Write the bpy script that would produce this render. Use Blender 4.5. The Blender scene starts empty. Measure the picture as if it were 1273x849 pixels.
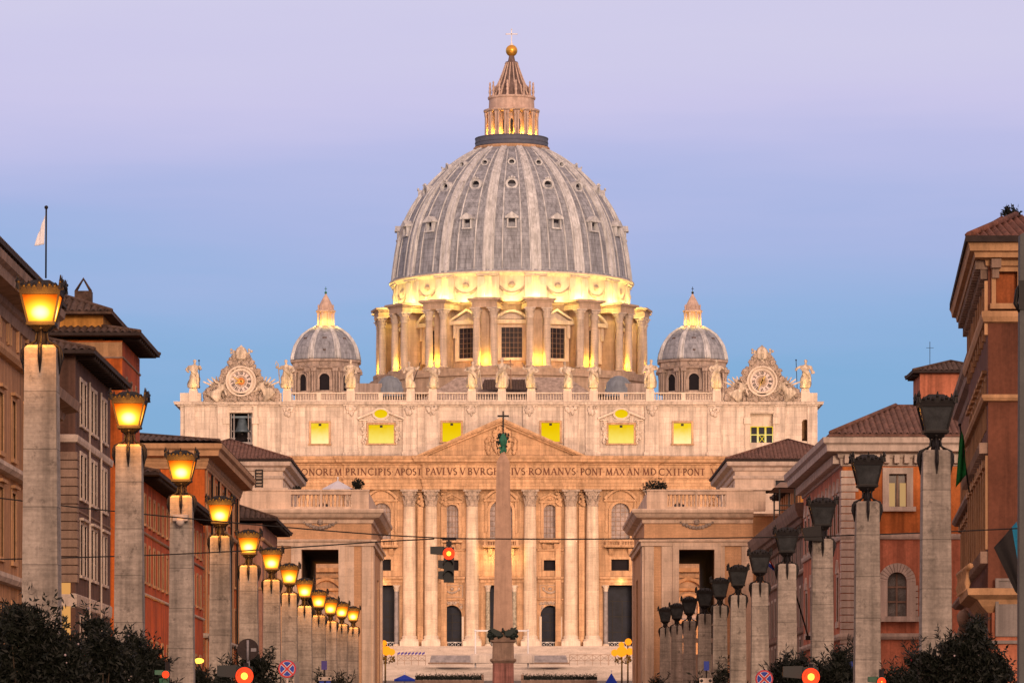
import bpy, bmesh, math, random
from mathutils import Vector, Matrix, noise
rad = math.radians
rnd = random.Random(11)
SC = bpy.context.scene
COL = SC.collection
# ------------------------------------------------------------------ camera
F, CX, HY, ZC = 5300.0, 626.0, 930.0, 1.7
cd = bpy.data.cameras.new('camera')
cam = bpy.data.objects.new('camera', cd)
COL.objects.link(cam)
SC.camera = cam
cam.location = (0, 0, ZC)
cam.rotation_euler = (rad(90), 0, 0)
cd.sensor_width = 36
cd.lens = 36 * F / 1273
cd.shift_x = (636.5 - CX) / 1273
cd.shift_y = (HY - 424.5) / 1273
cd.clip_start = 1
cd.clip_end = 6000
# ------------------------------------------------------------------ world
wd = bpy.data.worlds.new('World')
SC.world = wd
wd.use_nodes = True
nt = wd.node_tree
nt.nodes.clear()
N, L = nt.nodes.new, nt.links.new
out = N('ShaderNodeOutputWorld')
bg = N('ShaderNodeBackground')
bg2 = N('ShaderNodeBackground')
addw = N('ShaderNodeAddShader')
L(addw.outputs[0], out.inputs[0]); L(bg.outputs[0], addw.inputs[0]); L(bg2.outputs[0], addw.inputs[1])
sky = N('ShaderNodeTexSky'); sky.sky_type = 'NISHITA'; sky.sun_disc = False
sky.sun_elevation = rad(9); sky.sun_rotation = rad(168)
L(sky.outputs[0], bg2.inputs[0]); bg2.inputs[1].default_value = 0.012
tc = N('ShaderNodeTexCoord'); sx = N('ShaderNodeSeparateXYZ'); L(tc.outputs['Generated'], sx.inputs[0])
mz = N('ShaderNodeMath'); mz.operation = 'MULTIPLY'; mz.inputs[1].default_value = 2.5; L(sx.outputs[2], mz.inputs[0])
mpw = N('ShaderNodeMapping'); mpw.inputs['Scale'].default_value = (3, 3, 26); L(tc.outputs['Generated'], mpw.inputs[0])
nw = N('ShaderNodeTexNoise'); nw.inputs['Scale'].default_value = 1.6; nw.inputs['Detail'].default_value = 6; L(mpw.outputs[0], nw.inputs['Vector'])
nr = N('ShaderNodeMapRange'); nr.inputs[3].default_value = -.055; nr.inputs[4].default_value = .060; L(nw.outputs[0], nr.inputs[0])
az = N('ShaderNodeMath'); L(mz.outputs[0], az.inputs[0]); L(nr.outputs[0], az.inputs[1])
rp = N('ShaderNodeValToRGB'); L(az.outputs[0], rp.inputs[0])
rp.color_ramp.elements[0].position = 0; rp.color_ramp.elements[0].color = (.13, .31, .52, 1)
rp.color_ramp.elements[1].position = 1; rp.color_ramp.elements[1].color = (.70, .50, .46, 1)
for p, c in ((.15, (.15, .35, .60)), (.22, (.17, .36, .64)), (.265, (.24, .385, .68)), (.312, (.35, .41, .71)),
             (.352, (.46, .46, .74)), (.385, (.55, .51, .76)), (.43, (.59, .55, .76)), (.60, (.74, .58, .66)), (.8, (.80, .58, .54))):
    e = rp.color_ramp.elements.new(p); e.color = (*c, 1)
# the dawn glow low in the east, behind the camera
gd = N('ShaderNodeVectorMath'); gd.operation = 'DOT_PRODUCT'; L(tc.outputs['Generated'], gd.inputs[0])
gd.inputs[1].default_value = (.2, -.95, .22)
gm = N('ShaderNodeMapRange'); gm.inputs[1].default_value = .25; gm.inputs[2].default_value = 1.0; L(gd.outputs['Value'], gm.inputs[0])
mx = N('ShaderNodeMix'); mx.data_type = 'RGBA'; L(gm.outputs[0], mx.inputs[0]); L(rp.outputs[0], mx.inputs[6])
mx.inputs[7].default_value = (1.15, .66, .50, 1)
L(mx.outputs[2], bg.inputs[0]); bg.inputs[1].default_value = 1.0
# ------------------------------------------------------------------ sun (soft glow of the rising sun)
sd = bpy.data.lights.new('sun', 'SUN'); sd.energy = 1.75; sd.angle = rad(12); sd.color = (1, .73, .54)
so = bpy.data.objects.new('sun', sd); COL.objects.link(so)
so.rotation_euler = Vector((-.20, .95, -.19)).to_track_quat('-Z', 'Y').to_euler()
SC.view_settings.view_transform = 'Standard'
SC.view_settings.look = 'None'
SC.view_settings.exposure = 0.0
SC.view_settings.gamma = 1.0
SC.cycles.use_denoising = True
SC.cycles.max_bounces = 5
SC.cycles.use_light_tree = True
SC.cycles.sample_clamp_indirect = 4.0

def X(px, D): return (px - CX) * D / F
def Z(py, D): return (HY - py) * D / F + ZC
# ------------------------------------------------------------------ materials
def rgb(r, g, b):
    f = lambda c: ((c / 255 + .055) / 1.055) ** 2.4 if c > 10 else c / 255 / 12.92
    return (f(r), f(g), f(b))
def mat(name, col, rough=.85, var=.18, scale=.8, streak=.0, joint=None, jd=.72, bump=.15, metal=0, spec=.25, spots=0.0, spotc=(.05, .045, .04), fine=14.0, bumpd=.05, strata=0, c2=.86):
    m = bpy.data.materials.new(name); m.use_nodes = True
    t = m.node_tree; t.nodes.clear(); n, l = t.nodes.new, t.links.new
    o = n('ShaderNodeOutputMaterial'); b = n('ShaderNodeBsdfPrincipled'); l(b.outputs[0], o.inputs[0])
    b.inputs['Roughness'].default_value = rough; b.inputs['Metallic'].default_value = metal
    b.inputs['Specular IOR Level'].default_value = spec
    tc = n('ShaderNodeTexCoord'); oi = n('ShaderNodeObjectInfo')
    ml = n('ShaderNodeMath'); ml.operation = 'MULTIPLY'; ml.inputs[1].default_value = 97; l(oi.outputs['Random'], ml.inputs[0])
    ad = n('ShaderNodeVectorMath'); l(tc.outputs['Object'], ad.inputs[0]); l(ml.outputs[0], ad.inputs[1])
    def noise_(sc, vec, det=5, rgh=.6):
        q = n('ShaderNodeTexNoise'); q.inputs['Scale'].default_value = sc; q.inputs['Detail'].default_value = det
        q.inputs['Roughness'].default_value = rgh; l(vec, q.inputs['Vector']); return q.outputs[0]
    def mulcol(colsock, fac, lo, hi, a=.3, b_=.7):
        mr = n('ShaderNodeMapRange'); mr.inputs[1].default_value = a; mr.inputs[2].default_value = b_
        mr.inputs[3].default_value = lo; mr.inputs[4].default_value = hi; l(fac, mr.inputs[0])
        v = n('ShaderNodeVectorMath'); v.operation = 'SCALE'; l(colsock, v.inputs[0]); l(mr.outputs[0], v.inputs[3]); return v.outputs[0]
    base = n('ShaderNodeRGB'); base.outputs[0].default_value = (*col, 1); c = base.outputs[0]
    nz = noise_(scale, ad.outputs[0]); nf = noise_(scale * fine, ad.outputs[0], 3)
    c = mulcol(c, nz, 1 - var, 1 + var); c = mulcol(c, nf, 1 - var * .6, 1 + var * .6)
    if streak:
        mp = n('ShaderNodeMapping'); mp.inputs['Scale'].default_value = (1.6, 1.6, .09); l(ad.outputs[0], mp.inputs[0])
        ns = noise_(1.0, mp.outputs[0], 4, .65); c = mulcol(c, ns, 1 - streak, 1 + streak * .25, .35, .6)
    if strata:
        mp2 = n('ShaderNodeMapping'); mp2.inputs['Scale'].default_value = (.5, .5, 6.5); l(ad.outputs[0], mp2.inputs[0])
        c = mulcol(c, noise_(1.3, mp2.outputs[0], 6, .7), 1 - strata, 1 + strata * .5, .36, .62)
    if spots:
        ng = noise_(scale * 2.3, ad.outputs[0], 8, .75)
        mr = n('ShaderNodeMapRange'); mr.inputs[1].default_value = .56; mr.inputs[2].default_value = .68; mr.inputs[4].default_value = spots; l(ng, mr.inputs[0])
        k = n('ShaderNodeMix'); k.data_type = 'RGBA'; l(mr.outputs[0], k.inputs[0]); l(c, k.inputs[6]); k.inputs[7].default_value = (*spotc, 1); c = k.outputs[2]
    hgt = nf
    if joint:
        sp = n('ShaderNodeSeparateXYZ'); l(tc.outputs['Object'], sp.inputs[0])
        a2 = n('ShaderNodeMath'); l(sp.outputs[0], a2.inputs[0]); l(sp.outputs[1], a2.inputs[1])
        cb = n('ShaderNodeCombineXYZ'); l(a2.outputs[0], cb.inputs[0]); l(sp.outputs[2], cb.inputs[1])
        br = n('ShaderNodeTexBrick'); l(cb.outputs[0], br.inputs['Vector']); br.inputs['Scale'].default_value = 1
        br.inputs['Brick Width'].default_value = joint[0]; br.inputs['Row Height'].default_value = joint[1]
        br.inputs['Mortar Size'].default_value = joint[2]; br.inputs['Mortar Smooth'].default_value = .3
        br.inputs['Color1'].default_value = (1, 1, 1, 1); br.inputs['Color2'].default_value = (c2, c2, c2, 1); br.inputs['Mortar'].default_value = (jd, jd, jd, 1)
        mm = n('ShaderNodeVectorMath'); mm.operation = 'MULTIPLY'; l(c, mm.inputs[0]); l(br.outputs[0], mm.inputs[1]); c = mm.outputs[0]
    l(c, b.inputs['Base Color'])
    if bump:
        bp = n('ShaderNodeBump'); bp.inputs['Strength'].default_value = bump; bp.inputs['Distance'].default_value = bumpd; l(hgt, bp.inputs['Height']); l(bp.outputs[0], b.inputs['Normal'])
    return m
def emis(name, col, st, col2=None, st2=None, z0=0, z1=1):
    """a thing that gives off light; optional second colour up its own height (bulb behind frosted glass)"""
    m = bpy.data.materials.new(name); m.use_nodes = True
    t = m.node_tree; t.nodes.clear(); n, l = t.nodes.new, t.links.new
    o = n('ShaderNodeOutputMaterial'); e = n('ShaderNodeEmission'); l(e.outputs[0], o.inputs[0])
    e.inputs[0].default_value = (*col, 1); e.inputs[1].default_value = st
    if col2:
        tc = n('ShaderNodeTexCoord'); sp = n('ShaderNodeSeparateXYZ'); l(tc.outputs['Object'], sp.inputs[0])
        mr = n('ShaderNodeMapRange'); mr.inputs[1].default_value = z0; mr.inputs[2].default_value = z1; l(sp.outputs[2], mr.inputs[0])
        nz = n('ShaderNodeTexNoise'); nz.inputs['Scale'].default_value = 1.2; l(tc.outputs['Object'], nz.inputs['Vector'])
        ad = n('ShaderNodeMath'); l(mr.outputs[0], ad.inputs[0]); 
        sb = n('ShaderNodeMapRange'); sb.inputs[3].default_value = -.25; sb.inputs[4].default_value = .25; l(nz.outputs[0], sb.inputs[0]); l(sb.outputs[0], ad.inputs[1]); ad.use_clamp = True
        k = n('ShaderNodeMix'); k.data_type = 'RGBA'; l(ad.outputs[0], k.inputs[0])
        k.inputs[6].default_value = (*[x * st for x in col], 1); k.inputs[7].default_value = (*[x * st2 for x in col2], 1)
        l(k.outputs[2], e.inputs[0]); e.inputs[1].default_value = 1
    return m
M = {}
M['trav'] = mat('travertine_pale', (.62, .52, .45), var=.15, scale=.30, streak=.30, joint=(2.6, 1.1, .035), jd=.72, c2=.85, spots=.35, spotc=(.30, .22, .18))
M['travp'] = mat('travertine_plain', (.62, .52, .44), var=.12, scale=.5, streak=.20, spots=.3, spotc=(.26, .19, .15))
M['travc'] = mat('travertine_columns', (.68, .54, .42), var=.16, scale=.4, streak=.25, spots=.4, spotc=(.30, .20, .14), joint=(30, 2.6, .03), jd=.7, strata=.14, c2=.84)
M['travo'] = mat('travertine_warm', (.54, .335, .20), var=.18, scale=.35, streak=.32, joint=(2.2, 1.0, .035), jd=.7, c2=.82, spots=.4, spotc=(.24, .13, .08))  # same stone tinted deeper, so the shade between the columns is in the colour
M['travd'] = mat('travertine_weathered', (.42, .33, .28), var=.2, scale=.6, streak=.35, spots=.55, spotc=(.12, .09, .08))
M['carv'] = mat('travertine_carved', (.58, .46, .385), var=.25, scale=1.3, streak=.2, spots=.5, spotc=(.14, .09, .07), bump=.9, bumpd=.3)
M['statue'] = mat('statue_stone', (.60, .50, .40), var=.25, scale=1.2, streak=.5, spots=.7, spotc=(.14, .11, .09), bump=.6, bumpd=.1)
M['drum'] = mat('drum_travertine', (.52, .38, .28), var=.14, scale=.4, streak=.22, joint=(2.0, .9, .03), jd=.8, spots=.3, spotc=(.25, .14, .1))
M['lead'] = mat('dome_lead', (.33, .35, .40), rough=.7, var=.13, scale=.25, streak=.40, joint=(1.5, .9, .06), jd=.68, c2=.84, spots=.3, spotc=(.09, .08, .085), fine=9)
M['rib'] = mat('dome_rib_stone', (.58, .59, .61), var=.2, scale=.5, streak=.3, spots=.5, spotc=(.12, .10, .10))
M['leadblue'] = mat('small_cupola_lead', (.20, .23, .27), rough=.5, var=.15, scale=1, streak=.2)
M['lantern'] = mat('lantern_marble', (.58, .43, .36), var=.2, scale=.8, streak=.2, spots=.4, spotc=(.2, .1, .08))
M['spire'] = mat('spire_lead', (.17, .12, .11), var=.3, scale=.9, streak=.4, spots=.5, spotc=(.1, .07, .07))
M['gold'] = mat('gilt_bronze', (.75, .40, .07), rough=.38, var=.12, scale=1.5, metal=.75, bump=0)
M['rail'] = mat('platform_rail', (.10, .11, .15), rough=.6, var=.15)
M['whitem'] = mat('white_painted_metal', (.75, .73, .74), rough=.5, var=.05, bump=0)
M['dark'] = mat('dark_interior', (.012, .010, .014), rough=.9, var=.2, bump=0)
M['darkdoor'] = mat('dark_bronze_door', (.012, .014, .026), rough=.5, var=.4, scale=.5, bump=.2, spec=.15)
M['glassd'] = mat('window_glass_dark', (.022, .020, .030), rough=.4, var=.5, scale=.4, bump=0, spec=.12)
M['glassp'] = mat('window_glass_pale', (.24, .18, .17), rough=.35, var=.45, scale=.9, bump=0, spec=.4)
M['letter'] = mat('inscription_bronze', (.11, .035, .018), rough=.6, var=.15, bump=0)
M['granite'] = mat('red_granite', (.46, .29, .20), var=.14, scale=.8, streak=.15, spots=.25, spotc=(.12, .06, .05), fine=20)
M['granbase'] = mat('obelisk_base_stone', (.27, .18, .13), var=.2, scale=1, streak=.3, spots=.3)
M['granpink'] = mat('stained_pink_stone', (.34, .15, .12), var=.2, scale=1, streak=.5, spots=.3, joint=(1.6, .8, .03))
M['greycol'] = mat('grey_marble_column', (.22, .20, .21), var=.3, scale=1.2, streak=.1, rough=.5)
M['greencol'] = mat('mottled_marble_column', (.28, .25, .20), var=.6, scale=2.4, rough=.5, spots=.5, spotc=(.09, .09, .07))
M['iron'] = mat('wrought_iron', (.012, .009, .009), rough=.55, var=.3, bump=0)
M['irong'] = mat('dark_green_iron', (.012, .020, .016), rough=.5, var=.3, bump=0)
M['verd'] = mat('verdigris_bronze', (.03, .15, .09), rough=.6, var=.4, scale=2.5)
M['post'] = mat('lamp_post_travertine', (.37, .31, .262), var=.26, scale=1.1, streak=.42, spots=.9, spotc=(.12, .10, .085), joint=(40, 1.37, .014), jd=.45, fine=9, strata=.2, c2=.82)
M['brickp'] = mat('propylaeum_brick', (.64, .37, .205), var=.12, scale=.5, streak=.14, joint=(.55, .16, .02), jd=.8)
M['stonep'] = mat('propylaeum_stone', (.70, .52, .39), var=.12, scale=.5, streak=.25, spots=.35, spotc=(.2, .15, .12), joint=(1.8, .7, .02), jd=.82)
M['palw'] = mat('palace_pale_wall', (.68, .53, .42), var=.1, scale=.4, streak=.18, joint=(1.8, .8, .02), jd=.88)
M['tile'] = mat('roof_tile', (.165, .085, .065), var=.45, scale=1.6, spots=.6, spotc=(.05, .035, .03), bump=.6, fine=6)
M['tileo'] = mat('roof_tile_red', (.16, .065, .045), var=.45, scale=1.6, spots=.4, spotc=(.05, .025, .02), bump=.6, fine=6)
M['tiled'] = mat('roof_tile_dark', (.085, .052, .04), var=.45, scale=1.6, spots=.6, spotc=(.22, .13, .08), bump=.6, fine=6)
M['eave'] = mat('timber_eave', (.035, .024, .022), var=.3, scale=2)
M['lead_edge'] = M['eave']
def plaster(name, c, **k): 
    k.setdefault('var', .22); k.setdefault('scale', .40); k.setdefault('streak', .42); k.setdefault('spots', .38); k.setdefault('spotc', tuple(x * .45 for x in c))
    M[name] = mat(name, c, **k)
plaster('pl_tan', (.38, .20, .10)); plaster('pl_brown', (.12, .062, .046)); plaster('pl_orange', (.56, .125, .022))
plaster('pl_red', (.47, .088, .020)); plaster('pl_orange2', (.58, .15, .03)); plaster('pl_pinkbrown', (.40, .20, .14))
plaster('pl_pink', (.50, .17, .095)); plaster('pl_oran3', (.50, .15, .04)); plaster('pl_yellow', (.60, .27, .06)); plaster('pl_umber', (.135, .048, .028))
plaster('pl_sienna', (.28, .13, .07)); plaster('pl_mauve', (.27, .16, .125))
M['trimw'] = mat('pale_stone_trim', (.56, .45, .375), var=.14, scale=1, streak=.3, spots=.4, spotc=(.2, .14, .11))
M['trimd'] = mat('brown_stone_trim', (.27, .18, .135), var=.2, scale=1, streak=.3, spots=.4, spotc=(.09, .05, .04))
M['trimo'] = mat('ochre_stone_trim', (.48, .27, .14), var=.15, scale=1, streak=.3, spots=.4, spotc=(.16, .08, .05))
M['trimg'] = mat('grey_stone_panel', (.25, .215, .20), var=.14, scale=1, streak=.3, spots=.3, spotc=(.1, .08, .07))
M['polegrey'] = mat('grey_painted_pole', (.085, .085, .082), rough=.6, var=.12, scale=1.5, streak=.25)
M['asphalt'] = mat('asphalt', (.05, .05, .052), var=.2, scale=2)
M['paving'] = mat('sampietrini_paving', (.16, .14, .13), var=.2, scale=1, joint=(.6, .3, .03))
M['ground'] = mat('ground_earth', (.14, .12, .10), var=.2, scale=.2)
M['stepm'] = mat('step_travertine', (.40, .34, .31), var=.2, scale=.35, streak=0, spots=.5, spotc=(.22, .17, .15))
M['line'] = mat('road_marking', (.7, .7, .68), var=.1)
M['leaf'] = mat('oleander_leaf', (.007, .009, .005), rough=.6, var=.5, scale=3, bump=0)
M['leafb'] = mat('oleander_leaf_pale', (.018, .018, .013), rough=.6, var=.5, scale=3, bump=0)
M['stem'] = mat('bush_stem', (.05, .035, .022), var=.3, scale=3)
M['petal'] = mat('pale_blossom', (.42, .33, .33), var=.2, scale=4, bump=0)
M['petalr'] = mat('red_blossom', (.35, .04, .05), var=.3, scale=4, bump=0)
M['flagw'] = mat('white_flag_cloth', (.85, .84, .88), var=.08, scale=1.5, bump=.2)
M['flagg'] = mat('green_flag_cloth', (.008, .13, .030), var=.3, scale=1.5, bump=.2)
M['flagk'] = mat('charcoal_flag_cloth', (.018, .015, .015), var=.2, scale=1.5, bump=.2)
M['flagb'] = mat('blue_flag_cloth', (.01, .14, .25), var=.2, scale=1.5, bump=.2)
M['blue'] = mat('blue_paint', (.02, .045, .32), rough=.5, var=.1, bump=0)
M['red'] = mat('red_paint', (.52, .03, .03), rough=.5, var=.1, bump=0)
M['bluecloth'] = mat('blue_canvas', (.01, .035, .33), var=.2, scale=1.5)
M['whitecloth'] = mat('white_canvas', (.62, .60, .66), var=.06, scale=1.5)
M['purple'] = mat('violet_sign', (.06, .04, .22), rough=.5, var=.2, bump=0)
M['bell'] = mat('bell_bronze', (.07, .10, .13), rough=.45, metal=.3, var=.3, scale=1)
M['lampg'] = mat('unlit_lantern_glass', (.030, .032, .034), rough=.25, var=.5, scale=3, bump=0, spec=.6)
M['black'] = mat('black_plastic', (.005, .006, .007), rough=.45, var=.2, bump=0)
M['greenp'] = mat('green_signal_body', (.01, .10, .06), rough=.5, var=.2, bump=0)
M['glow'] = emis('lit_lantern_glass', (1, .22, .012), 1.1, (1, .82, .20), 2.2, .35, .62)
def _lantern_glass(m):
    # frosted glass round a bulb: brightest next to the bulb, deep orange at the corners
    t = m.node_tree; t.nodes.clear(); n, l = t.nodes.new, t.links.new
    o = n('ShaderNodeOutputMaterial'); e = n('ShaderNodeEmission'); l(e.outputs[0], o.inputs[0]); tc = n('ShaderNodeTexCoord')
    mp = n('ShaderNodeMapping'); mp.inputs['Location'].default_value = (0, 0, -.36); mp.inputs['Scale'].default_value = (1, 1, 1.25); mp.vector_type = 'POINT'
    l(tc.outputs['Object'], mp.inputs[0]); ln = n('ShaderNodeVectorMath'); ln.operation = 'LENGTH'; l(mp.outputs[0], ln.inputs[0])
    r = n('ShaderNodeValToRGB'); mr = n('ShaderNodeMapRange'); mr.inputs[1].default_value = .31; mr.inputs[2].default_value = .70; l(ln.outputs['Value'], mr.inputs[0]); l(mr.outputs[0], r.inputs[0])
    r.color_ramp.elements[0].color = (1, .85, .42, 1); r.color_ramp.elements[1].position = 1; r.color_ramp.elements[1].color = (.75, .10, .004, 1)
    for p, c in ((.26, (1, .42, .025)), (.58, (1, .22, .008))): q = r.color_ramp.elements.new(p); q.color = (*c, 1)
    s = n('ShaderNodeMapRange'); s.inputs[3].default_value = 2.9; s.inputs[4].default_value = 1.0; l(mr.outputs[0], s.inputs[0])
    l(r.outputs[0], e.inputs[0]); l(s.outputs[0], e.inputs[1])
_lantern_glass(M['glow'])
M['winy'] = emis('lit_window_yellow', (1, .80, .16), 1.0, (.92, .60, .005), .95, -1.2, 1.4)
M['winy2'] = emis('lit_window_deep', (.95, .66, .01), .95, (.90, .58, .0), .95, -1, 1)
M['winy3'] = emis('lit_window_pale', (1, .84, .36), 1.1, (.98, .66, .02), .95, -1.4, 1.2)
M['curtain'] = emis('lit_curtain', (.62, .36, .15), .8, (.75, .42, .16), .7, -1, 1)
M['wallglow'] = emis('orange_wall_glow', (.75, .22, .04), .8, (.9, .42, .12), .8, -1, 1)  # emission that imitates orange light falling on a wall
M['globe'] = emis('lit_globe', (1, .27, .012), 1.6)
M['bulb'] = emis('small_warm_bulb', (1, .50, .06), 3.0)
M['redl'] = emis('red_signal_lens', (1, .045, .012), 2.2)
M['redc'] = emis('red_signal_core', (1, .45, .05), 3.0)
M['bluel'] = emis('blue_screen', (.1, .3, .8), .3)
# ------------------------------------------------------------------ mesh builder
class MB:
    def __init__(s): s.v = []; s.f = []; s.m = []; s.cur = 0; s.T = None; s.sm = []; s.smooth = False
    def add(s, vs, fs):
        b = len(s.v)
        if s.T: vs = [s.T(Vector(p)) for p in vs]
        s.v += [tuple(p) for p in vs]
        for f in fs: s.f.append([b + i for i in f]); s.m.append(s.cur); s.sm.append(s.smooth)
    def hexa(s, p): s.add(p, [(0, 3, 2, 1), (4, 5, 6, 7), (0, 1, 5, 4), (1, 2, 6, 5), (2, 3, 7, 6), (3, 0, 4, 7)])
    def box(s, x0, x1, y0, y1, z0, z1): s.hexa([(x0, y0, z0), (x1, y0, z0), (x1, y1, z0), (x0, y1, z0), (x0, y0, z1), (x1, y0, z1), (x1, y1, z1), (x0, y1, z1)])
    def pbox(s, P, u0, u1, v0, v1, w0, w1):
        s.hexa([P(u0, v0, w0), P(u1, v0, w0), P(u1, v0, w1), P(u0, v0, w1), P(u0, v1, w0), P(u1, v1, w0), P(u1, v1, w1), P(u0, v1, w1)])
    def quad(s, a, b, c, d): s.add([a, b, c, d], [(0, 1, 2, 3)])
    def prism(s, poly, P, w0, w1):
        n = len(poly)
        s.add([P(a, b, w0) for a, b in poly] + [P(a, b, w1) for a, b in poly],
              [tuple(range(n))[::-1], tuple(range(n, 2 * n))] + [(i, (i + 1) % n, n + (i + 1) % n, n + i) for i in range(n)])
    def lathe(s, prof, c=(0, 0), n=16, a0=0, a1=2 * math.pi, sm=True):
        full = abs(a1 - a0) > 6.28; k = n if full else n + 1
        vs = []
        for r, z in prof:
            for i in range(k):
                a = a0 + (a1 - a0) * i / n; vs.append((c[0] + r * math.cos(a), c[1] + r * math.sin(a), z))
        fs = []
        for j in range(len(prof) - 1):
            for i in range(n if full else n):
                i2 = (i + 1) % k
                fs.append((j * k + i, j * k + i2, (j + 1) * k + i2, (j + 1) * k + i))
        o = s.smooth; s.smooth = sm; s.add(vs, fs); s.smooth = o
    def tube(s, pts, r, n=6, sm=True):
        pts = [Vector(p) for p in pts]; vs = []; k = len(pts)
        for i, p in enumerate(pts):
            d = (pts[min(i + 1, k - 1)] - pts[max(i - 1, 0)]).normalized()
            a = d.orthogonal().normalized() if i == 0 else (pa - d * pa.dot(d)).normalized()
            pa = a; b = d.cross(a); rr = r[i] if isinstance(r, (list, tuple)) else r
            for j in range(n):
                t = 2 * math.pi * j / n; vs.append(p + (a * math.cos(t) + b * math.sin(t)) * rr)
        fs = [(i * n + j, i * n + (j + 1) % n, (i + 1) * n + (j + 1) % n, (i + 1) * n + j) for i in range(k - 1) for j in range(n)]
        fs += [tuple(range(n))[::-1], tuple((k - 1) * n + j for j in range(n))]
        o = s.smooth; s.smooth = sm; s.add(vs, fs); s.smooth = o
    def ball(s, c, r, n=8, sq=(1, 1, 1), jit=0):
        vs = []; m = max(4, n // 2 + 1)
        for j in range(m + 1):
            t = math.pi * j / m
            for i in range(n):
                a = 2 * math.pi * i / n; q = 1 + jit * rnd.uniform(-1, 1)
                vs.append((c[0] + r * sq[0] * q * math.sin(t) * math.cos(a), c[1] + r * sq[1] * q * math.sin(t) * math.sin(a), c[2] + r * sq[2] * q * math.cos(t)))
        fs = [(j * n + i, j * n + (i + 1) % n, (j + 1) * n + (i + 1) % n, (j + 1) * n + i) for j in range(m) for i in range(n)]
        o = s.smooth; s.smooth = True; s.add(vs, fs); s.smooth = o
    def sweep(s, pts, prof, closed=False):
        """profile (w out, z) along a plan path; outward is to the right of the direction of travel"""
        n = len(pts); mit = []
        for i in range(n):
            p = Vector(pts[i]); nn = []
            if closed or i > 0: d = (p - Vector(pts[i - 1])).normalized(); nn.append(Vector((d.y, -d.x)))
            if closed or i < n - 1: d = (Vector(pts[(i + 1) % n]) - p).normalized(); nn.append(Vector((d.y, -d.x)))
            m = nn[0] if len(nn) == 1 else (nn[0] + nn[1]).normalized() / max(.3, (nn[0] + nn[1]).normalized().dot(nn[0]))
            mit.append(m)
        vs = [(pts[i][0] + mit[i].x * w, pts[i][1] + mit[i].y * w, z) for i in range(n) for w, z in prof]
        k = len(prof); fs = []
        for i in range(n if closed else n - 1):
            i2 = (i + 1) % n
            for j in range(k - 1): fs.append((i * k + j, i2 * k + j, i2 * k + j + 1, i * k + j + 1))
        if not closed: fs += [tuple(range(k)), tuple((n - 1) * k + j for j in range(k))[::-1]]
        s.add(vs, fs)
    def build(s, name, mats, parent=None, org=None, recalc=True):
        if not isinstance(mats, (list, tuple)): mats = [mats]
        if org is None: org = W[parent.name] if parent else Vector((0, 0, 0))
        org = Vector(org)
        me = bpy.data.meshes.new(name)
        me.from_pydata([(a - org.x, b - org.y, c - org.z) for a, b, c in s.v], [], s.f)
        for m in mats: me.materials.append(m)
        me.polygons.foreach_set('material_index', s.m)
        me.polygons.foreach_set('use_smooth', s.sm)
        if recalc:
            bm = bmesh.new(); bm.from_mesh(me); bmesh.ops.recalc_face_normals(bm, faces=bm.faces); bm.to_mesh(me); bm.free()
        o = bpy.data.objects.new(name, me); COL.objects.link(o)
        W[o.name] = org
        if parent: o.parent = parent; o.location = org - W[parent.name]
        else: o.location = org
        return o
W = {}
def thing(name, label, cat, loc=(0, 0, 0), group=None):
    o = bpy.data.objects.new(name, None); COL.objects.link(o); o.location = loc; W[o.name] = Vector(loc); o.empty_display_size = .5
    return tag(o, label, cat, group)
def tag(o, label, cat=None, group=None, kind=None):
    if label: o['label'] = label
    if cat: o['category'] = cat
    if group: o['group'] = group
    if kind: o['kind'] = kind
    return o
def copy_tree(o, parent=None, off=None, rotz=None):
    c = o.copy(); COL.objects.link(c); W[c.name] = W.get(o.name, Vector((0, 0, 0))) + (off or Vector((0, 0, 0)))
    c.parent = parent if parent else None
    if off is not None: c.location = o.location + off
    if rotz is not None: c.rotation_euler.z = rotz
    for ch in [q for q in o.children]:
        d = copy_tree(ch, c)
        d.location = ch.location
    return c
def struct(name, mb, m): return tag(mb.build(name, m), None, None, None, 'structure')
def light(kind, loc, e, col=(1, .7, .35), size=.3, parent=None, tgt=None, angle=60, blend=.6):
    d = bpy.data.lights.new('lamp_light', kind); d.energy = e; d.color = col
    if kind == 'SPOT': d.spot_size = rad(angle); d.spot_blend = blend
    if kind == 'AREA': d.shape = 'RECTANGLE'; d.size = size; d.size_y = size * .5
    else: d.shadow_soft_size = size
    o = bpy.data.objects.new('lamp_light', d); COL.objects.link(o); o.location = loc
    if tgt is not None: o.rotation_euler = (Vector(tgt) - Vector(loc)).to_track_quat('-Z', 'Y').to_euler()
    if parent: o.parent = parent; o.location = Vector(loc) - W[parent.name]
    return o
def pieces(name, m, parent, boxes):
    for (P, u0, u1, v0, v1, w0, w1) in boxes:
        mb = MB(); mb.pbox(P, u0, u1, v0, v1, w0, w1); mb.build(name, m, parent, P((u0 + u1) / 2, v0, 0))
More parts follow.
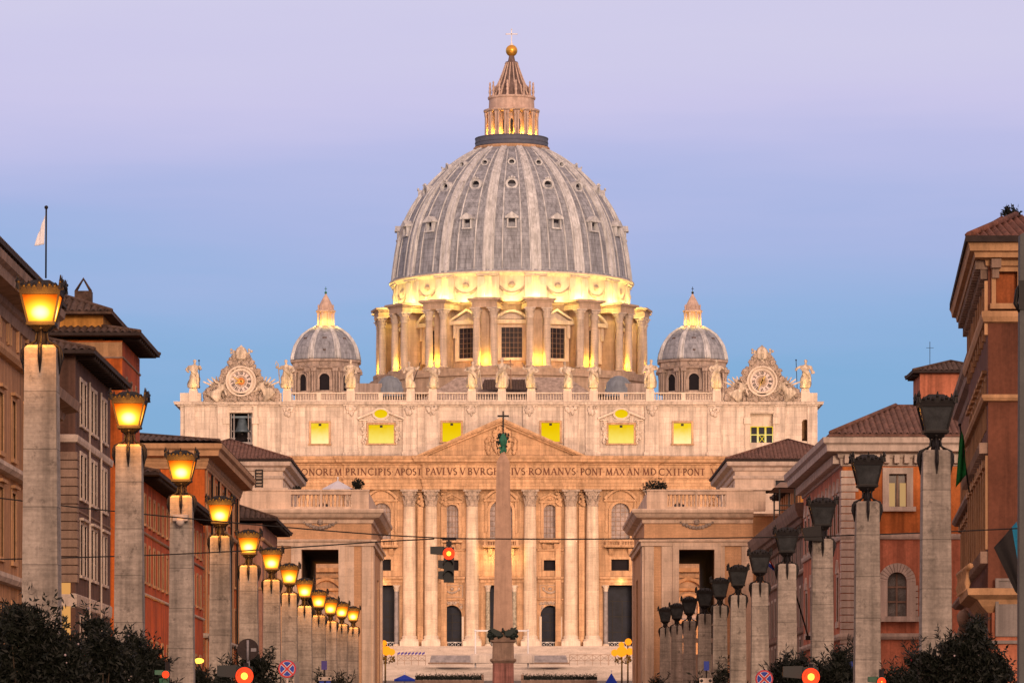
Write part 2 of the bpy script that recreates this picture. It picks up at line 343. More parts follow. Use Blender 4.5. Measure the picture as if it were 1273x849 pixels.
# ------------------------------------------------------------------ walls, windows, roofs
def wall(mb, P, u0, u1, v0, v1, holes=(), depth=.5):
    """holes: (u0,u1,v0,v1,arch)"""
    us = sorted({u0, u1, *[h[0] for h in holes], *[h[1] for h in holes]}); vs = sorted({v0, v1, *[h[2] for h in holes], *[h[3] for h in holes]})
    us = [u for u in us if u0 - 1e-6 <= u <= u1 + 1e-6]; vs = [v for v in vs if v0 - 1e-6 <= v <= v1 + 1e-6]
    for i in range(len(us) - 1):
        run = None
        for j in range(len(vs) - 1):
            cu, cv = (us[i] + us[i + 1]) / 2, (vs[j] + vs[j + 1]) / 2
            if any(h[0] < cu < h[1] and h[2] < cv < h[3] for h in holes):
                if run is not None: mb.quad(P(us[i], run, 0), P(us[i + 1], run, 0), P(us[i + 1], vs[j], 0), P(us[i], vs[j], 0)); run = None
            elif run is None: run = vs[j]
        if run is not None: mb.quad(P(us[i], run, 0), P(us[i + 1], run, 0), P(us[i + 1], vs[-1], 0), P(us[i], vs[-1], 0))
    for h in holes:
        a, b, c, d = h[:4]; arch = len(h) > 4 and h[4]; r = (b - a) / 2; sp = d - r if arch else d
        mb.quad(P(a, c, 0), P(a, c, -depth), P(a, sp, -depth), P(a, sp, 0)); mb.quad(P(b, c, 0), P(b, sp, 0), P(b, sp, -depth), P(b, c, -depth))
        mb.quad(P(a, c, 0), P(b, c, 0), P(b, c, -depth), P(a, c, -depth))
        if not arch: mb.quad(P(a, d, 0), P(a, d, -depth), P(b, d, -depth), P(b, d, 0))
        else:
            n = 12; m = (a + b) / 2; pt = [(m - r * math.cos(math.pi * k / n), sp + r * math.sin(math.pi * k / n)) for k in range(n + 1)]
            for k in range(n):
                q = pt[k]; w = pt[k + 1]; mb.quad(P(*q, 0), P(*w, 0), P(*w, -depth), P(*q, -depth))
                mb.quad(P(q[0], q[1], 0), P(q[0], d, 0), P(w[0], d, 0), P(w[0], w[1], 0))
def win(parent, P, u0, u1, v0, v1, depth=.4, frame='trimw', pane='glassd', fw=.25, proud=.12, arch=False, mull=(2, 3), mullm='trimd', name='window', sill=.0, hood=None, mw=.05, blocks=False):
    c = P((u0 + u1) / 2, (v0 + v1) / 2, 0)
    mb = MB(); r = (u1 - u0) / 2; m = (u0 + u1) / 2; sp = v1 - r if arch else v1
    if fw:
        mb.pbox(P, u0 - fw, u0, v0, sp, -.05, proud); mb.pbox(P, u1, u1 + fw, v0, sp, -.05, proud)
        if arch:
            n = 14
            for k in range(n):
                g = .06 if blocks else 0
                a0 = math.pi * (k + g) / n; a1 = math.pi * (k + 1 - g) / n; e = fw
                q = [(m - r * math.cos(a0), sp + r * math.sin(a0)), (m - r * math.cos(a1), sp + r * math.sin(a1)), (m - (r + e) * math.cos(a1), sp + (r + e) * math.sin(a1)), (m - (r + e) * math.cos(a0), sp + (r + e) * math.sin(a0))]
                mb.prism(q, P, -.05, proud)
        else: mb.pbox(P, u0 - fw, u1 + fw, v1, v1 + fw, -.05, proud)
        if sill: mb.pbox(P, u0 - fw * 1.4, u1 + fw * 1.4, v0 - sill, v0, -.05, proud * 2 + .03)
        if blocks:
            k = int((sp - v0) / .42)
            for i in range(k):
                for sgn in (0, 1):
                    x = (u1 + fw) if sgn else (u0 - fw - .16); mb.pbox(P, x, x + .16, v0 + i * .42 + .03, v0 + i * .42 + .38, -.05, proud * .8)
    if hood == 'flat': mb.pbox(P, u0 - fw * 1.6, u1 + fw * 1.6, v1 + fw, v1 + fw * 1.7, -.05, proud * 2 + .12)
    if hood == 'tri':
        e = fw * 1.8; mb.prism([(u0 - e, v1 + fw), (u1 + e, v1 + fw), (m, v1 + fw + r * .62)], P, -.05, proud * 2 + .1)
    if hood == 'point': mb.prism([(u0 - fw, v1 + fw), (u1 + fw, v1 + fw), (m, v1 + fw + r * 1.25)], P, -.05, proud + .1)
    mb.cur = 1
    for i in range(1, mull[0]): x = u0 + (u1 - u0) * i / mull[0]; mb.pbox(P, x - mw, x + mw, v0, v1 - (r * .05 if arch else 0), -depth + .02, -depth + .10)
    for j in range(1, mull[1]): y = v0 + (v1 - v0) * j / mull[1]; mb.pbox(P, u0, u1, y - mw, y + mw, -depth + .025, -depth + .095)
    if not mb.v: mb.pbox(P, u0, u0 + .05, v0, v1, -depth + .02, -depth + .08)
    w = mb.build(name, [M[frame], M[mullm]], parent, c)
    p = MB()
    if arch: p.prism([(u0, v0), (u1, v0), (u1, sp)] + [(m + r * math.cos(math.pi * k / 12), sp + r * math.sin(math.pi * k / 12)) for k in range(1, 12)] + [(u0, sp)], P, -depth - .05, -depth)
    else: p.pbox(P, u0 - .02, u1 + .02, v0 - .02, v1 + .02, -depth - .05, -depth)
    p.build('pane', M[pane], w, c)
    return w
def tiles(mb, a, b, c, d, step=.42, amp=.09):
    """tile rolls running up the slope of facet a,b (eave) to c,d (ridge)"""
    a, b, c, d = map(Vector, (a, b, c, d)); L_ = (b - a).length; e = (b - a) / L_
    sd = (d - a).dot(e); sc = (c - a).dot(e); up = (d - a) - e * sd; H = up.length; up = up / H; nrm = e.cross(up)
    if nrm.z < 0: nrm = -nrm
    k = max(2, int(L_ / step)); hh = lambda t: H * (min(1, t / sd) if sd > 1e-3 and t < sd else (min(1, (L_ - t) / (L_ - sc)) if L_ - sc > 1e-3 and t > sc else 1))
    vs = []; prof = ((0, 0), (.18, .55), (.36, 1), (.5, 1), (.64, .55), (.82, 0.0))
    T = [((i + q[0]) * L_ / k, q[1] * amp) for i in range(k) for q in prof] + [(L_, 0)]
    for t, h in T:
        p = a + e * t; vs += [p + nrm * h, p + up * max(.01, hh(t)) + nrm * h]
    mb.add(vs, [(2 * i, 2 * i + 2, 2 * i + 3, 2 * i + 1) for i in range(len(T) - 1)])
    mb.add([a, b, c, d], [(0, 1, 2, 3)]) if (c - d).length > .01 else mb.add([a, b, c], [(0, 1, 2)])
def hip(mb, x0, x1, y0, y1, z, h, step=.42, amp=.09):
    w, l = x1 - x0, y1 - y0
    if l >= w: r0 = (x0 + w / 2, y0 + w / 2, z + h); r1 = (x0 + w / 2, y1 - w / 2, z + h)
    else: r0 = (x0 + l / 2, y0 + l / 2, z + h); r1 = (x1 - l / 2, y0 + l / 2, z + h)
    A, B, C_, D_ = (x0, y0, z), (x1, y0, z), (x1, y1, z), (x0, y1, z)
    if l >= w:
        tiles(mb, A, B, r0, r0, step, amp); tiles(mb, B, C_, r1, r0, step, amp); tiles(mb, C_, D_, r1, r1, step, amp); tiles(mb, D_, A, r0, r1, step, amp)
    else:
        tiles(mb, A, B, r1, r0, step, amp); tiles(mb, B, C_, r1, r1, step, amp); tiles(mb, C_, D_, r0, r1, step, amp); tiles(mb, D_, A, r0, r0, step, amp)
    for p, q in ((A, r0), (B, r0 if l >= w else r1), (D_, r1 if l >= w else r0), (C_, r1), (r0, r1)):
        mb.tube([Vector(p) + Vector((0, 0, amp * .6)), Vector(q) + Vector((0, 0, amp * .6))], amp * 1.3, 6)
def balusters(mb, p0, p1, z0, z1, step=.5, r=.13, n=6):
    p0, p1 = Vector(p0), Vector(p1); k = max(1, int((p1 - p0).length / step)); h = z1 - z0
    for i in range(k):
        p = p0 + (p1 - p0) * (i + .5) / k
        mb.lathe([(r * .9, z0), (r * .55, z0 + h * .12), (r, z0 + h * .35), (r * .5, z0 + h * .62), (r * .5, z0 + h * .85), (r * .9, z1)], (p.x, p.y), n)
# ------------------------------------------------------------------ skinned figures
def skin(vs, es, sub=1):
    me = bpy.data.meshes.new('tmp'); me.from_pydata([v[:3] for v in vs], es, [])
    o = bpy.data.objects.new('tmp', me); COL.objects.link(o)
    md = o.modifiers.new('s', 'SKIN'); md.use_smooth_shade = True
    sv = me.skin_vertices[0].data if me.skin_vertices else None
    if sv is None:
        bm = bmesh.new(); bm.from_mesh(me); bm.verts.layers.skin.verify(); bm.to_mesh(me); bm.free(); sv = me.skin_vertices[0].data
    for i, v in enumerate(vs): sv[i].radius = (v[3], v[4] if len(v) > 4 else v[3]); sv[i].use_root = (i == 0)
    if sub: m2 = o.modifiers.new('b', 'SUBSURF'); m2.levels = sub; m2.render_levels = sub
    dg = bpy.context.evaluated_depsgraph_get(); dg.update(); e = o.evaluated_get(dg); q = e.to_mesh()
    V = [Vector(v.co) for v in q.vertices]; Fs = [tuple(p.vertices) for p in q.polygons]; e.to_mesh_clear()
    bpy.data.objects.remove(o); bpy.data.meshes.remove(me)
    return V, Fs
def figure(H, aL, aR, lean=0, sway=.02, robe=1.0, seed=0, child=False):
    """robed standing figure, aL/aR = elbow and hand positions as fractions of the height"""
    k = lean; g = lambda p: (p[0] * .66, p[1], p[2] - .015); aL = (g(aL[0]), g(aL[1])); aR = (g(aR[0]), g(aR[1]))
    vs = [(sway, 0, .52, .088, .072), (sway * .6, 0, .62, .084, .068), (k * .5, -.005, .715, .098, .075), (k, -.012, .81, .030), (k * 1.1, -.018, .86, .022), (k * 1.2, -.02, .90, .020),
          (-.105 + k * .6, 0, .755, .040), (*aL[0], .034), (*aL[1], .022), (.105 + k * .6, 0, .755, .040), (*aR[0], .037), (*aR[1], .024),
          (sway * .8, -.01, .32, .098 * robe, .085), (0, 0, .12, .110 * robe, .092), (0, 0, .01, .125 * robe, .1)]
    es = [(0, 1), (1, 2), (2, 3), (3, 4), (4, 5), (2, 6), (6, 7), (7, 8), (2, 9), (9, 10), (10, 11), (0, 12), (12, 13), (13, 14)]
    V, Fs = skin([(a[0] * H, a[1] * H, a[2] * H, *[q * H for q in a[3:]]) for a in vs], es, 2)
    V = [Vector((p.x * 1.7, p.y * 1.45, p.z)) for p in V]; out = []
    for p in V:
        z = p.z / H; t = math.atan2(p.y, p.x)
        q = 1 + (.15 * math.sin(6 * t + 3 * seed + 7 * z) + .09 * math.sin(11 * t - 9 * z + seed)) * max(0, min(1, (.70 - z) * 4)) + (.07 * math.sin(3 * t + 14 * z + seed) if .4 < z < .72 else 0)
        n_ = noise.noise(Vector((p.x * 2.2 + seed, p.y * 2.2, p.z * 1.4))) * .045 * H * (1 if z < .8 else .25)
        out.append(Vector((p.x * q + n_ * .4, p.y * q - n_ * .6, p.z)))
    hx = (k * 1.2) * 1.7 * H; hy = -.035 * H; hd = MB()      # head with brow, nose, hair mass and beard
    for (dx_, dy_, dz2, r, sq) in ((0, 0, .925, .052, (.92, 1.02, 1.22)), (0, .014, .945, .055, (1.02, 1, 1.0)), (0, -.052, .922, .011, (.8, 1, 1.8)), (0, -.036, .885, .028, (.9, .8, 1.5)), (.022, -.048, .940, .010, (1.6, .8, .6)), (-.022, -.048, .940, .010, (1.6, .8, .6))):
        hd.ball((hx + dx_ * H, hy + dy_ * H, dz2 * H), r * H, 10, sq, .04)
    n0 = len(out); out += [Vector(p) for p in hd.v]; Fs = list(Fs) + [tuple(n0 + i for i in f) for f in hd.f]
    return out, Fs
# ================================================================== SETTING
def gz(y):
    pts = [(-400, 0), (340, 0), (450, 3.2), (560, 8.3), (640, 10.6), (704, 13.0)]
    for (a, za), (b, zb) in zip(pts, pts[1:]):
        if y <= b: return za + (zb - za) * (y - a) / (b - a)
    return 13.0
def strip(name, m, x0, x1, dz, ys):
    mb = MB()
    for a, b in zip(ys, ys[1:]): mb.quad((x0, a, gz(a) + dz), (x1, a, gz(a) + dz), (x1, b, gz(b) + dz), (x0, b, gz(b) + dz))
    return struct(name, mb, M[m])
mb = MB(); ys = [-400, 340, 450, 560, 640, 704]
for a, b in zip(ys, ys[1:]): mb.quad((-1800, a, gz(a)), (1800, a, gz(a)), (1800, b, gz(b)), (-1800, b, gz(b)))
mb.quad((-1800, 704, 13), (1800, 704, 13), (1800, 763, 19.7), (-1800, 763, 19.7)); mb.quad((-1800, 763, 19.7), (1800, 763, 19.7), (1800, 4000, 19.7), (-1800, 4000, 19.7))
struct('ground', mb, M['ground'])
strip('road', 'asphalt', -9, 9, .004, [-60, 340, 395])
mb = MB()
for k in range(0, 60):
    for x in (-.07, -4.5, 4.5):
        if x < 0 and x > -1 or k % 2: mb.box(x - .06, x + .06, -40 + k * 7, -36.5 + k * 7, .008, .012)
struct('road_markings', mb, M['line'])
for x0, x1 in ((-22.4, -9.2), (9.2, 22.4)):
    mb = MB(); mb.box(x0, x1, -60, 395, -.3, .13); struct('pavement', mb, M['paving'])
strip('piazza', 'paving', -140, 140, .012, [396, 450, 560, 640, 704])
mb = MB(); n = 42; y0, z0 = 700.0, 13.0; za = 19.83; yy = y0
rise = (za - z0) / n
for k in range(n):
    tread = 1.0 if k not in (13, 27) else 8.0
    mb.box(-62, 62, yy, 772, z0 - 1 + (0 if k else -1), z0 + rise * (k + 1)) if k < 1 else mb.box(-62, 62, yy, yy + tread + .4, z0 + rise * (k - 1), z0 + rise * (k + 1))
    yy += tread
mb.box(-62, 62, yy, 790, z0, za)
struct('basilica_steps', mb, M['stepm'])
# ================================================================== BASILICA
D0 = 770.0
fx = lambda p: X(p, D0)
fz = lambda p: Z(p, D0)
C0 = 623.0
S = D0 / F
bas = thing('basilica', 'great travertine basilica with grey ribbed dome, two smaller domes and columned facade', 'basilica', (fx(623), 770, fz(806)))
Pf = lambda u, v, w: (u, 770 - w, v)          # facade plane: u = x, v = z, w = outward
def PF(y): return lambda u, v, w: (u, y - w, v)
# lower wall with its openings
DW = .9
def mir(off0, off1, y1, y0, arch=False):
    return [(fx(C0 + off0), fx(C0 + off1), fz(y0), fz(y1), arch), (fx(C0 - off1), fx(C0 - off0), fz(y0), fz(y1), arch)]
low = []
low += mir(49, 73, 752, 804, True)        # arched doors
low += mir(53, 69, 696, 709) + mir(137, 159, 695, 709)
low += mir(53, 69, 627, 669, True)        # arched windows
low += mir(137, 160, 625, 670, True)
low += mir(127, 163, 727, 804)            # trabeated portals
low += [(fx(604), fx(642), fz(804), fz(727), False), (fx(609), fx(637), fz(672), fz(622), True)]
low += mir(210, 232, 625, 670, True) + mir(286, 308, 625, 670, True) + mir(212, 232, 740, 804, True) + mir(286, 308, 730, 804, False)
mb = MB(); wall(mb, Pf, fx(224), fx(1016), fz(806), fz(600), low, 1.6)
mb.box(fx(224), fx(1016), 774.5, 778, fz(806), fz(500))
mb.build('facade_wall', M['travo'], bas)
# church body behind
mb = MB(); mb.box(fx(224), fx(224) + 1, 770.4, 800, fz(806), fz(503)); mb.box(fx(1016) - 1, fx(1016), 770.4, 800, fz(806), fz(503)); mb.box(fx(224), fx(1016), 799, 800, fz(806), fz(503))
mb.box(fx(224), fx(1016), 771, 800, fz(504), fz(501))
mb.box(-46, 48, 800, 960, fz(806), 52); mb.build('church_body', M['travp'], bas)
mb = MB()  # low nave roof seen over the balustrade
za_, zb_ = fz(489), Z(469, 812)
mb.hexa([(fx(502), 803, za_), (fx(768), 803, za_), (fx(768), 860, za_), (fx(502), 860, za_), (X(568, 812), 812, zb_), (X(706, 812), 812, zb_), (X(700, 860), 860, zb_ + 1), (X(570, 860), 860, zb_ + 1)])
mb.build('nave_attic', M['travd'], bas)
mb = MB(); tiles(mb, (X(598, 800), 801, Z(484, 800)), (X(668, 800), 801, Z(484, 800)), (X(664, 809), 809, Z(472, 809)), (X(602, 809), 809, Z(472, 809)), .5); mb.build('nave_roof', M['tiled'], bas)
def bwin(o0, o1, y1, y0, both=True, **k):
    for sg in ((1, -1) if both else (1,)):
        a, b = sorted((fx(C0 + sg * o0), fx(C0 + sg * o1))); win(bas, Pf, a, b, fz(y0), fz(y1), **k)
bwin(53, 69, 627, 669, arch=True, depth=.8, frame='travo', pane='glassp', fw=.45, proud=.25, mull=(4, 6), mullm='trimd', sill=.5, mw=.045)
bwin(137, 160, 625, 670, arch=True, depth=.8, frame='travo', pane='glassp', fw=.5, proud=.3, mull=(4, 8), mullm='trimd', mw=.045)
win(bas, Pf, fx(609), fx(637), fz(672), fz(622), arch=True, depth=.8, frame='travo', pane='glassp', fw=.5, proud=.3, mull=(4, 8))
bwin(53, 69, 696, 709, depth=.9, frame='travo', pane='dark', fw=.4, proud=.2, mull=(1, 1))
bwin(137, 159, 695, 709, depth=.9, frame='travo', pane='dark', fw=.4, proud=.2, mull=(1, 1))
bwin(210, 232, 625, 670, arch=True, depth=.8, frame='travo', pane='glassd', mull=(2, 5), fw=.5); bwin(286, 308, 625, 670, arch=True, depth=.8, frame='travo', pane='glassd', mull=(2, 5), fw=.5)
# doors
def door(o0, o1, y1, arch, sg, mull):
    a, b = sorted((fx(C0 + sg * o0), fx(C0 + sg * o1))); c = Pf((a + b) / 2, fz(805), 0); mb = MB()
    r = (b - a) / 2; m = (a + b) / 2; sp = fz(y1) - r
    if arch: mb.prism([(a, fz(804)), (b, fz(804)), (b, sp)] + [(m + r * math.cos(math.pi * k / 12), sp + r * math.sin(math.pi * k / 12)) for k in range(1, 12)] + [(a, sp)], Pf, -1.75, -1.55)
    else: mb.pbox(Pf, a, b, fz(804), fz(y1), -3.2, -3.0)
    d = mb.build('door', M['darkdoor'], bas, c); mb = MB(); w = 1.52 if arch else 2.97
    for k in range(1, mull[0]): x = a + (b - a) * k / mull[0]; mb.pbox(Pf, x - .06, x + .06, fz(804), sp, -w, -w + .06)
    for k in range(1, mull[1]): z = fz(804) + (fz(y1) - fz(804)) * k / mull[1]; mb.pbox(Pf, a, b, z - .07, z + .07, -w - .004, -w + .05)
    mb.build('door_rail', M['iron'], d, c)
    # low lattice gate in front of the doorway
    mb = MB(); z0, z1 = fz(804), fz(797.5); k = max(2, int((b - a) / 1.0)); st = (b - a) / k
    for i in range(k + 1): mb.pbox(Pf, a + i * st - .03, a + i * st + .03, z0, z1, -.7, -.64)
    mb.pbox(Pf, a, b, z1 - .07, z1, -.7, -.63); mb.pbox(Pf, a, b, z0 + .05, z0 + .11, -.7, -.63)
    for i in range(k):
        for q in (0, 1): mb.tube([(a + i * st, 770.66, z0 if q else z1), (a + (i + 1) * st, 770.66, z1 if q else z0)], .035, 4)
    mb.build('gate', M['whitem'], bas, c)
for sg in (1, -1):
    door(49, 73, 752, True, sg, (2, 5)); door(127, 163, 727, False, sg, (3, 4)); door(212, 232, 740, True, sg, (2, 4)); door(286, 308, 730, False, sg, (2, 4))
door(-19, 19, 727, False, 1, (3, 4))
# door surrounds, festoon panels, string course, balconies, hoods
mb = MB()
for sg in (1, -1):
    m = fx(C0 + sg * 61)
    mb.pbox(Pf, m - 1.95, m - 1.55, fz(805), fz(766), -.1, .18); mb.pbox(Pf, m + 1.55 + .2, m + 2.15, fz(805), fz(766), -.1, .18)
mb.build('door_surround', M['travp'], bas)
mb = MB()
o_edges = [-400, -124, -104, -76, -46, -26, 26, 46, 76, 104, 124, 400]
for a, b in ((-395, -122), (-78, -45), (-28, 28), (45, 78), (122, 395)):
    mb.sweep([(fx(C0 + a), 770), (fx(C0 + b), 770)], [(0, fz(724)), (.25, fz(724)), (.3, fz(721)), (.75, fz(719)), (.8, fz(717)), (0, fz(716))])
for a, b in ((-78, -45), (45, 78)):
    mb.sweep([(fx(C0 + a), 770), (fx(C0 + b), 770)], [(0, fz(685)), (.3, fz(684.5)), (.4, fz(682)), (0, fz(681.5))])
    mb.sweep([(fx(C0 + a), 770), (fx(C0 + b), 770)], [(0, fz(746)), (.25, fz(745.5)), (.3, fz(744)), (0, fz(743.5))])
mb.build('string_course', M['travo'], bas)
def lumpy(mb, x0, x1, y, z0, z1, r, n, seed=3, flat=.5, cond=None):
    q = random.Random(seed)
    for i in range(n):
        px_, pz_ = q.uniform(x0, x1), q.uniform(z0, z1)
        if cond and not cond((px_ - x0) / (x1 - x0) * 2 - 1, (pz_ - z0) / (z1 - z0)): continue
        rr = r * q.uniform(.5, 1.2); mb.ball((px_, y + q.uniform(-.3, .2) * r, pz_), rr, 6, (q.uniform(.6, 1.3), flat, q.uniform(.6, 1.4)), .2)
def festoon(mb, x, y, z, w, r=.16, drop=.8):
    for k in range(15):
        t = k / 14 * 2 - 1; mb.ball((x + t * w / 2, y, z - drop * (1 - t * t)), r * (1.25 - .5 * abs(t)), 6, (1, .7, 1), .2)
    mb.ball((x, y - .05, z + r * .6), r * 1.9, 8, (1, .6, .9), .15); mb.ball((x - w / 2, y, z + .1), r * 1.5, 6, (1, .7, 1.3), .2); mb.ball((x + w / 2, y, z + .1), r * 1.5, 6, (1, .7, 1.3), .2)
for sg in (1, -1):
    m = fx(C0 + sg * 61); mb = MB()
    mb.pbox(Pf, m - 1.9, m + 1.9, fz(742), fz(741.4), -.1, .12); mb.pbox(Pf, m - 1.9, m + 1.9, fz(727.6), fz(727), -.1, .12); mb.pbox(Pf, m - 1.9, m - 1.8, fz(741.4), fz(727.6), -.1, .12); mb.pbox(Pf, m + 1.8, m + 1.9, fz(741.4), fz(727.6), -.1, .12)
    festoon(mb, m, 769.9, fz(732.5), 2.5, .17, .6)
    for t in (-1, 1): lumpy(mb, m + t * .5 - .7, m + t * .5 + .7, 769.95, fz(751.5), fz(748), .2, 14, 5)
    lumpy(mb, m - 1.9, m - 1.2, 769.95, fz(757), fz(749), .2, 9, 6); lumpy(mb, m + 1.2, m + 1.9, 769.95, fz(757), fz(749), .2, 9, 7)
    mb.build('festoon_panel', M['carv'], bas, (m, 770, fz(742)))
def hood(x, w, zb, h, kind, proud=.9):
    mb = MB(); P = Pf
    if kind == 'seg':
        n = 14; o = []; i_ = []
        for k in range(n + 1):
            t = k / n * 2 - 1; zz = zb + h * (1 - t * t) ; o.append((x + t * w / 2, zz)); i_.append((x + t * (w / 2 - .35), zb - .35 + (h) * (1 - t * t)))
        for k in range(n): mb.prism([i_[k], i_[k + 1], o[k + 1], o[k]], P, -.05, proud)
        mb.prism([(x - w / 2 + .3, zb - .3)] + [(a, b - .1) for a, b in i_[1:-1]] + [(x + w / 2 - .3, zb - .3)], P, -.05, proud * .25)
    else:
        for sg in (1, -1): mb.prism([(x, zb + h), (x, zb + h - .4), (x + sg * (w / 2 - .1), zb - .1), (x + sg * w / 2, zb + .15)], P, -.05, proud)
        mb.prism([(x - w / 2 + .3, zb), (x + w / 2 - .3, zb), (x, zb + h - .3)], P, -.05, proud * .25)
        lumpy(mb, x - w * .15, x + w * .15, 769.75, zb, zb + h * .6, .2, 10, 4)
    mb.pbox(P, x - w / 2, x + w / 2, zb - .62, zb - .3, -.05, proud * .85)
    for sg in (1, -1): mb.pbox(P, x + sg * (w / 2 - .45) - .22, x + sg * (w / 2 - .45) + .22, zb - 6.2, zb - .62, -.05, .3)
    return mb.build('window_hood', M['travo'], bas, (x, 770, zb))
for sg in (1, -1):
    hood(fx(C0 + sg * 61), 3.9, fz(621), 1.2, 'tri', .6); hood(fx(C0 + sg * 148.5), 6.0, fz(619), 1.7, 'seg', .9)
hood(fx(C0), 6.3, fz(619), 1.7, 'seg', .9)
def balcony(x, w, zt, zb, proud=1.5):
    mb = MB(); mb.sweep([(x - w / 2, 770), (x - w / 2, 770 - proud), (x + w / 2, 770 - proud), (x + w / 2, 770)][::-1][::-1], [(0, zb), (.0, zb + .15), (.25, zb + .35), (.25, zb + .6), (0, zb + .6)])
    mb.box(x - w / 2, x + w / 2, 770 - proud, 770, zb, zb + .58); mb.box(x - w / 2 + .05, x + w / 2 - .05, 770 - proud + .05, 770 - proud + .3, zt - .3, zt - .02)
    for a in (x - w / 2 + .2, x, x + w / 2 - .2): mb.box(a - .22, a + .22, 770 - proud + .02, 770 - proud + .36, zb + .6, zt)
    for sg in (1, -1):
        a = x + sg * w * .32; mb.hexa([(a - .35, 769.9, zb - 1.3), (a + .35, 769.9, zb - 1.3), (a + .35, 770, zb - 1.3), (a - .35, 770, zb - 1.3), (a - .35, 768.7, zb), (a + .35, 768.7, zb), (a + .35, 770, zb), (a - .35, 770, zb)])
    balusters(mb, (x - w / 2, 770 - proud + .18), (x + w / 2, 770 - proud + .18), zb + .6, zt - .28, .42, .13)
    return mb.build('balcony', M['travo'], bas, (x, 770, zb))
for sg in (1, -1): balcony(fx(C0 + sg * 148.5), 5.4, fz(671), fz(682)); balcony(fx(C0 + sg * 61), 3.3, fz(669), fz(676), .5)
balcony(fx(C0), 6.2, fz(671), fz(682))
# giant order --------------------------------------------------------
def capital(mb, c, r, z0, z1, n=8, leafr=.0):
    h = z1 - z0
    mb.lathe([(r * .86, z0), (r * .98, z0 + .03 * h), (r * .84, z0 + .07 * h), (r * .84, z0 + .5 * h), (r * 1.15, z0 + .86 * h)], c, 16)
    for tier, (za2, ht, rr) in enumerate(((.06, .36, 1.0), (.3, .36, 1.08))):
        for k in range(n):
            a = 2 * math.pi * (k + tier * .5) / n; ca, sa = math.cos(a), math.sin(a); ta, tb = -sa, ca; w = r * .32
            pts = []
            for q, (dr, dz, ww) in enumerate(((-.1, 0, 1), (.02, .45, 1.1), (.12, .8, .9), (.34, 1.0, .6), (.38, .84, .3))):
                R_ = r * (rr * .88 + dr); zz = z0 + h * (za2 + ht * dz); pts.append(((c[0] + ca * R_ + ta * w * ww, c[1] + sa * R_ + tb * w * ww, zz), (c[0] + ca * R_ - ta * w * ww, c[1] + sa * R_ - tb * w * ww, zz)))
            vs = [p for pr in pts for p in pr]; mb.add(vs, [(2 * i, 2 * i + 1, 2 * i + 3, 2 * i + 2) for i in range(4)])
    for k in range(4):
        a = math.pi / 4 + k * math.pi / 2
        for q in (.8, 1.0): mb.ball((c[0] + math.cos(a) * r * 1.32 * q, c[1] + math.sin(a) * r * 1.32 * q, z0 + h * (.78 if q > .9 else .7)), r * .2, 7, (1, 1, 1.2))
    a = r * 1.36; b = a * .8; k = r * .12
    poly = [(-a, -a + k), (-a + k, -a), (0, -b), (a - k, -a), (a, -a + k), (b, 0), (a, a - k), (a - k, a), (0, b), (-a + k, a), (-a, a - k), (-b, 0)]
    mb.prism(poly, lambda u, v, w: (c[0] + u, c[1] + v, w), z0 + h * .88, z1)
def giant(px, parent, r=1.19, y=769.3, half=True):
    x = fx(px); zb, zt = fz(805.5), fz(609); c = (x, y)
    mb = MB(); mb.lathe([(r * 1.0, fz(790)), (r, fz(760)), (r * .99, fz(720)), (r * .93, fz(660)), (r * .87, fz(631)), (r * .87, fz(629.5))], c, 28)
    col = mb.build('column', M['travc'], parent, (x, y, zb))
    mb = MB(); a = r * 1.42; mb.box(x - a, x + a, y - a, y + a, zb, fz(797)); mb.lathe([(r * 1.38, fz(797)), (r * 1.42, fz(796)), (r * 1.36, fz(794.6)), (r * 1.14, fz(794)), (r * 1.1, fz(792.6)), (r * 1.2, fz(791.6)), (r * 1.02, fz(790))], c, 28)
    mb.build('column_base', M['travp'], col, (x, y, zb))
    mb = MB(); capital(mb, c, r * 1.0, fz(630), zt); mb.build('capital', M['carv'], col, (x, y, zb))
    return col
g0 = giant(587, bas)
for px in (659, 509, 536, 709.5, 736.5, 436, 810): copy_tree(g0, bas, Vector((fx(px) - fx(587), 0, 0)))
def pil(px, w=2.3, z1=609):
    x = fx(px); mb = MB(); mb.pbox(Pf, x - w / 2, x + w / 2, fz(797), fz(630), -.1, .5); mb.pbox(Pf, x - w * .6, x + w * .6, fz(805), fz(797), -.1, .7)
    mb.pbox(Pf, x - w * .62, x + w * .62, fz(611), fz(609), -.1, .9); lumpy(mb, x - w * .55, x + w * .55, 769.5, fz(629), fz(613), .35, 26, 9)
    mb.build('pilaster', M['travo'], bas, (x, 770, fz(805)))
for px in (358, 888, 236, 1006, 277, 320, 969, 926, 522.5, 723, 552, 694): pil(px, 2.3 if px not in (522.5, 723, 552, 694, 480, 766, 493, 753) else 1.0)
# smaller order in the portals
def small_col(px, m_):
    x = fx(px); r = .42; mb = MB(); c = (x, 769.6)
    mb.lathe([(r, fz(800)), (r, fz(770)), (r * .88, fz(735))], c, 14); o = mb.build('portal_column', M[m_], bas, (x, 769.6, fz(805)))
    mb = MB(); mb.box(x - r * 1.4, x + r * 1.4, 769.6 - r * 1.4, 769.6 + r * 1.4, fz(805), fz(802)); mb.lathe([(r * 1.35, fz(802)), (r * 1.3, fz(801)), (r * 1.0, fz(800))], c, 14); mb.build('column_base', M['travp'], o, (x, 769.6, fz(805))); mb = MB(); capital(mb, c, r * 1.05, fz(735), fz(727.5)); mb.build('capital', M['travp'], o, (x, 769.6, fz(805)))
for px, m_ in ((606.5, 'greencol'), (639.5, 'greencol'), (753, 'greycol'), (493, 'greycol')): small_col(px, m_)
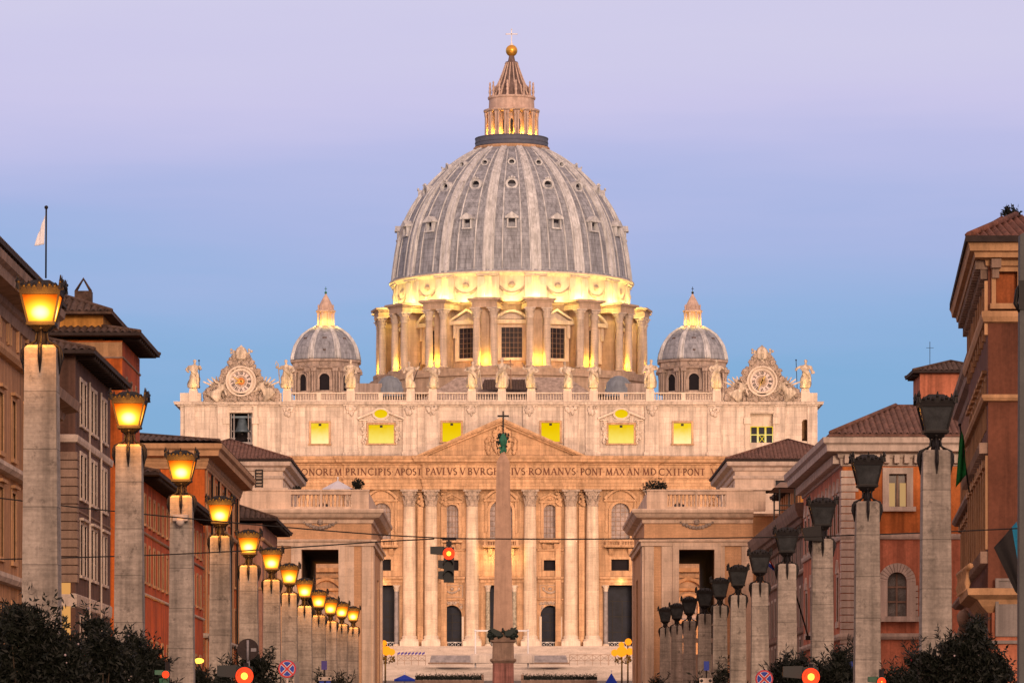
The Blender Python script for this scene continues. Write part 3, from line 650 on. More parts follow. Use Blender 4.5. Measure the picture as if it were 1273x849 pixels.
# entablature ---------------------------------------------------------
Y1, Y2, Y3, Y4 = 767.6, 768.3, 768.9, 769.5
path = [(fx(224), 795), (fx(224), Y4), (fx(C0 - 258), Y4), (fx(C0 - 258), Y3), (fx(C0 - 194), Y3), (fx(C0 - 194), Y2), (fx(C0 - 97), Y2), (fx(C0 - 97), Y1), (fx(C0 + 97), Y1), (fx(C0 + 97), Y2),
        (fx(C0 + 194), Y2), (fx(C0 + 194), Y3), (fx(C0 + 258), Y3), (fx(C0 + 258), Y4), (fx(1016), Y4), (fx(1016), 795)]
mb = MB()
mb.sweep(path, [(-2.4, fz(609)), (.0, fz(609)), (.0, fz(605)), (.12, fz(604.7)), (.12, fz(601)), (.24, fz(600.6)), (.24, fz(597)), (.45, fz(596.2)), (.5, fz(595)), (.1, fz(594.2)), (.1, fz(579)), (.4, fz(578.2)), (.5, fz(576.8)), (.95, fz(576.2)), (1.5, fz(575.5)),
                (1.6, fz(572.5)), (1.8, fz(571.5)), (1.95, fz(569)), (2.0, fz(568.2)), (-2.4, fz(567.6))])
ent = mb.build('entablature', M['travo'], bas, (fx(C0), 769, fz(609)))
# pediment
mb = MB(); Pp = PF(767.75)
mb.prism([(fx(527), fz(567.6)), (fx(719), fz(567.6)), (fx(623), fz(529))], Pp, -.3, 0)
for sg in (1, -1):
    a = C0 + sg * 104.5
    for (d0, d1, w) in ((0, 3.2, 2.0), (3.2, 5.2, 1.7), (5.2, 8.5, .9)):
        mb.prism([(fx(623), fz(521 + d0)), (fx(623), fz(521 + d1)), (fx(a - sg * d1 * 1.4), fz(568.2 - .3)), (fx(a - sg * d0 * 1.4), fz(568.2 - .3))], Pp, -.3, w)
ped = mb.build('pediment', M['travo'], bas, (fx(C0), 768, fz(568)))
mb = MB(); lumpy(mb, fx(611), fx(636), 767.45, fz(564), fz(532), .30, 260, 21, .5, lambda u, v: u * u + (v - .5) ** 2 * 3.2 < .95)
for sg in (1, -1):
    lumpy(mb, fx(C0 + sg * 14), fx(C0 + sg * 18), 767.5, fz(566), fz(545), .35, 20, 22)
mb.build('coat_of_arms', M['travo'], ped, (fx(C0), 768, fz(560)))
# inscription -----------------------------------------------------------
TH, TN = .17, .09
def arc(cx, cy, rx, ry, a0, a1, n=10): return [(cx + rx * math.cos(rad(a0 + (a1 - a0) * k / n)), cy + ry * math.sin(rad(a0 + (a1 - a0) * k / n))) for k in range(n + 1)]
GL = {
 'I': (.34, [([(.17, 0), (.17, 1)], TH)], [(.17, 0), (.17, 1)]),
 'H': (.86, [([(.16, 0), (.16, 1)], TH), ([(.70, 0), (.70, 1)], TH), ([(.16, .52), (.70, .52)], TN)], [(.16, 0), (.16, 1), (.70, 0), (.70, 1)]),
 'N': (.88, [([(.15, 0), (.15, 1)], TN), ([(.13, 1), (.73, 0)], TH), ([(.73, 0), (.73, 1)], TN)], [(.15, 0), (.13, 1), (.73, 1)]),
 'M': (1.04, [([(.16, 0), (.22, 1)], TN), ([(.22, 1), (.52, 0)], TH), ([(.52, 0), (.82, 1)], TN), ([(.82, 1), (.88, 0)], TH)], [(.16, 0), (.88, 0)]),
 'A': (.80, [([(.08, 0), (.40, 1)], TN), ([(.40, 1), (.72, 0)], TH), ([(.2, .36), (.6, .36)], TN * .8)], [(.08, 0), (.72, 0)]),
 'V': (.80, [([(.08, 1), (.40, 0)], TH), ([(.40, 0), (.72, 1)], TN)], [(.08, 1), (.72, 1)]),
 'X': (.80, [([(.10, 1), (.70, 0)], TH), ([(.10, 0), (.70, 1)], TN)], [(.10, 0), (.70, 0), (.10, 1), (.70, 1)]),
 'E': (.62, [([(.15, 0), (.15, 1)], TH), ([(.1, .96), (.54, .96)], TN), ([(.1, .52), (.46, .52)], TN), ([(.1, .04), (.56, .04)], TN)], []),
 'T': (.72, [([(.36, 0), (.36, 1)], TH), ([(.04, .96), (.68, .96)], TN)], [(.36, 0)]),
 'L': (.60, [([(.15, 0), (.15, 1)], TH), ([(.1, .04), (.56, .04)], TN)], [(.15, 1)]),
 'P': (.62, [([(.15, 0), (.15, 1)], TH), ([(.15, .97)] + arc(.30, .73, .24, .24, 90, -90) + [(.15, .49)], TN * 1.3)], [(.15, 0), (.15, 1)]),
 'R': (.74, [([(.15, 0), (.15, 1)], TH), ([(.15, .97)] + arc(.30, .74, .22, .23, 90, -90) + [(.15, .51)], TN * 1.3), ([(.32, .5), (.68, .02)], TH)], [(.15, 0), (.15, 1)]),
 'B': (.66, [([(.15, 0), (.15, 1)], TH), ([(.15, .97)] + arc(.30, .755, .2, .215, 90, -90) + [(.15, .54)], TN * 1.2), ([(.15, .54)] + arc(.32, .285, .24, .255, 90, -90) + [(.15, .03)], TN * 1.3)], [(.15, 0), (.15, 1)]),
 'D': (.84, [([(.15, 0), (.15, 1)], TH), ([(.15, .96)] + arc(.30, .5, .45, .46, 90, -90) + [(.15, .04)], TN * 1.4)], [(.15, 0), (.15, 1)]),
 'C': (.80, [(arc(.48, .5, .40, .47, 48, 312, 16), TN * 1.5)], []),
 'G': (.84, [(arc(.48, .5, .40, .47, 48, 318, 16), TN * 1.5), ([(.76, .05), (.76, .42)], TH * .8)], [(.74, .42)]),
 'O': (.92, [(arc(.46, .5, .38, .46, 0, 360, 20), TN * 1.5)], []),
 'S': (.56, [(arc(.28, .74, .19, .22, 50, 250, 9) + arc(.27, .27, .21, .24, 80, -140, 10), TN * 1.5)], []),
 '.': (.30, [([(.1, .5), (.2, .5)], .13)], []),
}
def glyph(mb, ch, x, z, h, sxx, P, w0=0, w1=.06):
    wd_, st, sf = GL[ch]
    for k, (pts, w) in enumerate(st):
        for (a, b), (c, d) in zip(pts, pts[1:]):
            a_, b_, c_, d_ = x + a * h * sxx, z + b * h, x + c * h * sxx, z + d * h; l_ = math.hypot(c_ - a_, d_ - b_)
            if l_ < 1e-6: continue
            nx, nz = -(d_ - b_) / l_ * w * h / 2, (c_ - a_) / l_ * w * h / 2; ex, ez = (c_ - a_) / l_ * w * h * .12, (d_ - b_) / l_ * w * h * .12
            mb.prism([(a_ - ex + nx, b_ - ez + nz), (a_ - ex - nx, b_ - ez - nz), (c_ + ex - nx, d_ + ez - nz), (c_ + ex + nx, d_ + ez + nz)], P, w0, w1 + k * .004)
    for a, b in sf: mb.pbox(P, x + (a - .16) * h * sxx, x + (a + .16) * h * sxx, z + (b * .94) * h, z + (b * .94 + .06) * h, w0, w1 + .015)
def text(mb, s, px0, px1, zb, h, P):
    tot = sum(GL[c][0] for c in s) * h; W_ = px1 - px0; k = min(1.12, W_ / tot * .94); gap = (W_ - tot * k) / max(1, len(s) - 1) if len(s) > 1 else 0; x = px0
    for c in s: glyph(mb, c, x, zb, h, k, P); x += GL[c][0] * h * k + gap
for s, a, b, yp in (('IN', 352, 360.5, Y3), ('HONOREM', 366, 425.5, Y3), ('PRINCIPIS', 429.5, 486.5, Y2), ('.', 487.5, 489.5, Y2), ('APOST', 491, 524.8, Y2), ('PAVLVS', 529.5, 568.5, Y1), ('V', 572, 579, Y1), ('BVRGHESIVS', 581.5, 653, Y1), ('.', 653.8, 656, Y1),
                    ('ROMANVS', 657, 715.5, Y1), ('.', 716, 718.4, Y1), ('PONT', 721.5, 749, Y2), ('.', 749.5, 751.5, Y2), ('MAX', 752.5, 776.5, Y2), ('AN', 779, 795, Y2), ('.', 795.3, 797.3, Y2), ('MD', 798, 815.5, Y2), ('CXII', 818.5, 845, Y3), ('.', 845.5, 847.5, Y3), ('PONT', 848.5, 876, Y3), ('VII', 883.5, 899.5, Y4)):
    mb = MB(); text(mb, s, fx(a), fx(b), fz(591.2), fz(582.8) - fz(591.2), PF(yp - .105)); mb.build('inscription_word', M['letter'], ent, (fx(a), yp, fz(591)))
# attic -----------------------------------------------------------------
att = []
att += mir(209, 237, 526, 551)[:0]
aw = [(214.5, 236.5, 525.5, 551.5), (133.5, 165, 527.5, 551), (50, 73, 525, 549)]
for a, b, c, d in aw: att += mir(a, b, c, d)
att += [(fx(285), fx(314), fz(566), fz(513)), (fx(932), fx(962), fz(550), fz(514))]
att += [(fx(997), fx(1006), fz(548), fz(521), True)]
Pa = PF(770.3)
for sg in (1, -1): att.append((fx(C0 + sg * 149.5) - 1.2, fx(C0 + sg * 149.5) + 1.2, fz(519.5), fz(509)))
mb = MB(); wall(mb, Pa, fx(224), fx(1016), fz(568), fz(500), att, 1.5)
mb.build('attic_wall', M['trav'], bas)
for sg in (1, -1):
    for (a, b, c, d), pn in zip(aw, ('winy3', 'winy', 'winy2')):
        q = sorted((fx(C0 + sg * a), fx(C0 + sg * b))); w = win(bas, Pa, q[0], q[1], fz(d), fz(c), depth=.9, frame='travo', pane=pn, fw=.34, proud=.3, mull=(1, 1), name='lit_window', sill=.25)
        mb = MB(); cx_ = sum(q) / 2; mb.pbox(Pa, cx_ - .25, cx_ + .25, fz(c) - .5, fz(c) - .1, -.68, -.4); mb.build('floodlight', M['iron'], w, W[w.name])
    m = fx(C0 + sg * 149.5)
    mb = MB()  # broken pediment with oval
    for s2 in (1, -1):
        mb.prism([(m + s2 * 1.25, fz(511)), (m + s2 * 1.25, fz(513.5)), (m + s2 * 4.15, fz(521.5)), (m + s2 * 4.3, fz(519.5))], Pa, -.05, .9)
        mb.pbox(Pa, m + s2 * 2.95 - .28, m + s2 * 2.95 + .28, fz(545), fz(523), -.05, .35); lumpy(mb, m + s2 * 3.0 - .4, m + s2 * 3.0 + .4, 769.8, fz(551), fz(524), .25, 18, 8)
        mb.pbox(Pa, m + s2 * 3.1 - .8, m + s2 * 3.1 + .8, fz(523), fz(521.6), -.05, .6)
    mb.pbox(Pa, m - 1.35, m + 1.35, fz(523), fz(521), -.05, .35)
    mb.build('broken_pediment', M['travp'], bas, (m, 770, fz(521)))
    mb = MB(); n = 20
    for k in range(n):
        a0, a1 = 2 * math.pi * k / n, 2 * math.pi * (k + 1) / n; e = lambda a, r1, r2: (m + r1 * math.cos(a), fz(514.3) + r2 * math.sin(a))
        mb.prism([e(a0, 1.2, .78), e(a1, 1.2, .78), e(a1, 1.55, 1.1), e(a0, 1.55, 1.1)], Pa, -.05, .5)
    # corners behind the oval ring
    o = mb.build('oval_window', M['travp'], bas, (m, 770.3, fz(514)))
    mb = MB(); mb.prism([(m + 1.21 * math.cos(2 * math.pi * k / n), fz(514.3) + .79 * math.sin(2 * math.pi * k / n)) for k in range(n)], Pa, -.3, .02); mb.build('pane', M['winy2'], o, (m, 770.3, fz(514)))
# bell and its opening
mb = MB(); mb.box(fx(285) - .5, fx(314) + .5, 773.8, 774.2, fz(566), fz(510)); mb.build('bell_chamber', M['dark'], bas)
mb = MB(); bx_, bz_ = fx(300.5), fz(519)
mb.lathe([(.0, bz_), (.55, bz_ - .05), (.75, bz_ - .5), (.95, bz_ - 1.4), (1.25, bz_ - 2.2), (1.45, bz_ - 2.5), (1.35, bz_ - 2.55), (1.1, bz_ - 2.2)], (bx_, 771.2), 20)
mb.box(bx_ - 1.9, bx_ + 1.9, 771, 771.4, bz_, bz_ + .35)
bl = mb.build('bell', M['bell'], bas, (bx_, 771.2, bz_)); mb = MB(); mb.tube([(bx_, 771.2, bz_ - .5), (bx_, 771.2, bz_ - 2.8)], .1); mb.ball((bx_, 771.2, bz_ - 2.9), .25); mb.build('clapper', M['iron'], bl, (bx_, 771.2, bz_))
mb = MB()
for x in (fx(287), fx(290.5), fx(308.5), fx(312)): mb.box(x - .1, x + .1, 770.9, 771.3, fz(552), fz(514))
for y in (545, 536): mb.box(fx(286), fx(292), 771, 771.2, fz(y), fz(y) + .2); mb.box(fx(307), fx(313), 771, 771.2, fz(y), fz(y) + .2)
mb.tube([(fx(291), 771.1, fz(536)), (fx(288), 771.1, fz(552))], .1); mb.tube([(fx(309), 771.1, fz(536)), (fx(312), 771.1, fz(552))], .1)
mb.box(fx(285), fx(314), 770.6, 771.0, fz(552), fz(549)); mb.build('bell_frame', M['greycol'], bas)
mb = MB(); mb.box(fx(932) + .05, fx(962) - .05, 771.9, 772.1, fz(550), fz(514)); mb.build('stone_screen', M['travp'], bas)
for k in range(3):
    a = fx(934.5 + k * 9.5); win(bas, PF(771.9), a, a + 1.05, fz(549), fz(530), depth=-.02, frame='winy3', pane='darkdoor', fw=.12, proud=.15, mull=(1, 2), mullm='winy3', mw=.09, arch=False, name='lattice_window')
mb = MB(); w = .07
for a, b in (((944.5, 549), (951.5, 540)), ((951.5, 549), (944.5, 540))): mb.tube([(fx(a[0]), 771.8, fz(a[1])), (fx(b[0]), 771.8, fz(b[1]))], w, 4)
mb.build('lattice', M['winy3'], bas)
for c in (299.5, 947):
    mb = MB()
    for q in (-18, 18): mb.pbox(Pa, fx(c + q) - .4, fx(c + q) + .4, fz(566), fz(505), -.1, .35); mb.pbox(Pa, fx(c + q) - .6, fx(c + q) + .6, fz(527), fz(519), -.1, .7)
    mb.pbox(Pa, fx(c - 16), fx(c + 16), fz(512.5), fz(510), -.1, .3)
    for q in (-15.6, 15.6): mb.pbox(Pa, fx(c + q) - .2, fx(c + q) + .2, fz(552), fz(512.5), -.1, .2)
    mb.build('bay_surround', M['travp'], bas, (fx(c), 770, fz(567)))
for o_ in (-387, -346.5, -265, -187, -113.5, -86.5, -36, 36, 86.5, 113.5, 187, 265, 346.5, 387):
    x = fx(C0 + o_); w = 1.25 if abs(o_) < 300 else .9; mb = MB()
    mb.pbox(Pa, x - w, x + w, fz(562), fz(500), -.05, .42); mb.pbox(Pa, x - w * 1.15, x + w * 1.15, fz(567), fz(562), -.05, .62); mb.pbox(Pa, x - w * 1.1, x + w * 1.1, fz(504.5), fz(502.5), -.05, .75)
    if abs(o_) < 300: lumpy(mb, x - w * .8, x + w * .8, 769.75, fz(516), fz(505), .36, 26, int(abs(o_)), .6, lambda u, v: abs(u) < .4 + .6 * v)
    mb.build('attic_pilaster', M['trav'], bas, (x, 770, fz(567)))
apath = [(fx(224), 795), (fx(224), 770.3), (fx(1016), 770.3), (fx(1016), 795)]
mb = MB(); mb.sweep(apath, [(-.5, fz(505)), (.42, fz(505)), (.5, fz(503.5)), (1.05, fz(502.8)), (1.1, fz(500.6)), (1.2, fz(500)), (1.15, fz(499.4)), (-1.5, fz(499.3))]); mb.build('attic_cornice', M['trav'], bas)
# balustrade
ST = [240.5, 357, 436, 510.5, 538, 586.5, 624, 660.5, 705.5, 738, 808, 891, 1001]
mb = MB(); sk = [(264, 336), (911, 983)]
pts_ = [224] + ST + [1016]
for a, b in zip(ST[1:-1], ST[2:-1]):
    xa, xb = fx(a) + .78, fx(b) - .78
    mb.box(xa, xb, 769.7, 770.9, fz(499.3), fz(497.2)); mb.box(xa, xb, 769.75, 770.85, fz(489.4), fz(487.8))
    nn = max(1, round((xb - xa) / 5.5))
    for k in range(1, nn): q = xa + (xb - xa) * k / nn; mb.box(q - .4, q + .4, 769.8, 770.8, fz(497.2), fz(489.4))
    balusters(mb, (xa, 770.3), (xb, 770.3), fz(497.2), fz(489.4), .46, .16, 5)
mb.build('balustrade', M['travp'], bas)
for px in ST: mb = MB(); mb.box(fx(px) - .78, fx(px) + .78, 769.4, 771.2, fz(499.3), fz(486.5)); mb.build('pedestal', M['travp'], bas, (fx(px), 770, fz(499)))
for a, b in ((224, 250), (326, 350), (898, 920), (990, 1016)): mb = MB(); mb.box(fx(a), fx(b), 769.7, 771, fz(499.3), fz(488.5)); mb.build('parapet', M['travp'], bas, (fx(a), 770, fz(499)))
# shell of the roof terrace furniture: two little lead cupolas
for px in (484.5, 769):
    D = 806; x, z = X(px, D), Z(487, D); mb = MB(); mb.lathe([(2.6, z - 1), (2.6, z + .6), (2.45, z + .7), (2.25, z + 1.7), (1.6, z + 2.5), (.7, z + 2.95), (0, z + 3.05)], (x, D), 20); c = mb.build('roof_cupola', M['leadblue'], bas, (x, D, z))
for q in (440, 772): mb = MB(); mb.box(X(q, 805), X(q + 35, 805), 804, 815, fz(490), Z(477, 805)); mb.build('roof_terrace_block', M['travd'], bas, (X(q, 805), 805, fz(490)))
# ================================================================== MAIN DOME
DD = 890.0; k_ = DD / F; dx = X(636, DD); dzr = lambda p: Z(p, DD)
HM = [(0, 0), (340, 346.5), (346, 352.5), (354, 359), (372, 385), (376.3, 388), (388, 399), (411, 420.5), (447, 457), (466, 471), (480, 482), (500, 500), (900, 900)]
def dz(p):
    for (p0, q0), (p1, q1) in zip(HM, HM[1:]):
        if p <= p1: return Z(q0 + (q1 - q0) * (p - p0) / (p1 - p0), DD)
AX = Vector((dx, DD, dz(480)))
mb = MB(); c = (dx, DD)
mb.lathe([(174 * k_, dz(500)), (174 * k_, dz(480)), (177 * k_, dz(479)), (177 * k_, dz(474)), (172 * k_, dz(473)), (172 * k_, dz(467)), (136 * k_, dz(466)), (136 * k_, dz(460))], c, 64, sm=False)
mb.lathe([(135 * k_, dz(466)), (135 * k_, dz(388)), (138 * k_, dz(387.5)), (138 * k_, dz(382)), (143 * k_, dz(381)), (145 * k_, dz(377)), (141 * k_, dz(376)), (141 * k_, dz(372))], c, 96)
drum = mb.build('dome_drum', M['drum'], bas, AX)
mb = MB()
mb.lathe([(147 * k_, dz(378)), (147 * k_, dz(376)), (145.5 * k_, dz(375)), (145.5 * k_, dz(354)), (148 * k_, dz(353)), (149.5 * k_, dz(350.5)), (152 * k_, dz(349.5)), (152.5 * k_, dz(347)), (148 * k_, dz(346))], c, 96)
datt = mb.build('dome_attic', M['travp'], bas, AX)
def polar(a, r, z): return (dx + r * math.sin(a), DD - r * math.cos(a), z)       # a = 0 faces the camera
def PR(a):                                                                        # plane tangent to the drum at angle a, u sideways, w outward
    return lambda u, v, w, a=a: (dx + math.sin(a) * w + math.cos(a) * u, DD - math.cos(a) * w + math.sin(a) * u, v)
da = math.pi / 8
def radial(o, first, n=16, da=da):
    for i in range(1, n): copy_tree(o, bas, None, None if o is None else i * da)
# dome attic: pilasters + festoons
P0 = PR(0)
mb = MB(); P = PR(da / 2)
for u in (-9 * k_, 9 * k_): mb.pbox(P, u - .75, u + .75, dz(376), dz(354), 145 * k_, 147.2 * k_)
mb.pbox(P, -14 * k_, 14 * k_, dz(353.5), dz(350), 146 * k_, 150 * k_)
ap = mb.build('attic_pier', M['travp'], bas, AX); radial(ap, 0)
mb = MB()
for t in range(17):
    q = t / 16 * 2 - 1; u = q * 15 * k_; mb.ball(P0(u, dz(366.5) + 0 - 1.5 * (1 - q * q) + .9, math.sqrt((145.7 * k_) ** 2 - u * u)), .36 * (1.3 - .5 * abs(q)), 6)
mb.ball(P0(0, dz(361.5), 146 * k_), .75, 8, (1, .6, .9))
fe = mb.build('festoon', M['carv'], bas, AX); radial(fe, 0)
# buttress with paired columns
mb = MB(); P = PR(da / 2)
w = 15.5 * k_
mb.pbox(P, -6 * k_, 6 * k_, dz(466), dz(388), 133 * k_, 160 * k_); mb.pbox(P, -w, w, dz(388), dz(381), 133 * k_, 170.5 * k_); mb.pbox(P, -w - .3, w + .3, dz(381), dz(379), 133 * k_, 171.5 * k_); mb.pbox(P, -w - .8, w + .8, dz(379), dz(376.3), 133 * k_, 174 * k_)
mb.pbox(P, -w * .8, w * .8, dz(376.3), dz(374), 133 * k_, 166 * k_); mb.pbox(P, -w, w, dz(469), dz(464), 133 * k_, 172 * k_)
bt = mb.build('buttress', M['drum'], bas, AX)
for sg in (-1, 1):
    p = P(sg * 10.5 * k_, 0, 164.5 * k_); mb = MB(); r = 4.7 * k_
    mb.lathe([(r * 1.35, dz(465)), (r * 1.35, dz(463)), (r * 1.05, dz(462)), (r, dz(461)), (r, dz(430)), (r * .88, dz(400))], (p[0], p[1]), 14); mb.build('column', M['travc'], bt, AX); mb = MB(); capital(mb, (p[0], p[1]), r * 1.08, dz(401.5), dz(388)); mb.build('capital', M['travp'], bt, AX)
for i in range(1, 16): copy_tree(bt, bas, None, i * da)
# drum windows, alternating hoods
def drumwin(kind):
    mb = MB(); P = P0; R0 = 135 * k_; a, b = -12.5 * k_, 12.5 * k_; zb, zt = dz(447), dz(411)
    mb.pbox(P, a - .9, a, zb - .6, zt + .7, R0 - 1.2, R0 + .5); mb.pbox(P, b, b + .9, zb - .6, zt + .7, R0 - 1.2, R0 + .5); mb.pbox(P, a, b, zt, zt + .7, R0 - 1, R0 + .5); mb.pbox(P, a, b, zb - .6, zb, R0 - 1, R0 + .6)
    mb.pbox(P, a - 1.7, b + 1.7, zt + .7, zt + 1.5, R0 - 1, R0 + 1.5)
    for s2 in (a - .7, b + .7): mb.pbox(P, s2 - .35, s2 + .35, zt - 2, zt + .7, R0 - 1, R0 + .9)
    if kind:
        n = 12
        for q in range(n):
            t0, t1 = q / n * 2 - 1, (q + 1) / n * 2 - 1; f_ = lambda t, o: (t * (b + 1.7 - o), zt + 1.5 + 2.0 * (1 - t * t) - o); mb.prism([f_(t0, .45), f_(t1, .45), f_(t1, 0), f_(t0, 0)], P, R0 - 1, R0 + 1.6)
        mb.prism([f_(q / n * 2 - 1, .4) for q in range(1, n)], P, R0 - 1, R0 + .5)
    else:
        for s2 in (1, -1): mb.prism([(0, zt + 3.9), (0, zt + 3.4), (s2 * (b + 1.5), zt + 1.4), (s2 * (b + 1.8), zt + 1.6)], P, R0 - 1, R0 + 1.6)
        mb.prism([(a - 1.2, zt + 1.45), (b + 1.2, zt + 1.45), (0, zt + 3.3)], P, R0 - 1, R0 + .5)
    o = mb.build('drum_window', M['travp'], bas, AX)
    mb = MB(); mb.pbox(P, a, b, zb, zt, R0 - .5, R0 + .06); mb.cur = 1
    for i in range(1, 5): u = a + (b - a) * i / 5; mb.pbox(P, u - .04, u + .04, zb, zt - 0, R0 - .12, R0 + .12)
    for i in range(1, 6): z = zb + (zt - zb) * i / 6; mb.pbox(P, a, b, z - .04, z + .04, R0 - .13, R0 + .11)
    mb.build('pane', [M['glassd'], M['granbase']], o, AX)
    return o
w1, w2 = drumwin(1), drumwin(0)
w2.rotation_euler.z = da
for i in range(2, 16): copy_tree(w1 if i % 2 == 0 else w2, bas, None, i * da)
# shell
PROF = [(149.6, 354.5), (149, 347), (147.6, 336), (144.5, 315), (140, 295), (132.5, 275), (121.5, 255), (106.5, 235), (86.5, 215), (66, 199), (48, 188.5), (40, 185)]
def shell(n=7):
    """smooth interpolation of the silhouette"""
    o = []
    for i in range(len(PROF) - 1):
        p0, p1, p2, p3 = PROF[max(0, i - 1)], PROF[i], PROF[i + 1], PROF[min(len(PROF) - 1, i + 2)]
        for q in range(n):
            t = q / n; h = lambda a, b, c, d: .5 * (2 * b + (c - a) * t + (2 * a - 5 * b + 4 * c - d) * t * t + (3 * b - a - 3 * c + d) * t ** 3)
            o.append((h(p0[0], p1[0], p2[0], p3[0]), h(p0[1], p1[1], p2[1], p3[1])))
    return o + [PROF[-1]]
SH = shell()
mb = MB(); mb.lathe([((r - 1.2) * k_, dzr(y)) for r, y in SH], c, 128)
for y, r in ((345.5, 150.5),): mb.lathe([((r - 3) * k_, dz(y - 1.5)), (r * k_, dz(y - 1)), (r * k_, dz(y + 1.5)), ((r - 3) * k_, dz(y + 1.5))], c, 96)
dome = mb.build('dome_shell', M['lead'], bas, AX)
mb = MB(); P = PR(da / 2)     # rib: broad band with two raised rolls
for (u0, u1, e) in ((-1, -.45, 2.4), (.45, 1, 2.4), (-.45, .45, 1.2), (-1.25, 1.25, .5)):
    for (r0, y0), (r1, y1) in zip(SH, SH[1:]):
        h0, h1 = 5.6 * (.34 + .66 * r0 / 149), 5.6 * (.34 + .66 * r1 / 149)
        A = [P(u0 * h0 * k_, dzr(y0), (r0 - 3) * k_), P(u1 * h0 * k_, dzr(y0), (r0 - 3) * k_), P(u1 * h0 * k_, dzr(y0), (r0 + e - .6) * k_), P(u0 * h0 * k_, dzr(y0), (r0 + e - .6) * k_)]
        B = [P(u0 * h1 * k_, dzr(y1), (r1 - 3) * k_), P(u1 * h1 * k_, dzr(y1), (r1 - 3) * k_), P(u1 * h1 * k_, dzr(y1), (r1 + e - .6) * k_), P(u0 * h1 * k_, dzr(y1), (r1 + e - .6) * k_)]
        mb.add(A + B, [(3, 2, 6, 7), (0, 3, 7, 4), (1, 2, 6, 5)])
rb = mb.build('dome_rib', M['rib'], bas, AX); radial(rb, 0)
mb = MB()    # thin secondary ridges in the panel between two ribs
for q in (-.42, -.2, .2, .42):
    P = PR(q * da)
    mb.tube([P(0, dzr(y), (r - .9) * k_) for r, y in SH[1:-8:3]], .17, 5)
lr = mb.build('lead_ridge', M['rib'], bas, AX); radial(lr, 0)
def at_y(y):
    for (r0, y0), (r1, y1) in zip(SH, SH[1:]):
        if y0 >= y >= y1: return r0 + (r1 - r0) * (y0 - y) / (y0 - y1 + 1e-6)
def dormer(y, w, h, kind):
    R_ = at_y(y) * k_; z = dzr(y); mb = MB(); P = P0; ro = R_ + .45; ri = R_ - h * 1.1 - 1.5
    if kind == 'rect':
        mb.pbox(P, -w / 2 - .35, -w / 2, z - h / 2, z + h / 2, ri, ro); mb.pbox(P, w / 2, w / 2 + .35, z - h / 2, z + h / 2, ri, ro); mb.pbox(P, -w / 2 - .7, w / 2 + .7, z + h / 2, z + h / 2 + .35, ri, ro + .5)
        mb.prism([(-w / 2 - .7, z + h / 2 + .35), (w / 2 + .7, z + h / 2 + .35), (0, z + h / 2 + 1.3)], P, ri, ro + .4); mb.pbox(P, -w / 2 - .4, w / 2 + .4, z - h / 2 - .3, z - h / 2, ri, ro + .2)
        q = [(-w / 2, z - h / 2), (w / 2, z - h / 2), (w / 2, z + h / 2), (-w / 2, z + h / 2)]
    else:
        n = 14; e = lambda a, f: (w / 2 * f * math.cos(a), z + h / 2 * f * math.sin(a))
        for i in range(n):
            a0, a1 = 2 * math.pi * i / n, 2 * math.pi * (i + 1) / n; mb.prism([e(a0, 1), e(a1, 1), e(a1, 1.55), e(a0, 1.55)], P, ri, ro)
        lumpy_ = [(-.5, 1.6), (.5, 1.6), (0, 1.8)]
        for a, b in lumpy_: mb.ball(P(a * w * .6, z + b * h / 2, ro), h * .18, 6)
        q = [e(2 * math.pi * i / n, 1) for i in range(n)]
    o = mb.build('dormer', M['rib'], bas, AX); mb = MB(); mb.prism(q, P, ri, ro - .7); mb.build('pane', M['glassd'], o, AX)
    for i in range(1, 16): copy_tree(o, bas, None, i * da)
dormer(294, 1.35, 1.7, 'rect'); dormer(243.5, 1.7, 1.5, 'oval'); dormer(213, 1.1, .9, 'oval')
# lantern
lx = dx
def LZ(p): return Z(p, DD)
mb = MB(); c = (lx, DD)
mb.lathe([(46 * k_, LZ(189)), (47.5 * k_, LZ(187.5)), (47.5 * k_, LZ(185)), (44.5 * k_, LZ(184.5)), (36 * k_, LZ(184))], c, 48)
plat = mb.build('lantern_platform', M['travo'], bas, AX)
mb = MB(); mb.lathe([(45.2 * k_, LZ(184.6)), (45.2 * k_, LZ(174))], c, 48)
mb.lathe([(44.6 * k_, LZ(174)), (44.6 * k_, LZ(184.6))], c, 48)
for z in (184, 179.5, 174): mb.lathe([(45 * k_, LZ(z)), (45.7 * k_, LZ(z)), (45.7 * k_, LZ(z) + .2), (45 * k_, LZ(z) + .2), (45 * k_, LZ(z))], c, 48)
mb.build('railing', M['rail'], plat, AX)
mb = MB(); mb.lathe([(37 * k_, LZ(184.5)), (36 * k_, LZ(179)), (35.5 * k_, LZ(176.6)), (24 * k_, LZ(176.5)), (24 * k_, LZ(142)), (33 * k_, LZ(141.5)), (34.8 * k_, LZ(140)), (35 * k_, LZ(138)), (28.5 * k_, LZ(137)), (28 * k_, LZ(125)), (29.5 * k_, LZ(124)), (29.8 * k_, LZ(122)), (22 * k_, LZ(121.5))], c, 32, sm=False)
lan = mb.build('lantern', M['lantern'], bas, AX)
for i in range(16):
    a = da * (i + .5); P = PR(a); mb = MB()
    for u in (-1.9 * k_, 1.9 * k_):
        p = P(u, 0, 32.2 * k_); mb.lathe([(1.9 * k_, LZ(176.6)), (1.5 * k_, LZ(175)), (1.35 * k_, LZ(147)), (1.9 * k_, LZ(144)), (2.1 * k_, LZ(142))], (p[0], p[1]), 8)
    mb.pbox(P, -1.2 * k_, 1.2 * k_, LZ(176.5), LZ(142), 23 * k_, 31 * k_); mb.build('column', M['lantern'], lan, AX)
mb = MB()
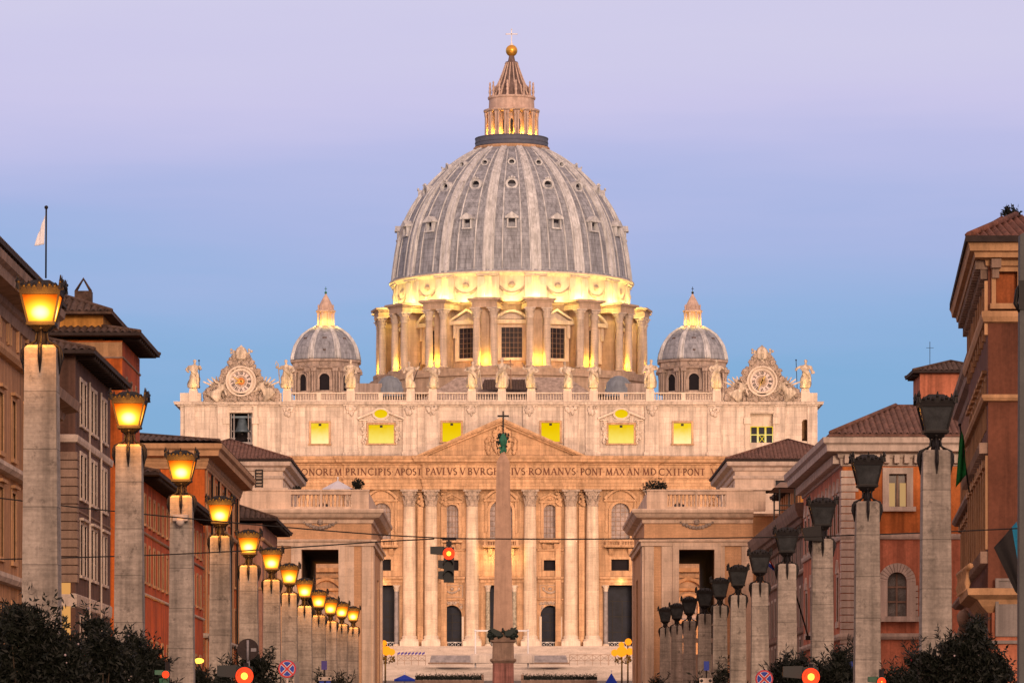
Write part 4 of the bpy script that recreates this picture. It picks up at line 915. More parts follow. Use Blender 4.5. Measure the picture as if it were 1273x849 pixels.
for i in range(16):
    a = da * i; P = PR(a); mb.prism([(-1.6 * k_, LZ(175)), (1.6 * k_, LZ(175)), (1.6 * k_, LZ(154)), (1.1 * k_, LZ(151.6)), (0, LZ(150.8)), (-1.1 * k_, LZ(151.6)), (-1.6 * k_, LZ(154))], P, 20 * k_, 24.15 * k_)
mb.build('lantern_windows', M['darkdoor'], lan, AX)
mb = MB()      # volutes + candelabra round the spire
for i in range(16):
    a = da * (i + .5); p = PR(a)(0, 0, 27.3 * k_)
    mb.lathe([(2.1 * k_, LZ(122)), (1.4 * k_, LZ(120)), (1.1 * k_, LZ(117)), (2.0 * k_, LZ(115)), (1.0 * k_, LZ(112)), (1.6 * k_, LZ(110)), (.7 * k_, LZ(107)), (1.3 * k_, LZ(105)), (0, LZ(103))], (p[0], p[1]), 6)
    q = PR(a)
    mb.tube([q(0, LZ(122), 25.5 * k_), q(0, LZ(116), 22 * k_), q(0, LZ(110), 21 * k_), q(0, LZ(107), 18 * k_)], 1.2 * k_, 5)
mb.build('candelabra', M['lantern'], lan, AX)
mb = MB(); sp_ = [(24, 122), (21.5, 116), (18, 108), (14.5, 100), (11.5, 92), (9, 85), (7.2, 80), (7.8, 79), (7.6, 77.5), (4.6, 76.5), (3.6, 72), (3.2, 69.5)]
mb.lathe([(r * k_, LZ(y)) for r, y in sp_], c, 32)
sp = mb.build('spire', M['spire'], lan, AX); mb = MB()
for i in range(16): P = PR(da * (i + .5)); mb.tube([P(0, LZ(y), (r + .4) * k_) for r, y in sp_[:8]], [1.25 * k_, 1.1 * k_, 1 * k_, .9 * k_, .8 * k_, .7 * k_, .7 * k_, .9 * k_], 5)
mb.build('spire_rib', M['lantern'], lan, AX)
mb = MB(); mb.ball((lx, DD, LZ(63.5)), 7.3 * k_, 24); mb.build('gilt_ball', M['gold'], lan, AX)
mb = MB(); mb.lathe([(3.4 * k_, LZ(58.5)), (2.2 * k_, LZ(56.5)), (1.2 * k_, LZ(54)), (.4 * k_, LZ(53))], c, 10); mb.box(lx - .09, lx + .09, DD - .09, DD + .09, LZ(54.5), LZ(37)); mb.box(lx - 6.6 * k_, lx + 6.6 * k_, DD - .09, DD + .09, LZ(43.4), LZ(42.2))
for p in ((-6.6, 42.8), (6.6, 42.8), (0, 37)): mb.ball((lx + p[0] * k_, DD, LZ(p[1])), 1.0 * k_, 6)
mb.build('cross', M['whitem'], lan, AX)
# ================================================================== SMALL DOMES
def small_dome(cx_, D, gold_, lab):
    x = X(cx_, D); k = D / F; z = lambda p: Z(p, D); c = (x, D); A = Vector((x, D, z(487)))
    mb = MB(); mb.lathe([(40 * k, z(505)), (40 * k, z(462)), (45 * k, z(461)), (46.5 * k, z(458.5)), (43.5 * k, z(458)), (43.5 * k, z(453)), (46.5 * k, z(452)), (47 * k, z(449.6)), (43 * k, z(449))], c, 8, a0=math.pi / 8, a1=2 * math.pi + math.pi / 8, sm=False)
    dr = mb.build('small_dome_drum', M['travd'], bas, A)
    PQ = lambda a: (lambda u, v, w: (x + math.sin(a) * w + math.cos(a) * u, D - math.cos(a) * w + math.sin(a) * u, v))
    ap = 40 * k * math.cos(math.pi / 8)
    for i in range(8):
        P = PQ(i * math.pi / 4); mb = MB(); r = 6.5 * k
        mb.prism([(-r, z(488)), (r, z(488)), (r, z(474))] + [(r * math.cos(math.pi * q / 10), z(474) + r * math.sin(math.pi * q / 10)) for q in range(1, 10)] + [(-r, z(474))], P, ap - .5, ap + .02); mb.build('drum_opening', M['dark'], dr, A)
        mb = MB()
        for q in range(12):
            a0, a1 = math.pi * q / 12, math.pi * (q + 1) / 12; e = lambda a, f: (r * f * math.cos(a), z(474) + r * f * math.sin(a)); mb.prism([e(a0, 1), e(a1, 1), e(a1, 1.3), e(a0, 1.3)], P, ap - .1, ap + .35)
        for s2 in (-1, 1):
            mb.pbox(P, s2 * 8 * k - .3, s2 * 8 * k + .3, z(488), z(474), ap - .1, ap + .3)
            for g in (11.6, 14.8): pp = P(s2 * g * k, 0, ap + .6); mb.lathe([(1.5 * k, z(490)), (1.2 * k, z(488)), (1.1 * k, z(472)), (1.7 * k, z(467)), (1.8 * k, z(465))], (pp[0], pp[1]), 8)
            mb.pbox(P, s2 * 13.2 * k - 3.4 * k, s2 * 13.2 * k + 3.4 * k, z(465), z(461), ap - .1, ap + 1.3)
        festoon(mb, 0, 0, 0, 0.01, .001, 0) if False else None
        mb.build('drum_arcade', M['travd'], dr, A)
    for i in range(8):
        P = PQ(i * math.pi / 4); mb = MB(); ap2 = 43.5 * k * math.cos(math.pi / 8)
        for t in range(11): q = t / 10 * 2 - 1; mb.ball(P(q * 6 * k, z(454.5) - .55 * (1 - q * q), ap2), .2, 5)
        mb.build('festoon', M['carv'], dr, A)
    pf = [(44, 449), (43.6, 445), (42.5, 440), (40, 432), (36, 425), (30, 417.5), (22, 411.5), (15, 408), (11, 407)]
    mb = MB(); mb.lathe([(r * k, z(y)) for r, y in pf], c, 48); sh = mb.build('small_dome_shell', M['lead'], bas, A)
    for i in range(8):
        a = (i + .5) * math.pi / 4; P = PQ(a); mb = MB(); mb.tube([P(0, z(y), (r + .3) * k) for r, y in pf], [.42, .42, .4, .4, .36, .34, .3, .3, .3], 6)
        for s2 in (-1, 1): mb.tube([P(s2 * r * .075 * k, z(y), (r + .1) * k) for r, y in pf], .14, 5)
        mb.build('dome_rib', M['rib'], sh, A)
    mb = MB()
    for i in range(8):
        P = PQ(i * math.pi / 4)
        for y, r_, w_ in ((424, 35.2, 2.6), (437, 41.6, 1.6)):
            if (i + int(y)) % 3: mb.hexa([P(-w_ * k, z(y + 2.5), r_ * k - 1), P(w_ * k, z(y + 2.5), r_ * k - 1), P(w_ * k, z(y + 2.5), (r_ + 1.0) * k), P(-w_ * k, z(y + 2.5), (r_ + 1.0) * k), P(-w_ * k, z(y - 2), r_ * k - 1), P(w_ * k, z(y - 2), r_ * k - 1), P(w_ * k, z(y - 2), (r_ - 1.1) * k), P(-w_ * k, z(y - 2), (r_ - 1.1) * k)])
    mb.build('roof_hatch', M['tiled'], sh, A)
    mb = MB(); mb.lathe([(13.5 * k, z(408)), (13.5 * k, z(405.5)), (9 * k, z(405)), (7.5 * k, z(404.8)), (7.5 * k, z(389)), (11.8 * k, z(388.6)), (12.4 * k, z(387)), (12 * k, z(386)), (9.5 * k, z(385)), (9.3 * k, z(380.5)), (8 * k, z(379)), (5.5 * k, z(374)), (3 * k, z(369.5)), (1.5 * k, z(367)), (1.2 * k, z(365.6))], c, 16, sm=False)
    la = mb.build('small_lantern', M['lantern'], bas, A); mb = MB()
    for i in range(8):
        P = PQ((i + .5) * math.pi / 4); p = P(0, 0, 10.2 * k); mb.lathe([(1.7 * k, z(405.5)), (1.3 * k, z(404)), (1.2 * k, z(392)), (1.7 * k, z(389))], (p[0], p[1]), 8); p = P(0, 0, 10 * k); mb.lathe([(1.0 * k, z(386)), (.5 * k, z(383)), (.9 * k, z(381)), (0, z(378))], (p[0], p[1]), 6)
    mb.build('column', M['lantern'], la, A)
    mb = MB(); mb.ball((x, D, z(364)), 1.7 * k, 10); mb.tube([(x, D, z(363)), (x, D, z(356.5))], .07, 4); mb.tube([(x - 1.6 * k, D, z(359)), (x + 1.6 * k, D, z(359))], .07, 4); mb.build('cross', M['verd'] if not gold_ else M['iron'], la, A)
    [light('POINT', (x + 13.5 * k * math.sin(i * math.pi / 4), D - 13.5 * k * math.cos(i * math.pi / 4), z(402)), 150, (1, .60, .10), .3, la) for i in (-2, -1, 0, 1, 2)]
small_dome(405, 850, 0, 'l'); small_dome(861, 850, 1, 'r')
# ================================================================== CLOCKS
def clock(cx_, hr, mn, dialcol):
    A = Vector((fx(cx_), 770, fz(499))); P = PF(769.6); x = fx(cx_); k = S; z = fz
    mb = MB(); pl = [(-26, 499), (26, 499), (26, 486), (24.5, 478), (24.5, 469), (21, 461), (15, 457), (11, 454), (14, 450), (13, 445), (8, 440), (4, 438), (-4, 438), (-8, 440), (-13, 445), (-14, 450), (-11, 454), (-15, 457), (-21, 461), (-24.5, 469), (-24.5, 478), (-26, 486)]
    mb.prism([(x + a * k, z(b)) for a, b in pl[::-1]], P, -1.6, 0)
    mb.pbox(P, x - 19 * k, x + 19 * k, z(499), z(490.5), 0, .5); mb.pbox(P, x - 20 * k, x + 20 * k, z(491), z(489.5), 0, .7)
    lumpy(mb, x - 17 * k, x + 17 * k, 769, z(498), z(492), .3, 46, 3)
    q = random.Random(int(cx_))
    for i in range(480):
        a = q.uniform(0, math.pi * 2); r = q.uniform(18.5, 25) * k; px_, pz_ = x + math.cos(a) * r * 1.02, z(474.5) + math.sin(a) * r
        if pz_ < z(492): continue
        mb.ball((px_, 769.3 - q.random() * .4, pz_), q.uniform(.13, .34), 6, (q.uniform(.6, 1.5), .8, q.uniform(.6, 1.6)), .3)
    for i in range(240):
        t = q.random(); hw = (13 + 4 * math.sin(t * 3.3) - 9 * t * t) * k; mb.ball((x + q.uniform(-hw, hw), 769.3, z(457 - t * 17)), q.uniform(.14, .34), 6, (q.uniform(.6, 1.4), .9, 1.3), .3)
    for s2 in (-1, 1):
        for (cx3, cz3, r3, w3) in ((20.5, 463, 3.2, .32), (24.5, 472, 2.6, .28), (13.5, 452, 2.8, .28), (27, 483, 3.0, .3), (9, 444, 2.2, .22)):
            mb.tube([(x + s2 * (cx3 + r3 * (1 - tt / 14) * math.cos(tt * .8)) * k, 768.9, z(cz3) + r3 * (1 - tt / 14) * math.sin(tt * .8) * k) for tt in range(12)], w3, 6)
    cl = mb.build('clock', M['carv'], bas, A)
    mb = MB()
    for r0, r1, w0, w1 in ((17, 19, 0, 1.1), (15.2, 17, 0, .7), (13.2, 15.2, 0, .95)):
        n = 40
        for i in range(n):
            a0, a1 = 2 * math.pi * i / n, 2 * math.pi * (i + 1) / n; e = lambda a, r: (x + r * k * math.cos(a), z(474.5) + r * k * math.sin(a)); mb.prism([e(a0, r0), e(a1, r0), e(a1, r1), e(a0, r1)], P, w0, w1)
    mb.build('clock_ring', M['travp'], cl, A)
    mb = MB(); n = 40; mb.prism([(x + 13.3 * k * math.cos(2 * math.pi * i / n), z(474.5) + 13.3 * k * math.sin(2 * math.pi * i / n)) for i in range(n)], P, 0, .3); mb.cur = 1
    mb.prism([(x + 7.2 * k * math.cos(2 * math.pi * i / n), z(474.5) + 7.2 * k * math.sin(2 * math.pi * i / n)) for i in range(n)], P, .3, .36); mb.cur = 2
    mb.prism([(x + 4.6 * k * math.cos(2 * math.pi * i / n), z(474.5) + 4.6 * k * math.sin(2 * math.pi * i / n)) for i in range(n)], P, .36, .40)
    dl = mb.build('dial', [M['dialw'], M['carv'], M[dialcol]], cl, A)
    ro = ['XII', 'I', 'II', 'III', 'IIII', 'V', 'VI', 'VII', 'VIII', 'IX', 'X', 'XI']
    for i, s in enumerate(ro):
        a = math.pi / 2 - i * math.pi / 6; tot = sum(GL[c_][0] for c_ in s); h = 3.7 * k; sx_ = min(.8, 2.6 / tot * .95)
        ca, sa = math.cos(a), math.sin(a)
        Q = lambda u, v, w: (x + ca * (8.4 * k + v) + sa * u, 769.6 - w, z(474.5) + sa * (8.4 * k + v) - ca * u)
        u = -tot * h * sx_ / 2; mb = MB()
        for c_ in s: glyph(mb, c_, u, 0, h, sx_, Q, .3, .36); u += GL[c_][0] * h * sx_
        mb.build('numeral', M['iron'], dl, A)
    mb = MB()
    for a, l_, w_ in ((math.pi / 2 - hr, 8, .16), (math.pi / 2 - mn, 11.5, .11)):
        ca, sa = math.cos(a), math.sin(a); Q = lambda u, v, w: (x + ca * v * k + sa * u, 769.6 - w, z(474.5) + sa * v * k - ca * u); mb.prism([(-w_, -3), (w_, -3), (w_ * .6, l_ * .9), (0, l_), (-w_ * .6, l_ * .9)], Q, .42, .5)
    mb.build('hand', M['handg'], dl, A)
    mb = MB(); t0 = z(447); mb.lathe([(0.9, t0), (1.15, t0 + .4), (1.05, t0 + .7), (1.25, t0 + 1.0), (1.1, t0 + 1.35), (1.0, t0 + 1.6), (.75, t0 + 2.0), (.3, t0 + 2.3), (.12, t0 + 2.5), (0, t0 + 2.6)], (x, 769.4), 16)
    for s2 in (-1, 1):
        mb.tube([(x - s2 * 1.9, 769.0, t0 - 2.0), (x + s2 * 1.5, 769.0, t0 + 1.2)], .17, 6)
        for q_ in range(3): a = q_ * 2.1; mb.ball((x + s2 * 1.6 + .3 * math.cos(a), 769.0, t0 + 1.4 + .3 * math.sin(a)), .26, 6)
        mb.box(x - s2 * 1.9 - .3, x - s2 * 1.9 + .3, 768.9, 769.1, t0 - 2.1, t0 - 1.5)
    mb.build('tiara_and_keys', M['statue'], cl, A)
    for s2 in (-1, 1):      # reclining winged angel each side
        V, Fs = figure(4.0, ((-.22, -.08, .70), (-.34, -.05, .80)), ((.2, -.1, .66), (.30, -.16, .55)), .02, .03, 1.5, s2 + 2)
        V = [Vector((p.x * 1.25, p.y, p.z)) for p in V]; th = s2 * rad(40); mb = MB(); cx2 = x + s2 * 37 * k; cz2 = z(498)
        T = lambda p: (cx2 + p[0] * math.cos(th) - p[2] * math.sin(th), 768.9 + p[1], cz2 + .3 + p[0] * math.sin(th) + p[2] * math.cos(th))
        mb.smooth = True; mb.add([T(p) for p in V], Fs); mb.smooth = False
        wv = []
        for j in range(7):
            a = rad(155 - j * 17); b_ = Vector((cx2 - s2 * 1.4, 769.5, cz2 + 2.2)); tip = b_ + Vector((s2 * -math.cos(a) * (3.2 - .28 * j) , .1, math.sin(a) * (2.3 - .1 * j) + .2)); w_ = .28
            d_ = (tip - b_).normalized(); nn = Vector((-d_.z, 0, d_.x)) * w_
            mb.prism([(b_.x + nn.x, b_.z + nn.z), (b_.x - nn.x, b_.z - nn.z), (tip.x - nn.x * .4, tip.z - nn.z * .4), (tip.x + nn.x * .3, tip.z + nn.z * .3)], PF(769.5 + .05 * j), -.1, .1)
        mb.build('angel', M['statue'], cl, A)
    for s2 in (-1, 1):
        mb = MB()
        for i in range(230):
            t = q.random(); mb.ball((x + s2 * (22 + t * 24) * k, 769.6 + q.uniform(-.4, .2), z(499 - q.random() * (31 - 19 * t))), q.uniform(.14, .38), 6, (q.uniform(.6, 1.5), .8, q.uniform(.6, 1.5)), .3)
        mb.build('trophy_carving', M['carv'], cl, A)
M['dialw'] = mat('pale_clock_dial', (.62, .52, .50), var=.08, scale=1); M['dialo'] = mat('gilded_dial_centre', (.50, .18, .05), var=.3, scale=2); M['dialb'] = mat('brown_dial_centre', (.30, .20, .12), var=.3, scale=2)
M['handg'] = mat('gilt_hand', (.55, .38, .08), rough=.4, var=.1, bump=0)
clock(300, rad(250), rad(300), 'dialo'); clock(947, rad(30), rad(205), 'dialb')
# ================================================================== STATUES ON THE BALUSTRADE
POSE = [
 (((-.2, -.03, .66), (-.12, -.12, .56)), ((.2, -.02, .66), (.19, -.1, .80)), 'staffR', 0.02),
 (((-.19, -.02, .68), (-.26, -.08, .74)), ((.2, -.02, .66), (.14, -.12, .58)), 'crookL', -.02),
 (((-.19, -.03, .65), (-.10, -.14, .62)), ((.19, -.03, .65), (.12, -.14, .52)), 'book', .0),
 (((-.2, -.02, .70), (-.22, -.08, .58)), ((.2, -.02, .72), (.27, -.06, .84)), 'spearR', -.03),
 (((-.19, -.03, .66), (-.17, -.12, .72)), ((.21, -.02, .64), (.16, -.1, .52)), None, .02),
 (((-.2, -.02, .68), (-.1, -.13, .64)), ((.22, -.03, .74), (.27, -.04, .90)), 'crossX', .02),
 (((-.2, -.03, .72), (-.13, -.12, .80)), ((.21, -.02, .70), (.27, -.08, .66)), 'cross', .0),
 (((-.22, -.02, .72), (-.28, -.04, .82)), ((.19, -.03, .66), (.11, -.13, .60)), 'clubL', .0),
 (((-.21, -.02, .66), (-.16, -.12, .54)), ((.19, -.03, .68), (.2, -.12, .76)), None, -.05),
 (((-.19, -.03, .66), (-.13, -.13, .70)), ((.2, -.02, .66), (.22, -.08, .54)), None, .03),
 (((-.2, -.02, .66), (-.2, -.1, .56)), ((.19, -.03, .67), (.1, -.13, .68)), 'book', .02),
 (((-.2, -.02, .68), (-.13, -.13, .58)), ((.21, -.02, .68), (.27, -.08, .70)), None, .0),
 (((-.23, -.02, .72), (-.27, -.05, .62)), ((.2, -.02, .66), (.22, -.08, .52)), 'staffL', .01)]
SL = ['robed saint statue with thin staff at the left end of the balustrade',
      'robed saint statue just right of the left clock, raising a tall crook',
      'robed statue with a book in front of the left small dome',
      'robed statue lifting a spear to its left, above the little lead cupola on the left',
      'robed statue with hands near its chest, between the spear and crossed beam statues',
      'statue with one raised arm leaning on crossed beams, left of the central figure',
      'tallest statue at the middle of the balustrade, holding a long cross behind the pediment top',
      'statue lifting a club on its right hand, first one right of the cross-bearing central figure',
      'leaning statue with bent knee and lowered right arm, below a drum window right of centre',
      'upright statue with hand on chest, left of the right little lead cupola',
      'robed statue with a book between the right little cupola and the right small dome',
      'broad robed statue lit yellow on the balustrade directly left of the right clock',
      'robed saint statue with long staff at the right end of the balustrade']
for i, px in enumerate(ST):
    zb = fz(486.3); H = 5.4 if i != 6 else 6.1; x = fx(px); y = 770.2
    if 3 <= i <= 9: H *= .93
    t = thing('statue', SL[i], 'statue', (x, y, zb), 'saint statues along the balustrade'); aL, aR, att_, ln = POSE[i]
    V, Fs = figure(H, aL, aR, ln, .02 * (-1) ** i, 1.12, i * 1.7)
    mb = MB(); mb.smooth = True; mb.add([(p.x + x, p.y + y, p.z + zb + .35) for p in V], Fs); mb.smooth = False; b = mb.build('body', M['statue'], t)
    s3 = (-1) ** (i // 2); mb = MB()      # cloak thrown from one shoulder across to the hip
    for o3 in (0, .045, .09): mb.tube([(x + s3 * q_[0] * H * 1.5, y + q_[1] * H * 1.45, zb + .35 + (q_[2] - o3) * H) for q_ in ((-.10, .02, .79), (-.09, -.06, .76), (-.02, -.095, .68), (.06, -.095, .58), (.10, -.06, .48), (.115, -.02, .34), (.11, .01, .22))], [.02 * H, .03 * H, .032 * H, .034 * H, .04 * H, .038 * H, .012 * H], 7)
    mb.build('cloak', M['statue'], t)
    mb = MB(); mb.box(x - .7, x + .7, y - .7, y + .7, zb - .03, zb + .4); mb.build('plinth', M['travp'], t)
    h = lambda q: (x + q[0] * H, y + q[1] * H, zb + .35 + q[2] * H); mb = MB(); hL, hR = h(aL[1]), h(aR[1]); mm = 'statue'
    if att_ == 'staffR': mb.tube([(hR[0] + .1, hR[1], zb + .4), (hR[0], hR[1], zb + H * 1.0)], .06); mb.ball((hR[0], hR[1], zb + H * 1.02), .17, 6); mm = 'iron'
    elif att_ == 'staffL': mb.tube([(hL[0], hL[1], zb + .4), (hL[0] - .2, hL[1], zb + H * 1.03)], .06); mb.ball((hL[0] - .2, hL[1], zb + H * 1.04), .16, 6); mm = 'iron'
    elif att_ == 'crookL': mb.tube([(hL[0] + .1, hL[1], zb + H * .2), (hL[0] - .2, hL[1], zb + H * .9), (hL[0] - .55, hL[1], zb + H * 1.0), (hL[0] - .7, hL[1], zb + H * .88)], .1); mb.ball((hL[0] - .4, hL[1], zb + H * .8), .3, 6)
    elif att_ == 'spearR': mb.tube([(hR[0] - .9, hR[1], zb + H * .3), (hR[0] + .4, hR[1], zb + H * 1.05)], .07); mm = 'iron'
    elif att_ == 'crossX': mb.tube([(hR[0] - .5, hR[1] + .3, zb + H * .3), (hR[0] + .3, hR[1] + .1, zb + H * 1.1)], .14); mb.tube([(hR[0] + .5, hR[1] + .2, zb + .4), (hR[0] - .1, hR[1] + .2, zb + H * .95)], .13)
    elif att_ == 'cross': mb.tube([(hR[0] + .1, hR[1], zb + .4), (hR[0], hR[1], zb + H * 1.0)], .11); mb.tube([(hR[0] - .6, hR[1], zb + H * .85), (hR[0] + .6, hR[1], zb + H * .85)], .11); mm = 'trimd'
    elif att_ == 'clubL': mb.tube([(hL[0] + .2, hL[1], hL[2] - .4), (hL[0] - .3, hL[1], hL[2] + .7)], [.07, .15]); mm = 'trimd'
    elif att_ == 'book': mb.hexa([(hL[0] - .05 + a, hL[1] - .1 + b_, hL[2] + c_) for c_ in (0, .45) for a, b_ in ((0, 0), (.5, 0), (.5, .14), (0, .14))])
    if mb.v: mb.build('attribute' if att_ not in ('book',) else 'book', M[mm], t)
    light('SPOT', (x, y - 3.0, zb - .9), 420 if i not in (3, 4) else 200, (1, .62, .06), .1, t, (x, y - .05, zb + H * .38), 50, 1)
# floodlighting of the drum, the dome attic, the lantern and the facade (all real lamps on the roofs and the square)
for i in range(16):
    a = da * (i + .5)
    if math.cos(a) < -.15: continue
    p = polar(a, 152.5 * k_, dz(373.5)); light('POINT', p, rnd.uniform(1300, 2100), (1, .74, .20), .4, bas)
    a2 = da * i
    if math.cos(a2) > -.1: light('POINT', polar(a2, 156 * k_, dz(374)), rnd.uniform(900, 1400), (1, .72, .17), .4, bas)
    p = polar(a, 163 * k_, dz(462)); q = polar(a, 140 * k_, dz(420))
    light('POINT', polar(a, 165.5 * k_, dz(455)), rnd.uniform(600, 1200), (1, .54, .03), .25, bas)
    if math.cos(a2) > -.1: light('SPOT', polar(a2, 165 * k_, dz(465)), rnd.uniform(1100, 2100), (1, .43, .10), .5, bas, polar(a2, 135 * k_, dz(432)), 110, .9)
for i in range(16):
    a = da * i
    if math.cos(a) > 0: light('POINT', polar(a, 28.0 * k_, dz(168)), 700, (1, .50, .05), .2, bas)
for sg in (-1, 1):
    light('POINT', (fx(C0 + sg * 149), 769.0, fz(724)), 120, (1, .6, .25), .5, bas)
light('POINT', (fx(C0 - 13), 768.2, fz(693)), 260, (1, .62, .2), .4, bas); light('POINT', (fx(C0 + 13), 768.2, fz(693)), 260, (1, .62, .2), .4, bas)
# large floods for the front, hung high over the two colonnades and at the foot of the steps
for x, y, z, e, c_, t in ((-62, 650, 38, 235000, (1, .68, .44), (-25, 770, 54)), (62, 650, 38, 235000, (1, .68, .44), (25, 770, 54)),
                          (-52, 716, 26, 26000, (1, .46, .17), (-20, 770, 42)), (52, 716, 26, 26000, (1, .46, .17), (20, 770, 42)),
                          (-24, 812, 66, 16000, (1, .62, .40), (-10, 865, 84)), (24, 812, 66, 16000, (1, .62, .40), (10, 865, 84)), (-52, 830, 66, 9000, (1, .6, .36), (-22, 885, 82)), (54, 830, 66, 9000, (1, .6, .36), (24, 885, 82))):
    light('SPOT', (x, y, z), e, c_, 2.5, None, t, 110, 1)
# ================================================================== OBELISK
DO = 593.0; ox = X(625.5, DO); oz = lambda p: Z(p, DO); kk = DO / F
ob = thing('obelisk', 'tall red granite obelisk with bronze cross in front of the basilica', 'obelisk', (ox, DO, gz(DO)))
def frust(mb, x, y, a0, z0, a1, z1): mb.hexa([(x - a0, y - a0, z0), (x + a0, y - a0, z0), (x + a0, y + a0, z0), (x - a0, y + a0, z0), (x - a1, y - a1, z1), (x + a1, y - a1, z1), (x + a1, y + a1, z1), (x - a1, y + a1, z1)])
mb = MB(); frust(mb, ox, DO, 12.2 * kk, oz(785), 8.1 * kk, oz(575)); frust(mb, ox, DO, 8.1 * kk, oz(575), .9 * kk, oz(560)); mb.build('shaft', M['granite'], ob)
mb = MB(); z = oz(560); lumpy(mb, ox - .45, ox + .45, DO - .1, z - .2, z + .5, .25, 10); mb.lathe([(.35, z), (.25, z + .5), (.5, z + .9), (.62, z + 1.5), (.4, z + 2.0), (.12, z + 2.4)], (ox, DO), 8); mb.build('bronze_mount', M['verd'], ob)
mb = MB(); lumpy(mb, ox - .8, ox + .8, DO - .05, z + .2, z + 2.4, .2, 34, 5); mb.build('bronze_star', M['irong'], ob)
mb = MB(); mb.box(ox - .11, ox + .11, DO - .11, DO + .11, oz(540), oz(511)); mb.box(ox - 7.2 * kk, ox + 7.2 * kk, DO - .1, DO + .1, oz(518.2), oz(516)); mb.build('cross', M['iron'], ob)
for sx_ in (-1, 1):
    for sy in (-1, 1): mb = MB(); lumpy(mb, ox + sx_ * 1.5 - .4, ox + sx_ * 1.5 + .4, DO + sy * 1.5, oz(796), oz(784), .32, 26, 5, .9); mb.build('bronze_lion', M['irong'], ob)
mb = MB()
lumpy(mb, ox - 1.5, ox + 1.5, DO - 1.75, oz(792), oz(781), .26, 60, 12, .7, lambda u, v: v < .45 + .5 * abs(u) ** 1.2 or abs(u) < .15)
for sx_ in (-1, 1): mb.prism([(ox + sx_ * .15, oz(790)), (ox + sx_ * .4, oz(785)), (ox + sx_ * 1.9, oz(779)), (ox + sx_ * 1.6, oz(786)), (ox + sx_ * .9, oz(791))], PF(DO - 1.8), -.1, .15)
mb.build('bronze_eagle', M['irong'], ob)
mb = MB(); frust(mb, ox, DO, 13 * kk, oz(797), 13 * kk, oz(785.2)); frust(mb, ox, DO, 13.5 * kk, oz(820), 13 * kk, oz(797)); mb.sweep([(ox - 13.3 * kk, DO - 13.3 * kk), (ox + 13.3 * kk, DO - 13.3 * kk), (ox + 13.3 * kk, DO + 13.3 * kk), (ox - 13.3 * kk, DO + 13.3 * kk)], [(0, oz(824)), (.12, oz(823)), (.35, oz(821)), (.35, oz(819.5)), (0, oz(818))], True); mb.sweep([(ox - 13 * kk, DO - 13 * kk), (ox + 13 * kk, DO - 13 * kk), (ox + 13 * kk, DO + 13 * kk), (ox - 13 * kk, DO + 13 * kk)], [(0, oz(799)), (.3, oz(797.5)), (.35, oz(795.5)), (0, oz(795))], True); mb.build('pedestal', M['granbase'], ob)
mb = MB(); frust(mb, ox, DO, 13.4 * kk, gz(DO), 13.0 * kk, oz(822)); frust(mb, ox, DO, 22 * kk, gz(DO) - .5, 21 * kk, gz(DO) + .9); mb.build('lower_pedestal', M['granpink'], ob)
